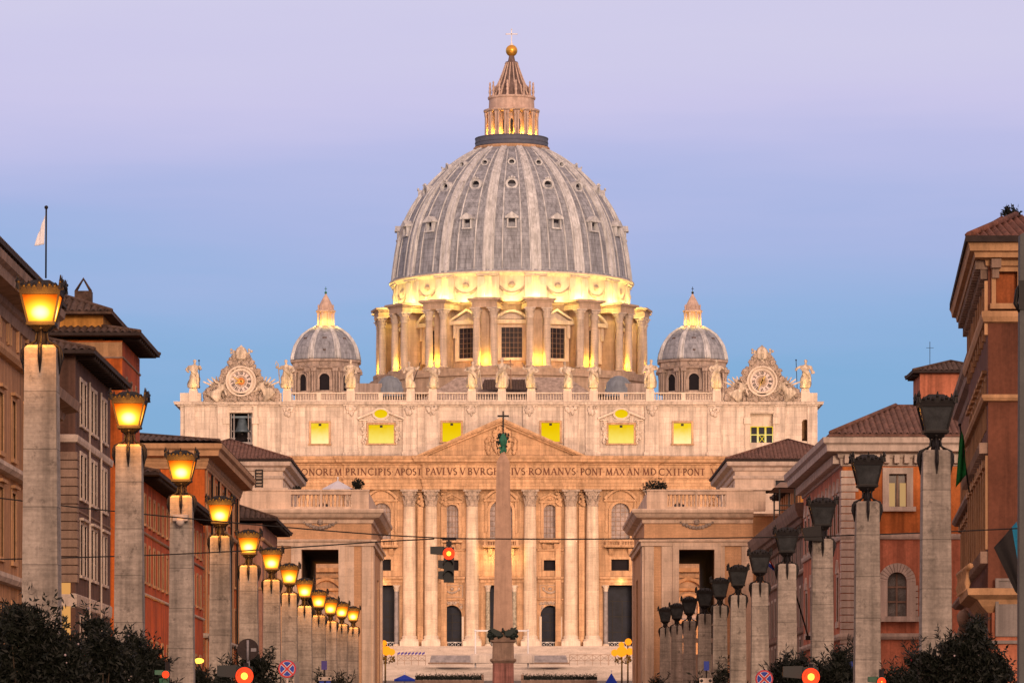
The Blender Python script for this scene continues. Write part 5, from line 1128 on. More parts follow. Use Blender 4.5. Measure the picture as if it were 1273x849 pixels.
# ================================================================== PROPYLAEA at the mouth of the square
def fr(s, Xw, D1, sh=0):
    side = lambda u, v, w: (s * (Xw - w + sh * u), D1 + u, v); front = lambda u, v, w: (s * (Xw + u), D1 - w, v); return side, front
def propyl(s, label):
    Xw, D1, D2, Wd = (12.4 if s < 0 else 13.2), 400.0, 431.0, (13.2 if s < 0 else 10.2); z = lambda p: Z(p, D1)
    t = thing('stone_portico', label, 'portico', (s * (Xw + 6), D1, gz(D1)))
    side, front = fr(s, Xw, D1); zb = gz(D1) - 1; zt = z(634)
    hx = lambda p: abs(X(p, D1)) - Xw
    a, b = sorted((hx(375 if s < 0 else 844), hx(421 if s < 0 else 888)))
    hole = (a, b, zb + .5, z(683)); L_ = D2 - D1
    mb = MB(); wall(mb, front, 0, Wd, zb, zt, [hole], 1.5); wall(mb, side, 0, L_, zb, zt, [(6, 11, zb + .5, z(710)), (19, 24, zb + .5, z(710))], 1.5)
    back = lambda u, v, w: (s * (Xw + u), D2 + w, v); wall(mb, back, 0, Wd, zb, zt, [(a, b, zb + .5, z(683))], 1.5)
    mb.quad(front(Wd, zb, 0), front(Wd, zt, 0), back(Wd, zt, 0), back(Wd, zb, 0)); mb.quad(front(0, zt, 0), front(Wd, zt, 0), back(Wd, zt, 0), back(0, zt, 0))
    mb.build('wall', M['brickp'], t)
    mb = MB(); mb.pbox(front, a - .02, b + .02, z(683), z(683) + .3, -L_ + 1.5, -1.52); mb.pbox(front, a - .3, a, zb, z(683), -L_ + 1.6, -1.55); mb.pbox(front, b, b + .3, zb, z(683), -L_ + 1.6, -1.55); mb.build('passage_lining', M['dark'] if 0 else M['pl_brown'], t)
    mb = MB(); f = 13 * D1 / F / 1.0
    for (o, w0, pr) in ((f, f * .62, .22), (f * .62, .0, .4)):
        mb.pbox(front, a - o, a - w0, zb, z(683) + o, -.1, pr); mb.pbox(front, b + w0, b + o, zb, z(683) + o, -.1, pr); mb.pbox(front, a - w0, b + w0, z(683) + w0, z(683) + o, -.1, pr)
    mb.build('portal_frame', M['stonep'], t)
    mb = MB()        # pilaster strips at the corners and the architrave band
    for u0, u1 in ((0, .9), (1.6, 2.6), (Wd - 1.1, Wd)): mb.pbox(front, u0 + .02, u1, zb, z(679), -.1, .2)
    for u0, u1 in ((.02, .9), (2.4, 4.2), (L_ - 2.5, L_ - .3)): mb.pbox(side, u0, u1, zb, z(679), -.1, .2)
    pp = [(s * Xw, D2), (s * Xw, D1), (s * (Xw + Wd), D1)]
    if s > 0: pp = pp
    pts = pp if s > 0 else pp[::-1]
    # direction so that 'outward' faces the street / the camera
    pts = pts if s > 0 else pts
    mb.sweep(pts, [(0, z(679)), (.3, z(678.5)), (.34, z(674)), (.5, z(673)), (.52, z(671)), (0, z(670))])
    mb.build('architrave', M['stonep'], t)
    mb = MB(); mb.sweep(pts, [(0, z(651)), (.18, z(650)), (.22, z(646)), (.75, z(643.5)), (.85, z(642)), (1.0, z(639)), (1.15, z(637.5)), (1.2, z(634.5)), (1.1, z(633)), (-.6, z(632))]); mb.build('cornice', M['stonep'], t)
    m = (a + b) / 2; mb = MB(); c = front(m, z(660), 0)
    for q in range(11): tt = q / 10 * 2 - 1; mb.ball((c[0] + tt * 1.5, c[1] - .05, c[2] + .55 * tt * tt + .3), .2, 6)
    mb.ball((c[0], c[1] - .1, c[2] + .9), .35, 6); mb.build('festoon', M['carv'], t, c)
    # frieze windows recess & parapet with balustrade
    mb = MB(); zr0, zr1 = z(633), z(610)
    if s < 0: bays = [(hx(437), hx(400.5)), (hx(397.5), hx(361.5))]
    else: bays = [(hx(830), hx(864.5)), (hx(867), hx(903))]
    u = .25; segs = []
    for p, q in bays: segs.append((u, p)); u = q
    segs.append((u, Wd + (0 if s < 0 else 1.2)))
    for p, q in segs: mb.pbox(front, p, q, zr0 - .1, zr1, -1.3, -.25)
    for p, q in bays: mb.pbox(front, p, q, zr0 - .1, z(629.5), -1.3, -.3); mb.pbox(front, p, q, z(614), zr1 - .03, -1.2, -.32); balusters(mb, front(p, 0, -.75), front(q, 0, -.75), z(629.5), z(614), .37, .14)
    mb.pbox(front, .2, Wd, zr1, zr1 + .15, -1.35, -.15)
    mb.pbox(side, .26, L_, zr0 - .1, zr1, -1.3, -.3)
    mb.build('parapet', M['stonep'], t)
    # gallery inside the passage with balusters
    mb = MB(); g0, g1 = z(792), z(789); mb.pbox(front, a - .2, b + .2, zb, z(812), -3.4, -3.0)
    mb.pbox(front, a - .2, b + .2, g0 - .4, g0, -3.4, -2.9); mb.pbox(front, a - .2, b + .2, z(776), z(773.5), -3.4, -2.9)
    for q in range(3): uu = a + (b - a) * (q + .0) / 2.6; mb.pbox(front, uu, uu + .45, g0, z(776), -3.35, -2.95); mb.pbox(front, uu, uu + .45, z(812), g0 - .4, -3.35, -2.95)
    balusters(mb, front(a, 0, -3.15), front(b, 0, -3.15), g0, z(776), .42, .15)
    mb.build('gallery', M['stonep'], t)
    if s > 0: mb = MB(); mb.box(13.2 + 10.2, 28, D1 + 2, D2, zb, z(640)); mb.build('side_wing', M['brickp'], t); mb = MB(); mb.box(23.4, 28, D1 + 1.6, D1 + 2.4, z(640), z(637)); mb.box(23.4, 28, D1 + 1.3, D1 + 2.4, z(678), z(671)); mb.build('wing_cornice', M['stonep'], t)
    else: mb = MB(); mb.box(-31, -25.62, D1 + 1, D2, zb, z(612)); mb.build('side_wing', M['brickp'], t)
    return t
propyl(-1, 'left brick and travertine portico with a square opening and balustrade, behind the lit lanterns')
propyl(1, 'right brick and travertine portico with a square opening and balustrade, behind the dark lanterns')
# wing buildings seen through the openings
for s, lab in ((-1, 'ochre wing facade with arched niche seen through the left portico opening'), (1, 'ochre wing facade with arched niche seen through the right portico opening')):
    D = 600; t = thing('wing_building', lab, 'building', (s * 27, D, gz(D))); P = lambda u, v, w: (s * (19 + u), D - w, v); z = lambda p: Z(p, D)
    w0 = abs(X(406 if s < 0 else 856, D)) - 19
    mb = MB(); wall(mb, P, 0, 20, gz(D) - 1, z(655), [(w0 - 1.3, w0 + 1.3, z(770), z(740), True)], .6); mb.box(min(s * 19, s * 39), max(s * 19, s * 39), D + .8, D + 9, gz(D) - 1, z(655)); mb.build('wall', M['travo'], t)
    win(t, P, w0 - 1.3, w0 + 1.3, z(770), z(740), depth=.5, arch=True, frame='travo', pane='glassp', fw=.35, proud=.3, mull=(2, 4))
    mb = MB(); n = 12
    for q in range(n):
        t0, t1 = q / n * 2 - 1, (q + 1) / n * 2 - 1; f_ = lambda tt, o: (w0 + tt * (2.6 - o), z(731) + 1.5 * (1 - tt * tt) - o); mb.prism([f_(t0, .4), f_(t1, .4), f_(t1, 0), f_(t0, 0)], P, -.05, .8)
    mb.pbox(P, w0 - 2.6, w0 + 2.6, z(734), z(731), -.05, .7); mb.pbox(P, w0 - 3.6, w0 + 3.6, z(711), z(706), -.05, .9); mb.pbox(P, w0 - 3.6, w0 + 3.6, z(718), z(715), -.05, .4)
    for q in (-2.9, 2.3): mb.pbox(P, w0 + q, w0 + q + .6, gz(D), z(718), -.05, .4)
    mb.build('window_hood', M['trimo'], t); light('POINT', (s * (19 + w0), D - 7, z(800)), 2600, (1, .42, .12), .5, t)
# ================================================================== STREET PALACES
def path4(s, Xw, D1, D2, wd, sh=0):
    L_ = D2 - D1; p = [(s * (Xw + sh * L_), D2), (s * Xw, D1), (s * (Xw + wd), D1), (s * (Xw + wd), D2)]
    return p if s > 0 else p[::-1]
def block(name, label, s, Xw, D1, D2, wd, zt, wallm, trim, side_rows=(), front_wins=(), courses=(), corn=None, cornm=None, roof=None, sh=0, zb=-1.5, cat='building', parent=None, frontm=None, quoin=None, fsplit=None):
    t = parent or thing(name, label, cat, (s * (Xw + wd / 2), (D1 + D2) / 2, 0)); side, front = fr(s, Xw, D1, sh); L_ = D2 - D1
    sh_, ww = [], []
    for (z0, z1, n, w, kw) in side_rows:
        k2 = dict(kw); m0 = k2.pop('m0', 1.2); m1 = k2.pop('m1', 1.2); pair = k2.pop('pair', 0)
        for i in range(n):
            c = m0 + (L_ - m0 - m1) * (i + .5) / n + (pair * (1 if i % 2 == 0 else -1)); sh_.append((c - w / 2, c + w / 2, z0, z1, k2.get('arch', False))); ww.append((side, c - w / 2, c + w / 2, z0, z1, k2))
    fh = []
    for (u0, u1, z0, z1, kw) in front_wins: fh.append((u0, u1, z0, z1, kw.get('arch', False))); ww.append((front, u0, u1, z0, z1, kw))
    mb = MB(); wall(mb, side, 0, L_, zb, zt, sh_, .4)
    mb.cur = 1 if frontm else 0
    if fsplit: mb.cur = 2; wall(mb, front, 0, wd, zb, fsplit[0], [h for h in fh if h[3] < fsplit[0]], .4); mb.cur = 1; wall(mb, front, 0, wd, fsplit[0], zt, [h for h in fh if h[2] > fsplit[0]], .4)
    else: wall(mb, front, 0, wd, zb, zt, fh, .4)
    mb.cur = 0
    b0, b1, b2, b3 = front(wd, zb, 0), front(wd, zt, 0), (s * (Xw + wd + sh * L_), D2, zt), (s * (Xw + wd + sh * L_), D2, zb); mb.quad(b0, b1, b2, b3)
    a0, a1 = side(L_, zb, 0), side(L_, zt, 0); mb.quad(a0, a1, b2, b3); mb.quad(front(0, zt, 0), front(wd, zt, 0), b2, a1)
    mb.build('wall', [M[wallm], M[frontm or wallm], M[fsplit[1] if fsplit else wallm]], t)
    for P, u0, u1, z0, z1, kw in ww:
        k2 = dict(depth=.3, frame=trim, fw=.18, proud=.14, mull=(2, 3), mullm='trimd'); k2.update(kw)
        if P is side: k2['proud'] = min(k2['proud'], .05); k2['fw'] = min(k2['fw'], .24); k2['depth'] = .14
        win(t, P, u0, u1, z0, z1, **k2)
    pts = path4(s, Xw, D1, D2, wd, sh)
    for (z0, h, pr, mm) in courses:
        mb = MB(); mb.sweep(pts, [(0, z0), (pr * .7, z0 + h * .1), (pr, z0 + h * .5), (pr, z0 + h * .9), (0, z0 + h)], True); mb.build('string_course', M[mm or trim], t)
    if corn: mb = MB(); mb.sweep(pts, [(w, zt + dz_) for w, dz_ in corn], True); mb.build('cornice', M[cornm or trim], t)
    if quoin:
        mb = MB(); z0, z1, w, hh = quoin[:4]; k = int((z1 - z0) / hh)
        for i in range(k):
            q = w * (1 if i % 2 else .8); mb.pbox(front, -.02 - .08, q, z0 + i * hh + .03, z0 + (i + 1) * hh - .03, -.1, .10); mb.pbox(side, .12, q, z0 + i * hh + .03, z0 + (i + 1) * hh - .03, -.1, .10)
        mb.build('quoins', M[quoin[4]], t)
    if roof:
        ov, h, tm = roof[:3]; step = roof[3] if len(roof) > 3 else .42
        xs = sorted((s * (Xw - ov), s * (Xw + wd + ov))); mb = MB(); ze = zt + (roof[4] if len(roof) > 4 else 0)
        hip(mb, xs[0], xs[1], D1 - ov, D2 + ov, ze + .12, h, step); rf = mb.build('roof', M[tm], t)
        mb = MB(); mb.box(xs[0], xs[1], D1 - ov, D2 + ov, ze - .05, ze + .13)
        k = int((D2 - D1) / 1.1)
        for i in range(k): y = D1 + (i + .5) * (D2 - D1) / k; mb.box(min(s * (Xw - ov + .1), s * Xw), max(s * (Xw - ov + .1), s * Xw), y - .1, y + .1, ze - .25, ze - .05)
        mb.build('eaves', M['eave'], rf, W[rf.name])
    return t, side, front
CORN = [(0, -1.5), (.15, -1.45), (.2, -1.1), (.55, -.9), (.65, -.6), (.95, -.5), (1.0, -.15), (1.1, 0), (.0, .1)]
BIGC = [(0, -1.9), (.12, -1.85), (.18, -1.4), (.3, -1.3), (.35, -1.05), (1.1, -.95), (1.15, -.55), (1.35, -.4), (1.4, -.05), (0, .12)]
sl = dict(fw=.2, proud=.2, sill=.2, mull=(2, 1))
# --- left side
t, sd_, f_ = block('palace', 'tan plastered palace with heavy cornices at the left edge, flag on its roof', -1, 22.9, 150, 208, 14, 23.15, 'pl_tan', 'trimo', [(20.4, 21.5, 14, 1.6, dict(fw=.3, proud=.3, mull=(2, 2), m0=.5, m1=.5)), (15.2, 17.9, 11, 1.5, dict(hood='flat', **sl)), (10.4, 13.6, 11, 1.5, dict(hood='flat', **sl)), (5.4, 8.4, 11, 1.6, sl)],
      [(1.2, 2.6, 15.2, 17.9, sl), (1.2, 2.6, 10.4, 13.6, sl)], [(19.5, .5, .35, 'trimo'), (14.2, .45, .5, 'trimw'), (9.2, .5, .4, 'trimw')], BIGC, 'trimd', (1.45, 3.2, 'tiled', .5, .15))
block(None, None, -1, 22.7, 208, 218, 12, 19.4, 'pl_tan', 'trimd', [(15.2, 17.4, 2, 1.4, sl), (10.4, 13.6, 2, 1.4, sl)], (), (), [(0, -1.0), (.2, -.95), (.3, -.6), (.9, -.45), (1.0, 0), (-.1, .15)], 'trimd', parent=t)
pieces('attic_pilaster', M['trimo'], t, [(sd_, i * 58 / 15 + .2, i * 58 / 15 + .7, 20.3, 21.6, -.05, .12) for i in range(15)])
mb = MB(); mb.tube([(-22.75, 203.4, -1), (-22.75, 203.4, 21)], .09); mb.build('drainpipe', M['iron'], t)
fr_slim = dict(fw=.2, proud=.16, sill=.15, mull=(2, 3), mullm='trimw')
t, sd_, f_ = block('palace', 'dark brown palace with thin white window frames and quoins, second on the left', -1, 22.5, 224, 244, 13, 22.4, 'pl_brown', 'trimw', [(18.9, 21.2, 6, 1.2, dict(pair=.45, **fr_slim)), (15.0, 17.3, 6, 1.2, dict(pair=.45, **fr_slim)), (10.9, 13.6, 6, 1.2, dict(pair=.45, hood='flat', **fr_slim)), (6.0, 8.6, 6, 1.3, dict(pair=.45, **fr_slim))],
      [(1.6, 2.6, 18.9, 20.9, fr_slim)], [(17.75, .45, .16, 'trimw'), (9.1, .75, .10, 'trimw'), (14.2, .12, .05, 'trimd')], None, None, (1.1, 2.2, 'tiled', .4), quoin=(10.4, 17.6, 1.0, .46, 'trimd'))
mb = MB(); mb.pbox(f_, .25, 1.05, 7.4, 10.4, -.05, .06); mb.build('glowing_wall_patch', M['wallglow'], t)  # glowing patch in place of the orange light on this wall
for u in (6.8, 13.4): mb = MB(); mb.tube([sd_(u, 21.5, .1), sd_(u, 0, .1)], .06); mb.build('drainpipe', M['trimw'], t, sd_(u, 0, .1))
block('tower_house', 'tall orange tower house with dark two tiered tile roof behind the brown palace', -1, 22.36, 250, 262, 9, 25.6, 'pl_red', 'trimd', [(22.2, 23.6, 3, .7, dict(fw=.1, mull=(1, 1)))], (), [(24.55, .12, .08, 'trimd')], None, None, (1.15, 1.3, 'tiled', .4, .25), frontm='pl_orange')  # side redder and darker than the front: its shade is put into the colour
tw = [o for o in COL.objects if o.name.startswith('tower_house')][0]
mb = MB(); mb.box(-30.2, -23.6, 251.2, 260.8, 25.6, 27.35); mb.build('upper_wall', M['pl_yellow'], tw)
mb = MB(); hip(mb, -30.9, -23.0, 250.3, 261.7, 27.35, 1.5, .4); mb.box(-30.9, -23.0, 250.3, 261.7, 27.2, 27.35); up = mb.build('upper_roof', M['tiled'], tw)
mb = MB(); x = X(104, 255); mb.box(x - .5, x + .5, 254.5, 255.5, 28.2, 29.0); mb.tube([(x - .45, 254.9, 29), (x, 254.9, 29.75), (x + .45, 254.9, 29)], .1, 5); mb.build('chimney', M['tiled'], up)
mb = MB(); mb.pbox(lambda u, v, w: (-(22.36 + u), 250 - w, v), .0, 8, 24.65, 25.5, -.1, .05); mb.build('frieze_band', M['trimo'], tw)
t, sd_, f_ = block('palace', 'red ochre palace with deep dark eaves between the second and third lit lanterns', -1, 22.4, 263.2, 318, 11, 18.3, 'pl_red', 'trimo', [(15.7, 17.4, 15, 1.1, fr_slim), (12.1, 14.3, 15, 1.1, fr_slim), (5.6, 8.4, 12, 1.3, fr_slim)], (), [(15.0, .16, .12, 'trimd'), (11.2, .18, .14, 'trimw')], None, None, (1.25, 1.7, 'tiled', .45, .25))
for i in range(8): mb = MB(); u = 4 + i * 6.5; mb.pbox(sd_, u, u + 3, 4.6, 4.75, 0, .9); balusters(mb, sd_(u, 0, .82), sd_(u + 3, 0, .82), 4.75, 5.6, .28, .06, 5); mb.pbox(sd_, u, u + 3, 5.6, 5.7, .75, .9); mb.build('balcony', M['trimo'], t, sd_(u, 4.6, 0))
for u in (3, 9, 15): light('SPOT', sd_(u, 5.2, 1.1), 900, (1, .35, .04), .2, t, sd_(u, 14, 0), 70, 1)
bulbs = thing('string_lights', 'row of tiny warm lights over red flowers on the balcony left of the third lantern', 'string lights', (-21.4, 264, 5.7))
mb = MB(); mb.tube([(-21.5, 264 + i, 6.0 + .12 * math.sin(i * 2.2)) for i in range(20)], .02, 4); mb.build('cable', M['iron'], bulbs); mb = MB()
for i in range(26): mb.ball((-21.5, 264.2 + i * .72, 5.93 + .16 * math.sin(i * 1.7)), .10, 6)
mb.build('bulb', M['bulb'], bulbs)
t, sd_, f_ = block('palace', 'orange palace with moulded cornice and tall corner pier behind the third and fourth lit lanterns', -1, 22.5, 321, 362, 11.5, 24.6, 'pl_orange2', 'trimo', [(20.0, 22.2, 5, 1.5, sl), (15.2, 18.0, 5, 1.5, sl), (10.2, 13.2, 5, 1.5, sl)], [(4, 5.2, 15.2, 17.6, sl)], [(22.9, .4, .25, 'trimo'), (18.8, .35, .25, 'trimo'), (10.0, .4, .3, 'trimw')], BIGC, 'trimo', None, frontm='pl_orange')
pieces('pilaster', M['trimo'], t, [(sd_, 1.0 + i * 7.7, 1.9 + i * 7.7, 0, 22.8, -.05, .12) for i in range(6)])
mb = MB()
for i in range(34): mb.pbox(f_, 0, 1.5, 1 + i * .5, 1.44 + i * .5, -.05, .16)
mb.build('rusticated_pier', M['pl_sienna'], t)
for i in range(5): mb = MB(); mb.tube([sd_(5.3 + i * 7.7, 22.6, .2), sd_(5.3 + i * 7.7, 0, .2)], .09); mb.build('drainpipe', M['iron'], t, sd_(5.3 + i * 7.7, 0, .2))
mb = MB(); hip(mb, -35.2, -21.3, 319.8, 363.2, 24.75, 1.0, .45); mb.build('roof', M['tiled'], t)
t, sd_, f_ = block('palace', 'narrow pink brown house with a low dark roof just before the left portico', -1, 20.6, 364, 388, 8, 20.9, 'pl_pinkbrown', 'trimo', [(16.2, 18.6, 4, 1.3, sl), (12.0, 14.6, 4, 1.3, sl)], (), [(15.2, .3, .2, 'trimo'), (19.4, .3, .2, 'trimo')], None, None, (1.3, 1.9, 'tiled', .45, .25))
# pale palaces behind the porticoes
for s, lab in ((-1, 'pale stone house with dark tiled hip roof above the left portico, below the bell'), (1, 'pale stone house with dark tiled hip roof above the right portico')):
    zt = Z(573, 450)
    t, sd_, f_ = block('palace', lab, s, 23.3 if s < 0 else 24.4, 450, 484, 12, zt, 'palw', 'trimw', [(zt - 4.2, zt - 2.2, 5, 1.3, dict(fw=.1, mull=(1, 2))), (zt - 8, zt - 6, 5, 1.3, dict(fw=.1, mull=(1, 2)))], [(4.3, 7.0, Z(604, 450), Z(594 if s < 0 else 597, 450), dict(fw=.15, mull=(2, 1), pane='glassd'))],
        [(zt - 1.9, .35, .2, 'trimw')], [(0, -1.1), (.2, -1.0), (.3, -.7), (.8, -.5), (.9, -.1), (.0, .05)], 'trimw', (1.0, 2.5, 'tile', .4, .05))
    if s < 0:
        mb = MB(); xa, xb = X(318, 450), X(326.5, 450)
        for x in (xa, xb): mb.box(x - .06, x + .06, 449.7, 449.9, Z(606, 450), Z(584, 450))
        for i in range(6): z = Z(605 - i * 4, 450); mb.box(xa, xb, 449.7, 449.9, z, z + .12)
        mb.build('ladder', M['iron'], t)
    # lower setback in front, just over the parapet of the portico
    x0, x1 = (X(298, 446), X(358, 446)) if s < 0 else (X(895, 446), X(1000, 446)); mb = MB(); mb.box(x0, x1, 442, 450, 0, Z(612 if s < 0 else 616, 446)); mb.box(x0 - .2, x1 + .2, 441.8, 450, Z(612, 446), Z(609, 446)); mb.build('lower_wall', M['palw'], t)
# --- right side
M['winwarm'] = mat('window_glass_warm', (.16, .10, .07), rough=.3, var=.5, scale=.8, bump=0, spec=.5)
M['wincurt'] = mat('window_glass_curtained', (.15, .15, .14), rough=.35, var=.6, scale=1.2, bump=0, spec=.5)
t, sd_, f_ = block('palace', 'large pink palace with white quoins, dentilled cornice and arched window, right of the portico', 1, 22.5, 283, 320, 17, 22.3, 'pl_pink', 'trimw', [(16.1, 18.6, 10, 1.5, dict(fw=.25, proud=.25, sill=.2, mull=(2, 2), hood='point', mullm='trimw', pane='glassp')), (10.2, 13.2, 7, 1.5, dict(fw=.5, proud=.3, sill=.4, mull=(2, 2), hood='point', blocks=True))],
      [(X(1105, 283) - 22.5, X(1127, 283) - 22.5, Z(630, 283), Z(589, 283), dict(fw=.42, proud=.2, mull=(2, 1), mullm='trimd', sill=.3, pane='winwarm', mw=.06)),
       (X(1103, 283) - 22.5, X(1127, 283) - 22.5, Z(766, 283), Z(711, 283), dict(fw=.6, proud=.22, arch=True, blocks=True, mull=(2, 3), sill=.35, pane='wincurt', mw=.06))],
      [(15.55, .4, .18, 'trimw'), (8.9, .45, .3, 'trimw')], BIGC, 'trimw', None, quoin=(0, 20.2, 1.05, .48, 'trimw'), frontm='pl_oran3', fsplit=(15.6, 'pl_pink'))
w_ = [o for o in t.children if o.name.startswith('window')][-2]
mb = MB()
for a, b in ((1105.3, 1113), (1119, 1126.5)): mb.pbox(f_, X(a, 283) - 22.5, X(b, 283) - 22.5, Z(629, 283), Z(600, 283), -.29, -.27)
mb.build('curtain', M['curtain'], w_)
mb = MB()
for i in range(26): u = .1 + i * .66; mb.pbox(f_, u, u + .34, 20.6, 21.15, -.05, .62)
for i in range(55): u = .2 + i * .66; mb.pbox(sd_, u, u + .34, 20.6, 21.15, -.05, .62)
mb.build('dentils', M['trimw'], t)
mb = MB(); z0 = 22.45; A, B, C_, Dd, E, F_ = (21.6, 281.7, z0), (40, 281.7, z0), (40, 289, z0 + 2.4), (26.6, 289, z0 + 2.4), (21.6, 321, z0), (26.6, 314, z0 + 2.4); tiles(mb, A, B, C_, Dd, .4, .1); tiles(mb, E, A, Dd, F_, .4, .1); mb.box(21.5, 40, 281.6, 321.1, z0 - .16, z0 - .004); mb.tube([Vector(A) + Vector((0, 0, .1)), Vector(Dd) + Vector((0, 0, .1))], .15, 6); mb.tube([Dd, C_], .15, 6); mb.tube([Dd, F_], .15, 6); mb.hexa([Dd, C_, (40, 314, z0 + 2.4), F_, (26.6, 289, z0 + 2.45), (40, 289, z0 + 2.45), (40, 314, z0 + 2.45), (26.6, 314, z0 + 2.45)]); mb.build('roof', M['tile'], t)
t, sd_, f_ = block('palace', 'mauve brown palace with big stone cornice and small flag, left of the pink palace', 1, 23.2, 321, 380, 10, 20.2, 'pl_mauve', 'trimw', [(15.8, 18.2, 13, 1.5, dict(fw=.3, proud=.3, mull=(1, 2), mullm='trimw', pane='glassp')), (11.2, 14.2, 13, 1.5, dict(fw=.3, proud=.3, mull=(2, 2))), (7.0, 10.2, 13, 1.5, dict(fw=.3, proud=.3, mull=(2, 2), sill=.4))], (), [(15.2, .35, .3, 'trimw'), (10.6, .3, .15, 'trimd')], [(0, -2.2), (.2, -2.1), (.3, -1.7), (.8, -1.5), (.9, -1.2), (1.1, -1.1), (1.3, -.6), (1.4, -.1), (.0, .1)], 'trimd')
t, sd_, f_ = block('loggia_house', 'small yellow topped house with pilasters behind the mauve palace on the right', 1, 26.9, 386, 415, 7, Z(598, 386), 'pl_yellow', 'trimo', (), (), (), None, None, (.9, 1.0, 'tiled', .45, .1))
pieces('pilaster', M['trimo'], t, [(sd_, .5 + i * 3.3, 1.3 + i * 3.3, 18, Z(600, 386), -.05, .2) for i in range(8)])
mb = MB(); z0 = 20.3; x0, x1 = X(951, 352), X(970, 352)
gl = thing('roof_pergola', 'small iron framed roof pergola on the terrace above the mauve palace cornice', 'pergola', ((x0 + x1) / 2 + 1, 356, 20.3))
for x in (x0 + 1.2, x1 + 1.2):
    for y in (352, 359): mb.box(x - .06, x + .06, y - .06, y + .06, z0, z0 + 2.9)
for z in (z0 + 1.4, z0 + 2.85): mb.box(x0 + 1.2, x1 + 1.2, 351.95, 352.05, z, z + .1); mb.box(x0 + 1.2, x1 + 1.2, 358.95, 359.05, z, z + .1)
mb.build('frame', M['iron'], gl); mb = MB(); mb.hexa([(x0 + .7, 351.5, z0 + 2.9), (x1 + 1.6, 351.5, z0 + 2.9), (x1 + 1.6, 359.5, z0 + 2.9), (x0 + .7, 359.5, z0 + 2.9), (x0 + 1.4, 354, z0 + 3.5), (x1 + 1, 354, z0 + 3.5), (x1 + 1, 357, z0 + 3.5), (x0 + 1.4, 357, z0 + 3.5)]); mb.build('canopy', M['trimd'], gl)
t, sd_, f_ = block('tower_house', 'small pink roof tower with low tiled roof far behind the right palaces', 1, 33.2, 340, 345.5, 5.5, Z(464, 340), 'pl_pink', 'trimd', [(27.4, 28.9, 1, .8, dict(fw=.15))], [(.9, 1.6, 27.6, 29.1, dict(fw=.15, mull=(2, 2), pane='glassp')), (2.9, 3.6, 27.6, 29.1, dict(fw=.15, mull=(2, 2), pane='glassp'))], (), None, None, (.6, 1.0, 'tiled', .4, .05))
mb = MB(); mb.tube([(34.3, 343, 31.2), (34.3, 343, 34.4)], .03, 4); mb.tube([(34.0, 343, 33.9), (34.6, 343, 33.9)], .02, 4); mb.build('aerial', M['iron'], t)
# tall palazzo on the right edge
SHR = .078
M['panel_o'] = mat('orange_wall_panel', (.30, .085, .028), var=.3, scale=.7, streak=.4)
t, sd_, f_ = block('palace', 'tall reddish brown palazzo with bracketed cornice and corner balcony at the right edge', 1, 22.5, 198, 227, 9, 25.2, 'pl_umber', 'trimo', [(21.0, 23.4, 8, 1.5, dict(fw=.3, proud=.25, mull=(1, 1), pane='panel_o')), (16.6, 19.0, 8, 1.4, dict(hood='flat', fw=.25, proud=.35)), (11.8, 14.6, 8, 1.5, dict(hood='tri', fw=.3, proud=.35)), (4.6, 7.0, 6, 1.6, dict(fw=.3, proud=.35))],
      [(.35, 1.35, Z(378, 198), Z(338, 198), dict(fw=.2, proud=.16, mull=(1, 1), pane='panel_o', sill=.25))], [(Z(394, 198) - .3, .6, .3, 'trimo'), (Z(494, 198) - .2, .35, .3, 'trimo')], [(0, -1.15), (.10, -1.1), (.14, -.85), (.62, -.78), (.66, -.55), (.86, -.5), (.9, -.25), (1.0, -.05), (0, .05)], 'trimo', None, sh=SHR)
pieces('bracket', M['trimd'], t, [(sd_, .1 + i * 1.2, .55 + i * 1.2, 23.95, 24.36, -.05, .58) for i in range(24)] + [(f_, u, u + .45, 23.95, 24.36, -.05, .58) for u in (.1, 1.5, 2.9, 4.3)])
pieces('bracket_scroll', M['trimd'], t, [(sd_, .17 + i * 1.2, .48 + i * 1.2, 23.5, 23.95, -.05, .34) for i in range(24)] + [(f_, u + .07, u + .38, 23.5, 23.95, -.05, .34) for u in (.1, 1.5, 2.9, 4.3)])
pieces('pilaster', M['trimo'], t, [(sd_, .04 + i * 3.3, .55 + i * 3.3, 20.9, 23.4, -.05, .16) for i in range(9)] + [(sd_, .04 + i * 3.3, .55 + i * 3.3, 10.95, 15.3, -.05, .12) for i in range(9)])
pieces('small_bracket', M['trimd'], t, [(sd_, .1 + i * 1.2, .45 + i * 1.2, 15.4, 15.9, -.05, .4) for i in range(24)] + [(sd_, .1 + i * 1.2, .45 + i * 1.2, 10.3, 10.85, -.05, .35) for i in range(24)])
mb = MB(); ze = 25.28; ov = 1.05
A = (22.5 - ov, 198 - ov, ze); B = (33, 198 - ov, ze); C_ = (33, 204.5, ze + 1.9); Dd = (24.6, 204.5, ze + 1.9); E = (22.5 - ov + SHR * 31, 227, ze)
tiles(mb, A, B, C_, Dd, .36, .1); tiles(mb, E, A, Dd, (24.6 + .8, 222, ze + 1.9), .36, .1)
mb.tube([Vector(A) + Vector((0, 0, .1)), Vector(Dd) + Vector((0, 0, .1))], .16, 6)
rf = mb.build('roof', M['tileo'], t); mb = MB(); mb.hexa([(22.5 - ov - .12, 198 - ov - .12, ze - .2), (33, 198 - ov - .12, ze - .2), (33, 198, ze - .2), (22.4, 198, ze - .2), (22.5 - ov - .12, 198 - ov - .12, ze + .08), (33, 198 - ov - .12, ze + .08), (33, 198, ze + .08), (22.4, 198, ze + .08)])
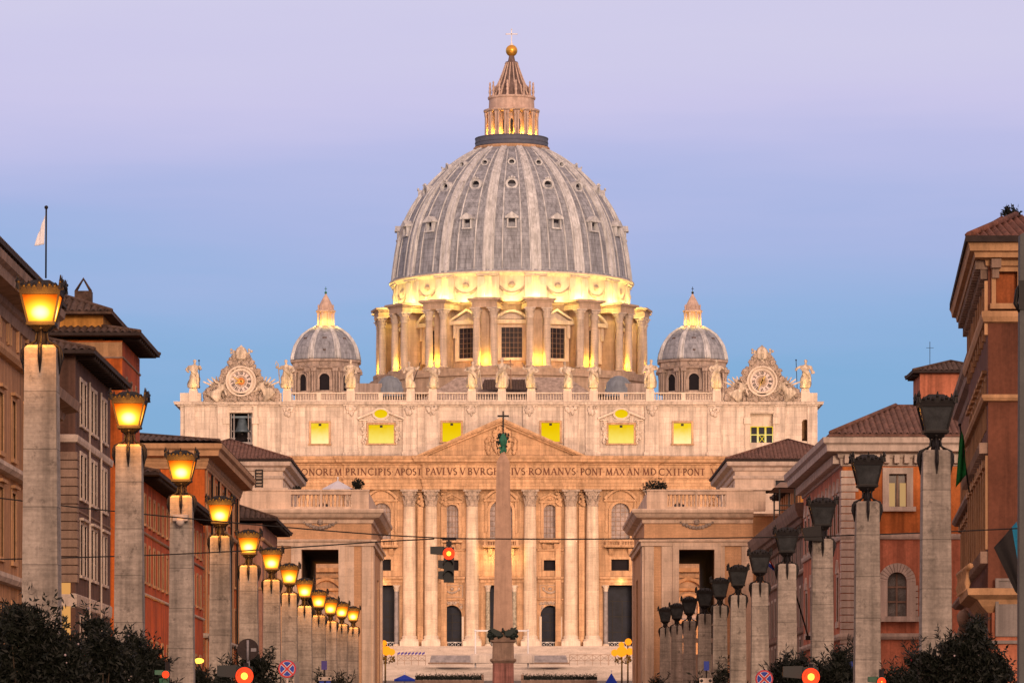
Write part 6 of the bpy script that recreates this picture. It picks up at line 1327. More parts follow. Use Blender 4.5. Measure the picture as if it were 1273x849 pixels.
mb.hexa([(22.5 - ov - .12, 198 - ov - .12, ze - .2), (22.4, 198 - ov, ze - .2), (22.4 + SHR * 29, 227, ze - .2), (22.5 - ov - .12 + SHR * 31, 227, ze - .2), (22.5 - ov - .12, 198 - ov - .12, ze + .08), (22.4, 198 - ov, ze + .08), (22.4 + SHR * 29, 227, ze + .08), (22.5 - ov - .12 + SHR * 31, 227, ze + .08)]); mb.build('gutter', M['eave'], rf)
# farther part of the palazzo
block(None, None, 1, 25.35, 227.1, 262, 9, 22.7, 'pl_sienna', 'trimo', [(16.6, 19.0, 9, 1.4, dict(hood='flat', fw=.25, proud=.35)), (11.8, 14.6, 9, 1.5, dict(hood='tri', fw=.3, proud=.35)), (6.2, 8.6, 9, 1.5, dict(fw=.3, proud=.35))], (), [(15.3, .4, .5, 'trimd'), (10.2, .4, .5, 'trimd')], [(0, -1.3), (.1, -1.2), (.15, -.9), (.45, -.75), (.5, -.4), (.65, -.25), (.7, 0), (0, .1)], 'trimd', None, sh=SHR, parent=t)
# corner balcony, base panel and scroll
mb = MB(); mb.sweep([(22.5 + SHR * 12, 210), (22.5, 198), (31, 198)], [(0, 8.0), (.3, 8.3), (.5, 8.6), (.95, 8.8), (1.0, 9.1), (0, 9.15)])
balusters(mb, (21.75, 199.8), (22.2, 208), 9.1, 10.1, .55, .16, 8); mb.tube([(21.75, 198.5, 10.2), (22.3, 209, 10.2)], .14, 6); mb.box(21.6, 22.4, 197.8, 199.6, 9.1, 10.3) if 0 else None
mb.build('balcony', M['trimo'], t)
mb = MB(); mb.pbox(f_, .15, 3.4, 3.0, 8.0, -.05, .3); mb.build('pier', M['pl_pink'], t)
mb = MB(); mb.pbox(f_, .45, 1.5, Z(788, 198), Z(722, 198), .25, .36); mb.pbox(f_, .30, 1.65, Z(791, 198), Z(788, 198), .25, .44); mb.pbox(f_, .30, 1.65, Z(722, 198), Z(719, 198), .25, .44); mb.pbox(f_, .30, .45, Z(788, 198), Z(722, 198), .25, .44); mb.pbox(f_, 1.5, 1.65, Z(788, 198), Z(722, 198), .25, .44); mb.pbox(f_, 0, 3.4, Z(800, 198), Z(796, 198), .1, .5); mb.build('stone_panel', M['trimg'], t)
mb = MB()
for k in range(9): a = k / 8; mb.ball((21.9 + .2 * a, 203 + a * 1.5, 7.9 - 2.3 * a * a), .42 - .12 * math.sin(a * 6), 8, (.8, .8, 1), .1)
mb.build('scroll_bracket', M['trimd'], t)
# ================================================================== LANTERN POSTS
def lamp_at(x, D, ztop, lit, label, grp, proto=None):
    zt = ztop
    if proto:
        r = proto.copy(); COL.objects.link(r); W[r.name] = Vector((x, D, zt)); r.location = (x, D, zt)
        for ch in proto.children:
            c = copy_tree(ch, r); c.location = ch.location
        return tag(r, label, 'street lamp', grp)
    t = thing('street_lamp', label, 'street lamp', (x, D, zt), grp)
    p0 = zt - 1.68
    mb = MB(); frust(mb, x, D, .56, p0 - 11.6, .52, p0 - 9); frust(mb, x, D, .455, p0 - 9, .375, p0 - .02); frust(mb, x, D, .375, p0 - .02, .30, p0 + .05); frust(mb, x, D, .75, p0 - 12.4, .72, p0 - 11.6); mb.build('post', M['post'], t)
    lz = zt - 1.10; mb = MB(); a0, a1, h = .30, .455, .68
    lf = mb
    for sx_ in (-1, 1):
        for sy in (-1, 1): lf.tube([(x + sx_ * a0, D + sy * a0, lz), (x + sx_ * a1, D + sy * a1, lz + h)], .035, 4, False)
    for q in (-1, 1):
        lf.tube([(x - a0, D + q * a0, lz), (x + a0, D + q * a0, lz)], .045, 4, False); lf.tube([(x + q * a0, D - a0, lz), (x + q * a0, D + a0, lz)], .045, 4, False)
    frust(lf, x, D, a0 + .04, lz - .06, a0 + .05, lz); frust(lf, x, D, a1 + .02, lz + h - .02, a1 + .06, lz + h + .14); frust(lf, x, D, a1 + .06, lz + h + .14, .2, lz + h + .34)
    frust(lf, x, D, .12, lz - .2, a0 + .02, lz - .05)
    fr_ = lf.build('lantern_frame', M['iron'], t)
    mb = MB(); e = a1 + .05; zc = lz + h + .12
    for s4 in range(4):
        ca, sa = (1, 0, -1, 0)[s4], (0, 1, 0, -1)[s4]
        for k in range(9):
            u = -e + 2 * e * k / 8; hh = (.30, .12, .17, .12, .27, .12, .17, .12, .30)[k]; ww = .075
            q = lambda uu, vv, pr: (x + ca * uu - sa * (-(e + pr)), D + sa * uu + ca * (-(e + pr)) if 0 else D + sa * uu - ca * (e + pr), vv)
            R_ = lambda uu, pr: (x + ca * uu + sa * (e + pr), D + sa * uu - ca * (e + pr))
            p1, p2, p3, p4 = R_(u - ww, 0), R_(u + ww, 0), R_(u + ww * .2, .05), R_(u - ww * .2, .05)
            i1, i2 = R_(u - ww, -.05), R_(u + ww, -.05)
            mb.add([(*p1, zc - .05), (*p2, zc - .05), (*i2, zc - .05), (*i1, zc - .05), (*p4, zc + hh), (*p3, zc + hh)], [(0, 1, 5, 4), (2, 3, 4, 5), (1, 2, 5), (3, 0, 4), (0, 3, 2, 1)])
            mb.ball((*R_(u, .03), zc + hh * .55), .05, 5)
    mb.build('crown', M['iron'], fr_)
    mb = MB(); g = .02; mb.hexa([(x - a0 + g, D - a0 + g, lz + .03), (x + a0 - g, D - a0 + g, lz + .03), (x + a0 - g, D + a0 - g, lz + .03), (x - a0 + g, D + a0 - g, lz + .03), (x - a1 + g, D - a1 + g, lz + h - .03), (x + a1 - g, D - a1 + g, lz + h - .03), (x + a1 - g, D + a1 - g, lz + h - .03), (x - a1 + g, D + a1 - g, lz + h - .03)])
    mb.build('glass', M['glow'] if lit else M['lampg'], fr_, (x, D, lz))
    mb = MB(); mb.tube([(x, D - .0, lz - .15), (x, D, p0 - .02)], [.09, .14], 8)
    br_ = []
    for ca, sa in ((1, 0), (-1, 0), (0, 1), (0, -1)):
        pts = [(.25, .0), (.18, -.08), (.13, -.2), (.15, -.34), (.26, -.42), (.40, -.46), (.48, -.56), (.46, -.68), (.37, -.70), (.33, -.62), (.39, -.57)]
        mb.tube([(x + ca * r, D + sa * r, lz - .03 + dz_ * 1.1) for r, dz_ in pts], .035, 5)
        pts = [(.48, -.56), (.50, -.72), (.45, -.86), (.40, -.88)]; mb.tube([(x + ca * r, D + sa * r, lz - .03 + dz_ * 1.1) for r, dz_ in pts], .03, 5); mb.ball((x + ca * .2, D + sa * .2, lz - .12), .06, 6)
        mb.tube([(x + ca * .2, D + sa * .2, p0 + .12), (x + ca * .42, D + sa * .42, p0 + .02), (x + ca * .44, D + sa * .44, p0 - .3), (x + ca * .43, D + sa * .43, p0 - .45), (x + ca * .42, D + sa * .42, p0 - .62)], [.04, .05, .055, .035, .01], 6)
    mb.build('bracket', M['iron'], t)
    if lit: light('POINT', (x, D - .75, lz + .2), 300, (1, .36, .04), .35, t)
    return t
LL = [(52, 345), (161, 484), (226, 557), (274, 614), (309.5, 656), (338, 678), (360, 698), (379, 716.5), (396.5, 731), (411, 740.5), (425, 746), (439, 752)]
OL = ['nearest and largest lit lantern on a travertine post, in front of the tan palace', 'lit lantern on a travertine post beside the orange tower house, second from the left edge', 'lit lantern with a small camera under it before the red ochre palace, third from left',
      'lit lantern on its post before the orange palace, fourth from the left edge', 'lit lantern on its post before the narrow pink brown house, fifth from the left edge', 'lit lantern just right of the narrow dark roofed house, sixth from the left edge',
      'lit lantern left of the square opening of the left portico, seventh from the left edge', 'lit lantern overlapping the left jamb of the portico opening, eighth from the left edge', 'lit lantern inside the portico opening beside the dark strip, fourth from the far end', 'lit lantern at the right side of the portico opening, third from the far end',
      'small lit lantern next to last in the left row', 'smallest lit lantern, last of the left row at the right of the portico opening']
pr = None
for i, ((px, py), lb) in enumerate(zip(LL, OL)):
    D = F * 11 / (CX - px); o = lamp_at(-11, D, Z(py, D), True, lb, 'lit lanterns along the left side', pr)
    pr = pr or o
    if i == 2: cm = MB(); z0 = W[o.name].z - 2.3; cm.box(-11.25, -10.75, D - .75, D - .38, z0 - .22, z0); cm.ball((-11, D - .78, z0 - .25), .15, 8); cm.build('camera_box', M['trimw'], o)
RL = [(1163, 487), (1078, 562), (1022, 616), (978, 653), (944.5, 681), (917.5, 700), (895, 716), (876, 729), (857, 740), (841.5, 748), (827, 753)]
OR = ['largest unlit dark lantern on its post beside the tall reddish palazzo on the right', 'unlit lantern on a post in front of the pink palace, left of its windows', 'unlit lantern with a small floodlight at its foot, before the pink side wall',
      'unlit lantern in front of the mauve palace cornice, right of the flag', 'unlit lantern beside the blue and red flag', 'unlit lantern at the right corner of the right portico', 'unlit lantern at the right jamb of the right portico opening', 'unlit lantern in the dark half of the right portico opening', 'unlit lantern before the ochre glimpse in the right portico opening',
      'small unlit lantern left of the opening of the right portico, next to last', 'smallest unlit lantern, last of the right row']
pr = None
for i, ((px, py), lb) in enumerate(zip(RL, OR)):
    D = F * 12 / (px - CX); o = lamp_at(12, D, Z(py, D), False, lb, 'unlit lanterns along the right side', pr)
    pr = pr or o
    if i == 2: cm = MB(); z0 = W[o.name].z - 1.45; cm.hexa([(11.3, D - .7, z0 - .25), (11.95, D - .75, z0 - .3), (11.95, D - .3, z0 - .3), (11.3, D - .3, z0 - .25), (11.2, D - .7, z0 + .2), (11.9, D - .75, z0 + .3), (11.9, D - .3, z0 + .3), (11.2, D - .3, z0 + .2)]); cm.build('floodlight', M['iron'], o)

D = 90; gp = thing('grey_pole', 'plain grey pole with a dark bracket, cut by the right edge of the picture', 'pole', (X(1277, D), D, 0)); x = X(1277, D); mb = MB(); frust(mb, x, D, .20, -.5, .17, Z(293, D)); frust(mb, x, D, .17, Z(293, D), .05, Z(289, D)); mb.build('shaft', M['polegrey'], gp)
mb = MB(); mb.tube([(x - .16, D - .1, Z(388, D)), (x - .26, D - .1, Z(378, D)), (x - .22, D - .1, Z(362, D)), (x - .12, D - .1, Z(352, D))], .05, 6); mb.box(x - .2, x + .2, D - .22, D - .17, Z(386, D), Z(350, D)); mb.build('bracket', M['iron'], gp)
# ================================================================== VEGETATION
def shrub(name, label, px, D, half, py_top, n, zb=None, cat='shrub', grp=None, leafsz=.12, flowers=0, fm='petal', seed=1, side=1.0, spiky=.35):
    x = X(px, D); zt = Z(py_top, D); z0 = gz(D) if zb is None else zb; w = half * D / F; q = random.Random(seed); H = zt - z0
    t = thing(name, label, cat, (x, D, z0), grp)
    mb = MB(); tips = []
    for i in range(16):
        a = q.uniform(0, 6.28); r = q.uniform(.25, .95); hh = (1 - .45 * r * r) * q.uniform(.78, 1.04); e = (x + math.cos(a) * r * w * .95, D + math.sin(a) * r * w * .8, z0 + H * hh)
        mb.tube([(x + math.cos(a) * .12, D + math.sin(a) * .12, z0), (x + math.cos(a) * r * w * .4, D + math.sin(a) * r * w * .4, z0 + H * .45 * hh), e], [.05, .035, .012], 4); tips.append(e)
    mb.build('stem', M['stem'], t)
    mb = MB(); cl = []
    for i in range(44):
        if i < 16: c = tips[i]; rr = w * q.uniform(.14, .26)
        else: a = q.uniform(0, 6.28); r = q.uniform(0, .85); c = (x + math.cos(a) * r * w, D + math.sin(a) * r * w, z0 + H * (q.uniform(.25, .95) - .28 * r)); rr = w * q.uniform(.25, .42)
        cl.append((c, rr))
    for i in range(n):
        c, rr = cl[int(44 * q.random() ** .8)]; d = Vector((q.gauss(0, 1), q.gauss(0, 1), q.gauss(0, 1))).normalized() * rr * q.random() ** .45
        if q.random() < spiky * .35: d = Vector((d.x * 1.3, d.y * 1.2, abs(d.z) * 2.0))
        p = Vector(c) + Vector((d.x * 1.15, d.y, d.z * 1.05)) + Vector((0, 0, -rr * .5)) + noise.noise_vector(Vector((d.x, d.y, d.z)) * 3 + Vector(c)) * rr * .7
        if p.z < z0 + .1: continue
        dr = Vector((q.gauss(0, .8) + d.x * .6, q.gauss(0, .8) + d.y * .6, q.uniform(.1, 1.2))).normalized(); sd2 = dr.orthogonal().normalized(); sd2 = (Matrix.Rotation(q.uniform(0, 6.28), 3, dr) @ sd2); s_ = leafsz * q.uniform(.6, 1.3)
        mb.cur = 1 if q.random() < .28 else 0
        mb.add([p - dr * s_, p + sd2 * s_ * .32, p + dr * s_ * 1.1, p - sd2 * s_ * .32], [(0, 1, 2, 3)])
    if n > 1500:
        for i in range(70):      # long shoots breaking the outline
            e = Vector(q.choice(tips)); e += Vector((q.gauss(0, w * .12), q.gauss(0, w * .12), -q.uniform(0, .3))); dr = Vector((q.gauss(0, .55), q.gauss(0, .4), 1)).normalized(); ln_ = q.uniform(.3, 1.0) * min(1.3, leafsz * 9)
            mb.cur = 0; mb.tube([e, e + dr * ln_ * .6, e + dr * ln_ + Vector((dr.x * .1, 0, 0))], [.012, .008, .004], 3)
            for k in range(int(ln_ / leafsz * 3.2)):
                p = e + dr * ln_ * q.random(); l2 = (dr * q.uniform(.3, 1) + Vector((q.gauss(0, .7), q.gauss(0, .7), q.gauss(0, .3)))).normalized(); s2 = l2.orthogonal().normalized(); s_ = leafsz * q.uniform(.7, 1.2); mb.cur = int(q.random() < .3)
                mb.add([p, p + l2 * s_ + s2 * s_ * .22, p + l2 * s_ * 2.1, p + l2 * s_ - s2 * s_ * .22], [(0, 1, 2, 3)])
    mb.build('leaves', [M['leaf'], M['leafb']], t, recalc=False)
    if flowers:
        mb = MB()
        for i in range(flowers):
            c, rr = q.choice(cl[:16]); mb.ball((c[0] + q.gauss(0, rr * .6), c[1] - abs(q.gauss(0, rr * .7)), c[2] + q.gauss(0, rr * .5)), q.uniform(.018, .034), 4)
        mb.build('blossom', M[fm], t)
    return t
shrub('oleander', 'large dark oleander filling the bottom left corner below the nearest lantern', 34, 97, 84, 730, 42000, seed=2, flowers=14, leafsz=.082, grp='dark oleanders along the pavement')
shrub('oleander', 'dark oleander at the bottom left in front of the brown palace', 122, 104, 62, 765, 36000, seed=3, flowers=12, leafsz=.082, grp='dark oleanders along the pavement')
shrub('oleander', 'dark oleander with pale blossom below the second lit lantern', 176, 110, 46, 790, 26000, seed=4, flowers=22, leafsz=.082, grp='dark oleanders along the pavement')
shrub('oleander', 'low dark oleander between the third and fourth lantern posts on the left', 262, 160, 34, 813, 12000, seed=5, leafsz=.12, grp='dark oleanders along the pavement')
shrub('oleander', 'dark oleander behind the black disc sign and the left red signal', 322, 172, 44, 810, 15000, seed=6, leafsz=.12, grp='dark oleanders along the pavement')
shrub('oleander', 'low oleander in front of the left portico right of the no stopping sign', 420, 230, 38, 834, 8000, seed=7, leafsz=.14, grp='dark oleanders along the pavement')
shrub('oleander', 'largest dark oleander at the bottom right below the largest dark lantern', 1196, 100, 62, 766, 34000, seed=8, flowers=8, leafsz=.082, grp='dark oleanders along the pavement')
shrub('oleander', 'dark oleander at the right with reddish blossom at the foot of the tall palazzo', 1128, 112, 36, 795, 14000, seed=18, flowers=10, fm='petalr', leafsz=.082, grp='dark oleanders along the pavement')
shrub('oleander', 'dark oleander left of the post in front of the pink palace', 1036, 150, 50, 804, 18000, seed=9, leafsz=.11, grp='dark oleanders along the pavement')
shrub('oleander', 'dark oleander behind the right red signal', 985, 168, 42, 816, 12000, seed=10, leafsz=.12, grp='dark oleanders along the pavement')
shrub('oleander', 'low oleander right of the small blue sign before the right portico', 888, 235, 44, 831, 9000, seed=12, leafsz=.15, grp='dark oleanders along the pavement')
shrub('oleander', 'low oleander at the left corner of the right portico', 815, 300, 24, 837, 4000, seed=13, leafsz=.17, grp='dark oleanders along the pavement')
shrub('roof_plant', 'small leafy plant growing on the roof at the top right corner', 1256, 205, 16, 256, 900, zb=26.7, seed=14, leafsz=.10, cat='plant')
shrub('creeper', 'bare creeper trailing over the left end of the right portico parapet', 814, 401.5, 20, 598, 900, zb=Z(614, 401), seed=15, leafsz=.16, cat='plant')
shrub('roof_plant', 'potted shrub on the left portico terrace right of the white umbrella', 444, 404, 9, 594, 700, zb=Z(610, 404), seed=16, leafsz=.13, cat='plant')
shrub('roof_plant', 'tiny dark shrub on the left portico terrace by the pale house corner', 369, 404, 6, 604, 300, zb=Z(611, 404), seed=17, leafsz=.12, cat='plant')
# terrace umbrella
def parasol(px, D, py0, py1, half, m, label, grp=None, zb=None, n=8):
    x = X(px, D); z0, z1 = Z(py0, D), Z(py1, D); r = half * D / F; t = thing('parasol', label, 'umbrella', (x, D, zb), grp)
    mb = MB(); vs = [(x + r * math.cos(2 * math.pi * i / n + .39), D + r * math.sin(2 * math.pi * i / n + .39), z0) for i in range(n)]
    mb.add(vs + [(x, D, z1)], [(i, (i + 1) % n, n) for i in range(n)]); mb.add([(a, b, c - .25) for a, b, c in vs] + vs, [(i, (i + 1) % n, n + (i + 1) % n, n + i) for i in range(n)]); mb.build('canopy', M[m], t)
    mb = MB(); mb.tube([(x, D, zb), (x, D, z1 + .2)], .05); mb.ball((x, D, z1 + .25), .09, 6); mb.build('pole', M['whitem'], t)
parasol(420, 406, 608, 597, 21, 'whitecloth', 'white parasol on the roof terrace of the left portico', zb=Z(634, 406))
parasol(503, 540, 844, 838, 14, 'bluecloth', 'closed dark blue market parasol at the bottom left of the obelisk', zb=gz(540))
parasol(760, 540, 850, 836, 9, 'bluecloth', 'dark blue market parasol at the bottom right of the obelisk', zb=gz(540))
# ================================================================== SQUARE FURNITURE
def barrier(px0, px1, D, y0, y1, label, blades=False):
    x0, x1 = X(px0, D), X(px1, D); z0, z1 = Z(y0, D), Z(y1, D); t = thing('lattice_barrier', label, 'barrier', ((x0 + x1) / 2, D, z0), 'lattice barriers on the steps'); mb = MB(); k = max(2, round((x1 - x0) / 1.25)); st = (x1 - x0) / k
    for i in range(k + 1): mb.box(x0 + i * st - .04, x0 + i * st + .04, D - .04, D + .04, z0 - .6, z1)
    for z in (z0 + .1, z1 - .08): mb.box(x0, x1, D - .05, D + .05, z, z + .08)
    for i in range(k):
        mb.tube([(x0 + i * st, D, z0 + .1), (x0 + (i + 1) * st, D, z1 - .05)], .035, 4); mb.tube([(x0 + i * st, D, z1 - .05), (x0 + (i + 1) * st, D, z0 + .1)], .035, 4)
    mb.build('frame', M['trimd'], t)
    if blades:
        mb = MB()
        for i in range(k * 2): mb.hexa([(x0 + i * st / 2 + a, D + .1 + b, z1 + c + (.25 if a else 0)) for c in (0, .35) for a, b in ((0, 0), (.45, 0), (.45, .1), (0, .1))])
        mb.build('folded_chair', M['purple'], t)
barrier(494, 529, 712, 822, 814, 'lattice barrier with folded violet seats at the top of the steps, left', True)
barrier(708, 756, 712, 822, 813, 'lattice barrier at the top of the steps, right of the obelisk', False)
barrier(757, 782, 712, 822, 813, 'lattice barrier beside the right cluster of globe lamps', False)
for a, b, lab in ((534, 586, 'low grey stage platform on the steps between the left barrier and the obelisk'), (661, 706, 'low grey stage platform on the steps between the obelisk and the right barrier')):
    D = 708; t = thing('stage_platform', lab, 'platform', (X((a + b) / 2, D), D, Z(823, D))); mb = MB(); mb.hexa([(X(a, D), D, Z(823, D)), (X(b, D), D, Z(823, D)), (X(b, D), D + 4, Z(823, D)), (X(a, D), D + 4, Z(823, D)), (X(a + 2, D), D + 1.2, Z(814, D)), (X(b - 2, D), D + 1.2, Z(814, D)), (X(b - 2, D), D + 4, Z(814, D)), (X(a + 2, D), D + 4, Z(814, D))]); mb.build('deck', M['greycol'], t)
    mb = MB(); mb.box(X(a - 2, D), X(b + 2, D), D - .1, D + 4.2, Z(824.5, D), Z(823, D) - .01); mb.build('base', M['trimd'], t)
def mast(s):
    D = 690; px = 591 if s < 0 else 656.5; x = X(px, D); t = thing('white_mast', 'thin white mast with horizontal arm and round foot block, %s of the obelisk' % ('left' if s < 0 else 'right'), 'mast', (x, D, Z(830, D)))
    mb = MB(); mb.tube([(x, D, Z(830, D)), (x, D, Z(783, D))], .13, 6); mb.build('pole', M['whitem'], t)
    x2 = X(613 if s < 0 else 640, D); mb = MB(); mb.box(min(x, x2), max(x, x2), D - .1, D + .1, Z(784.6, D), Z(782.6, D)); mb.ball((x, D, Z(783.6, D)), .22, 6); mb.build('arm', M['whitem'], t)
    mb = MB(); xa, xb = sorted((X(px - 3 if s < 0 else px + 3, D), X(610 if s < 0 else 640, D))); mb.lathe([(0, Z(812, D)), (1.6, Z(812.5, D)), (1.9, Z(815, D)), (1.9, Z(824, D))], ((xa + xb) / 2, D), 16); mb.build('foot_block', M['travp'], t)
mast(-1); mast(1)
for s, lab in ((-1, 'long dark planter hedge at the foot of the steps, left of the obelisk'), (1, 'long dark planter hedge at the foot of the steps, right of the obelisk')):
    D = 640; a, b = sorted((X(516 if s < 0 else 648, D), X(601 if s < 0 else 742, D))); t = thing('planter', lab, 'planter', ((a + b) / 2, D, gz(D))); q = random.Random(9)
    mb = MB(); mb.box(a, b, D - .4, D + .4, gz(D), Z(845, D)); mb.box(a - .05 if s > 0 else b - .3, a + .35 if s > 0 else b + .05, D - .5, D + .5, gz(D), Z(838, D)); mb.build('trough', M['trimd'], t)
    mb = MB()
    for i in range(2600):
        p = Vector((q.uniform(a, b), D + q.gauss(0, .25), Z(845, D) + abs(q.gauss(0, .33)))); mb.add([p, p + Vector((.1, 0, .05)), p + Vector((q.uniform(-.1, .1), q.uniform(-.1, .1), .22))], [(0, 1, 2)])
    mb.build('leaves', M['leaf'], t)
def candel(px, D, globes, lab, posts):
    x = X(px, D); zg = gz(D) + .1; t = thing('globe_lamp_post', lab, 'street lamp', (x, D, zg), 'clusters of glowing globe lamps'); k = D / F
    mb = MB()
    for p in posts: mb.tube([(X(p, D), D, zg), (X(p, D), D, Z(800, D))], [.14, .07], 8); mb.lathe([(.35, zg), (.3, zg + .5), (.15, zg + .7)], (X(p, D), D), 8)
    for gx, gy, r in globes: mb.tube([(x, D, Z(822, D)), ((x + X(gx, D)) / 2, D, Z(825, D)), (X(gx, D), D, Z(gy + 4, D))], .05, 5)
    lumpy(mb, X(px - 10, D), X(px + 10, D), D, Z(823, D), Z(816, D), .12, 30, 4, 1); mb.build('post', M['iron'], t)
    for gx, gy, r in globes: mb = MB(); mb.ball((X(gx, D), D - .1, Z(gy, D)), r * k * 1.35, 14); mb.build('globe', M['globe'], t, (X(gx, D), D, Z(gy, D)))
    light('POINT', (x, D - 2, Z(808, D)), 1600, (1, .42, .05), .8, t)
candel(480, 440, [(477.5, 799, 2.6), (475.5, 807, 3.4), (480.5, 808.5, 4.4), (487, 810, 3.2), (471.5, 812, 2.3)], 'cluster of glowing globe lamps on a post beside the left portico', [479])
candel(774, 470, [(772.5, 801, 2.6), (781, 797.5, 3.2), (764, 811, 3.2), (773, 809.5, 5.0), (783, 809.5, 3.4)], 'cluster of glowing globe lamps on two posts beside the right portico', [773, 780.5])
# ================================================================== CABLES, SIGNALS, SIGNS, FLAGS
def cable(name, label, pts, D, r=.022):
    w = [Vector((X(a, D), D, Z(b, D))) for a, b in pts]; t = MB(); t.tube(w, r, 5); tag(t.build(name, M['iron'], None, w[0]), label, 'cable', 'overhead cables across the street')
cable('overhead_cable', 'upper black cable from the left edge to the hanging traffic signal', [(-60, 610), (0, 619), (100, 631), (200, 641), (300, 650.5), (400, 659), (480, 665), (556, 669)], 142)
cable('overhead_cable', 'lower black cable from the left edge to the hanging traffic signal', [(-60, 697), (0, 695), (100, 692.5), (200, 689.5), (300, 684.5), (400, 678), (480, 672.5), (540, 669.6)], 142)
cable('overhead_cable', 'thin cable running right from the hanging signal across the street to the tall palazzo', [(548, 669.2), (700, 670), (850, 669), (1000, 667), (1150, 662), (1300, 655)], 142)
def tsig(px, D, py, lab, scale=1.0, hang=False, faces=1, pole=False, side=-1, lit=True, green=False):
    x = X(px, D); z = Z(py, D); s = scale; t = thing('traffic_signal', lab, 'traffic light', (x, D, z), None)
    mb = MB(); mb.box(x - .17 * s, x + .17 * s, D, D + .25 * s, z - .95 * s, z + .22 * s)
    for i in range(3):
        zc = z - i * .36 * s; n = 10; vis = [(x + .15 * s * math.cos(math.pi * k / n), zc + .15 * s * math.sin(math.pi * k / n)) for k in range(n + 1)]
        for a, b in zip(vis, vis[1:]): mb.add([(a[0], D, a[1]), (b[0], D, b[1]), (b[0], D - .26 * s, b[1]), (a[0], D - .26 * s, a[1])], [(0, 1, 2, 3)])
    for i in range(3):
        zc = z - i * .36 * s + (.1 * s if i == 0 else 0); L3 = (.62 if i == 0 else .36) * s
        mb.hexa([(x - .17 * s, D + .05, zc - .14 * s), (x - .17 * s, D + .28, zc - .14 * s), (x - L3, D + .24, zc - .10 * s), (x - L3, D + .02, zc - .10 * s), (x - .17 * s, D + .05, zc + .15 * s), (x - .17 * s, D + .28, zc + .15 * s), (x - L3, D + .24, zc + .14 * s), (x - L3, D + .02, zc + .14 * s)])
    mb.build('housing', M['greenp'] if green else M['black'], t)
    if lit:
        mb = MB(); mb.ball((x, D - .02, z), .20 * s, 18, (1, .35, 1)); lens = mb.build('red_lens', M['redl'], t); mb = MB(); mb.ball((x, D - .07 * s, z), .085 * s, 12, (1, .5, 1)); mb.build('bright_core', M['redc'], lens)
        light('POINT', (x, D - .45, z), 5, (1, .05, .01), .1, t)
    mb = MB()
    if hang: mb.tube([(x, D + .12, z + .22 * s), (x, D + .05, Z(669.3, D))], .03); mb.box(x - .22, x + .25, D, D + .1, Z(669.8, D) - .04, Z(669.2, D) + .04); mb.box(x - .09, x + .09, D + .0, D + .16, z + .24 * s, z + .42 * s)
    else: mb.tube([(x + .02, D + .3, 0), (x + .02, D + .3, z + .3)], .06)
    mb.build('hanger' if hang else 'pole', M['iron'], t)
    return t
tsig(558, 142, 688, 'black traffic signal hanging from the cables over the street, red light on', 1.0, True)
tsig(304, 96, 840, 'red traffic signal at the bottom left under the black disc sign')
tsig(1008, 96, 841, 'red traffic signal at the bottom right before the dark oleander')
tsig(1096, 100, 847, 'green bodied signal with a small red light at the bottom right', .5, green=True)
tsig(206, 100, 838, 'green bodied signal with small red light at the foot of the third left lantern post', .42, green=True)
def disc(px, D, py, r_px, mats, lab, name='road_sign', back=False):
    x, z, k = X(px, D), Z(py, D), D / F; r = r_px * k; t = thing(name, lab, 'road sign', (x, D, 0)); P = PF(D)
    cir = lambda rr, n=28: [(x + rr * math.cos(2 * math.pi * i / n), z + rr * math.sin(2 * math.pi * i / n)) for i in range(n)]
    mb = MB(); mb.tube([(x, D + .05, 0), (x, D + .05, z + r * .8)], .035, 8); mb.build('pole', M['trimw'] if not back else M['greycol'], t)
    if back:
        mb = MB(); mb.prism(cir(r), P, .1, .13); p = mb.build('plate', M['eave'], t); mb = MB(); mb.tube([(x, D - .16, z - r), (x, D - .16, z + r * .85)], .03, 6); mb.pbox(P, x + r * .28, x + r * .78, z - .05, z + .03, .13, .14); mb.build('label_strip', M['greycol'], p); return
    mb = MB(); mb.prism(cir(r), P, .02, .05); p = mb.build('plate', M['red'], t); mb = MB(); mb.prism(cir(r * .8), P, .05, .058); mb.prism(cir(r * 1.02), P, .0, .018); p2 = mb.build('blue_disc', M['blue'], p)
    mb = MB()
    for a in (math.pi / 4, -math.pi / 4):
        ca, sa = math.cos(a), math.sin(a); h = r * .09; L4 = r * .83; mb.prism([(x + ca * L4 - sa * h, z + sa * L4 + ca * h), (x - ca * L4 - sa * h, z - sa * L4 + ca * h), (x - ca * L4 + sa * h, z - sa * L4 - ca * h), (x + ca * L4 + sa * h, z + sa * L4 - ca * h)], P, .06, .066 + a * .001)
    mb.build('red_bars', M['red'], p)
    mb = MB(); mb.prism(cir(r * .83), P, .045, .054)
    for a in (math.pi / 4, -math.pi / 4):
        for o_ in (-1, 1):
            ca, sa = math.cos(a), math.sin(a); h = r * .03; L4 = r * .8; ox_, oz_ = -sa * o_ * r * .13, ca * o_ * r * .13
            mb.prism([(x + ox_ + ca * L4 - sa * h, z + oz_ + sa * L4 + ca * h), (x + ox_ - ca * L4 - sa * h, z + oz_ - sa * L4 + ca * h), (x + ox_ - ca * L4 + sa * h, z + oz_ - sa * L4 - ca * h), (x + ox_ + ca * L4 + sa * h, z + oz_ + sa * L4 - ca * h)], P, .055, .0605)
    mb.build('white_lines', M['whitem'], p)
disc(308.5, 100, 807, 13.5, None, 'back of a round black sign on a thin pole above the left red signal', back=True)
disc(357, 135, 831, 11, None, 'round red and blue no stopping sign at the bottom left')
disc(950, 135, 843.5, 11, None, 'round red and blue no stopping sign at the bottom right')
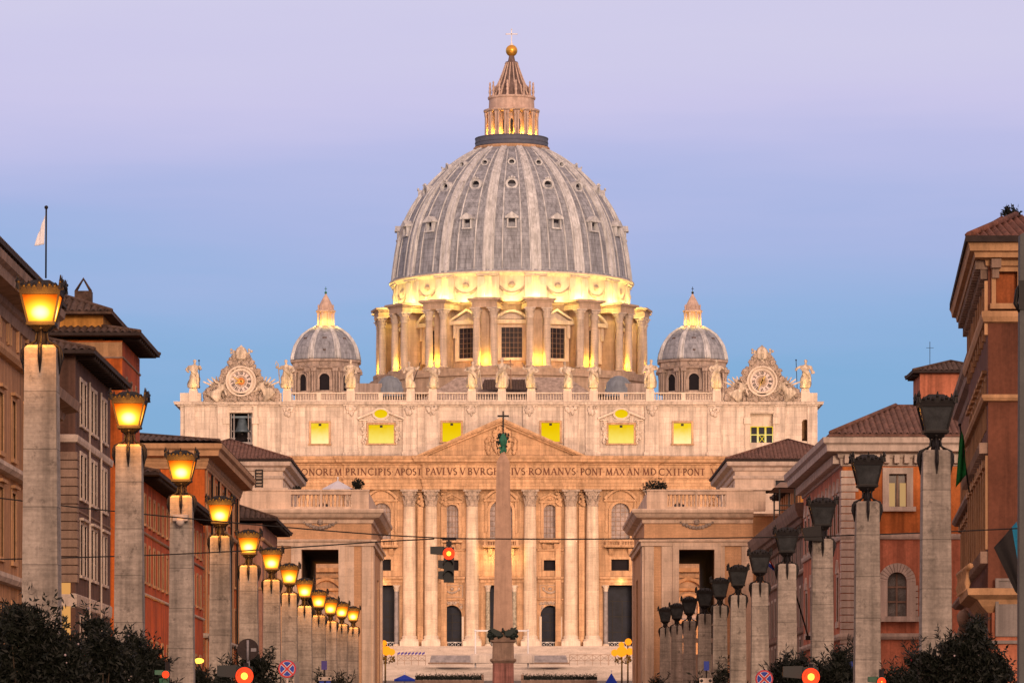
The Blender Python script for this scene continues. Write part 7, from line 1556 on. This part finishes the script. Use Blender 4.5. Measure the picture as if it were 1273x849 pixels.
def board(px0, px1, py0, py1, D, m, lab, name='sign_board', dots=None, cat='sign'):
    x0, x1, z0, z1 = X(px0, D), X(px1, D), Z(py0, D), Z(py1, D); t = thing(name, lab, cat, ((x0 + x1) / 2, D, 0)); mb = MB(); mb.box(x0, x1, D - .04, D, z0, z1); b = mb.build('panel', M[m], t)
    mb = MB(); mb.tube([((x0 + x1) / 2, D + .05, 0), ((x0 + x1) / 2, D + .05, z1 - .05)], .035); mb.build('pole', M['iron'], t)
    if dots: mb = MB(); [mb.ball((x0 + (x1 - x0) * d, D - .04, (z0 + z1) / 2), (z1 - z0) * .32, 8, (1, .3, 1)) for d in dots]; mb.build('dark_disc', M['iron'], b)
    return t
board(399.5, 406.5, 832, 821, 180, 'purple', 'small violet sign on a thin post before the left portico'); board(396, 412, 845.5, 841, 170, 'trimw', 'small white plate with two dark discs at the foot of the violet sign', dots=(.16, .84)); board(397, 411, 852, 845.8, 170.1, 'blue', 'blue plate under the white one at the bottom, left of the left portico middle')
board(366, 372, 850, 822, 136, 'trimg', 'plain grey notice plate behind the left no stopping sign')
board(875, 881.5, 833, 821.5, 180, 'blue', 'small blue sign on a thin post before the right portico'); board(869.5, 885.5, 849, 842.5, 170, 'trimw', 'small white plate with two dark discs before the right portico', dots=(.16, .84))
board(1055, 1060, 832, 822, 150, 'blue', 'small blue notice at the foot of the pink palace quoins')
board(1231, 1237, 850, 836, 120, 'purple', 'dim blue kiosk sign at the bottom right corner')
def flag(name, lab, pole, cloth, m, D, rp=.05, stripes=None, thick=.02):
    p0, p1 = [Vector((X(a, d), d, Z(b, d))) for a, b, d in pole]; t = thing(name, lab, 'flag', p0); mb = MB(); mb.tube([p0, p1], rp, 6); mb.ball(p1, rp * 2.2, 6); mb.build('pole', M['iron'], t)
    top, bot, out_b, out_t = cloth; g = lambda p: Vector((X(p[0], D), D, Z(p[1], D))); A, B, C1, D1_ = g(top), g(bot), g(out_b), g(out_t); n = 14; vs = []
    for j in range(n + 1):
        for i in range(n + 1):
            u, v = i / n, j / n; p = (A * (1 - v) + B * v) * (1 - u) + (D1_ * (1 - v) + C1 * v) * u; vs.append(p + Vector((0, .22 * math.sin(u * 9 + v * 2) * (.3 + u) * (C1 - A).length * .16, 0)))
    mb = MB(); mb.smooth = True
    mb.add(vs, []); b = 0
    for j in range(n):
        for i in range(n):
            mb.cur = 0 if not stripes else stripes(i / n, j / n); mb.f.append([b + j * (n + 1) + i, b + j * (n + 1) + i + 1, b + (j + 1) * (n + 1) + i + 1, b + (j + 1) * (n + 1) + i]); mb.m.append(mb.cur); mb.sm.append(True)
    c = mb.build('cloth', [M[q] for q in m], t, recalc=False); md = c.modifiers.new('t', 'SOLIDIFY'); md.thickness = thick
flag('roof_flag', 'limp white flag on a roof pole above the nearest lit lantern', [(57, 346, 206), (57.5, 258, 206)], [(56, 268), (55, 304), (43, 306), (48, 290)], ['flagw'], 206, .045)
flag('wall_flag', 'green flag hanging from the tall palazzo wall on the right', [(1205, 612, 215), (1193, 528, 215)], [(1194, 530), (1188, 606), (1201, 590), (1199, 548)], ['flagg', 'flagw'], 215, .04, lambda u, v: 0)
flag('wall_flag', 'dark grey and blue flag hanging at the right edge above the stone panel', [(1268, 640, 150), (1283, 600, 150)], [(1264, 648), (1276, 745), (1262, 735), (1236, 680)], ['flagb', 'flagk'], 150, .04, lambda u, v: 0 if u < .16 else 1)
flag('wall_flag', 'small blue, white and red flag beside the fifth dark lantern', [(968, 716, 345), (948, 684, 345)], [(949, 686), (953, 702), (967, 713), (962, 703)], ['red', 'flagw', 'blue'], 345, .05, lambda u, v: 0 if v < .3 else (1 if v < .5 else 2))
t = thing('flagpole', 'bare slanting flagpole on the pink palace wall between the third and fourth dark lanterns', 'flagpole', (X(1003, 305), 305, Z(791, 305))); mb = MB(); mb.tube([(X(1005, 305), 305, Z(792, 305)), (X(986, 300), 300, Z(727, 300))], .06, 6); mb.build('pole', M['iron'], t); mb = MB(); mb.box(X(1005, 305) - .2, 22.6, 304.8, 305.2, Z(795, 305), Z(790, 305)); mb.build('bracket', M['iron'], t)
# small warm lights beside the left posts
t = thing('wall_lamp', 'small yellow lamp low beside the third lantern post', 'lamp', (X(247, 240), 240, Z(821, 240))); mb = MB(); mb.ball((X(247, 240), 240, Z(821, 240)), .2, 10, (1.5, 1, .8)); mb.build('globe', M['bulb'], t); mb = MB(); mb.tube([(X(247, 240), 240.1, 0), (X(247, 240), 240.1, Z(823, 240))], .04); mb.build('pole', M['iron'], t)
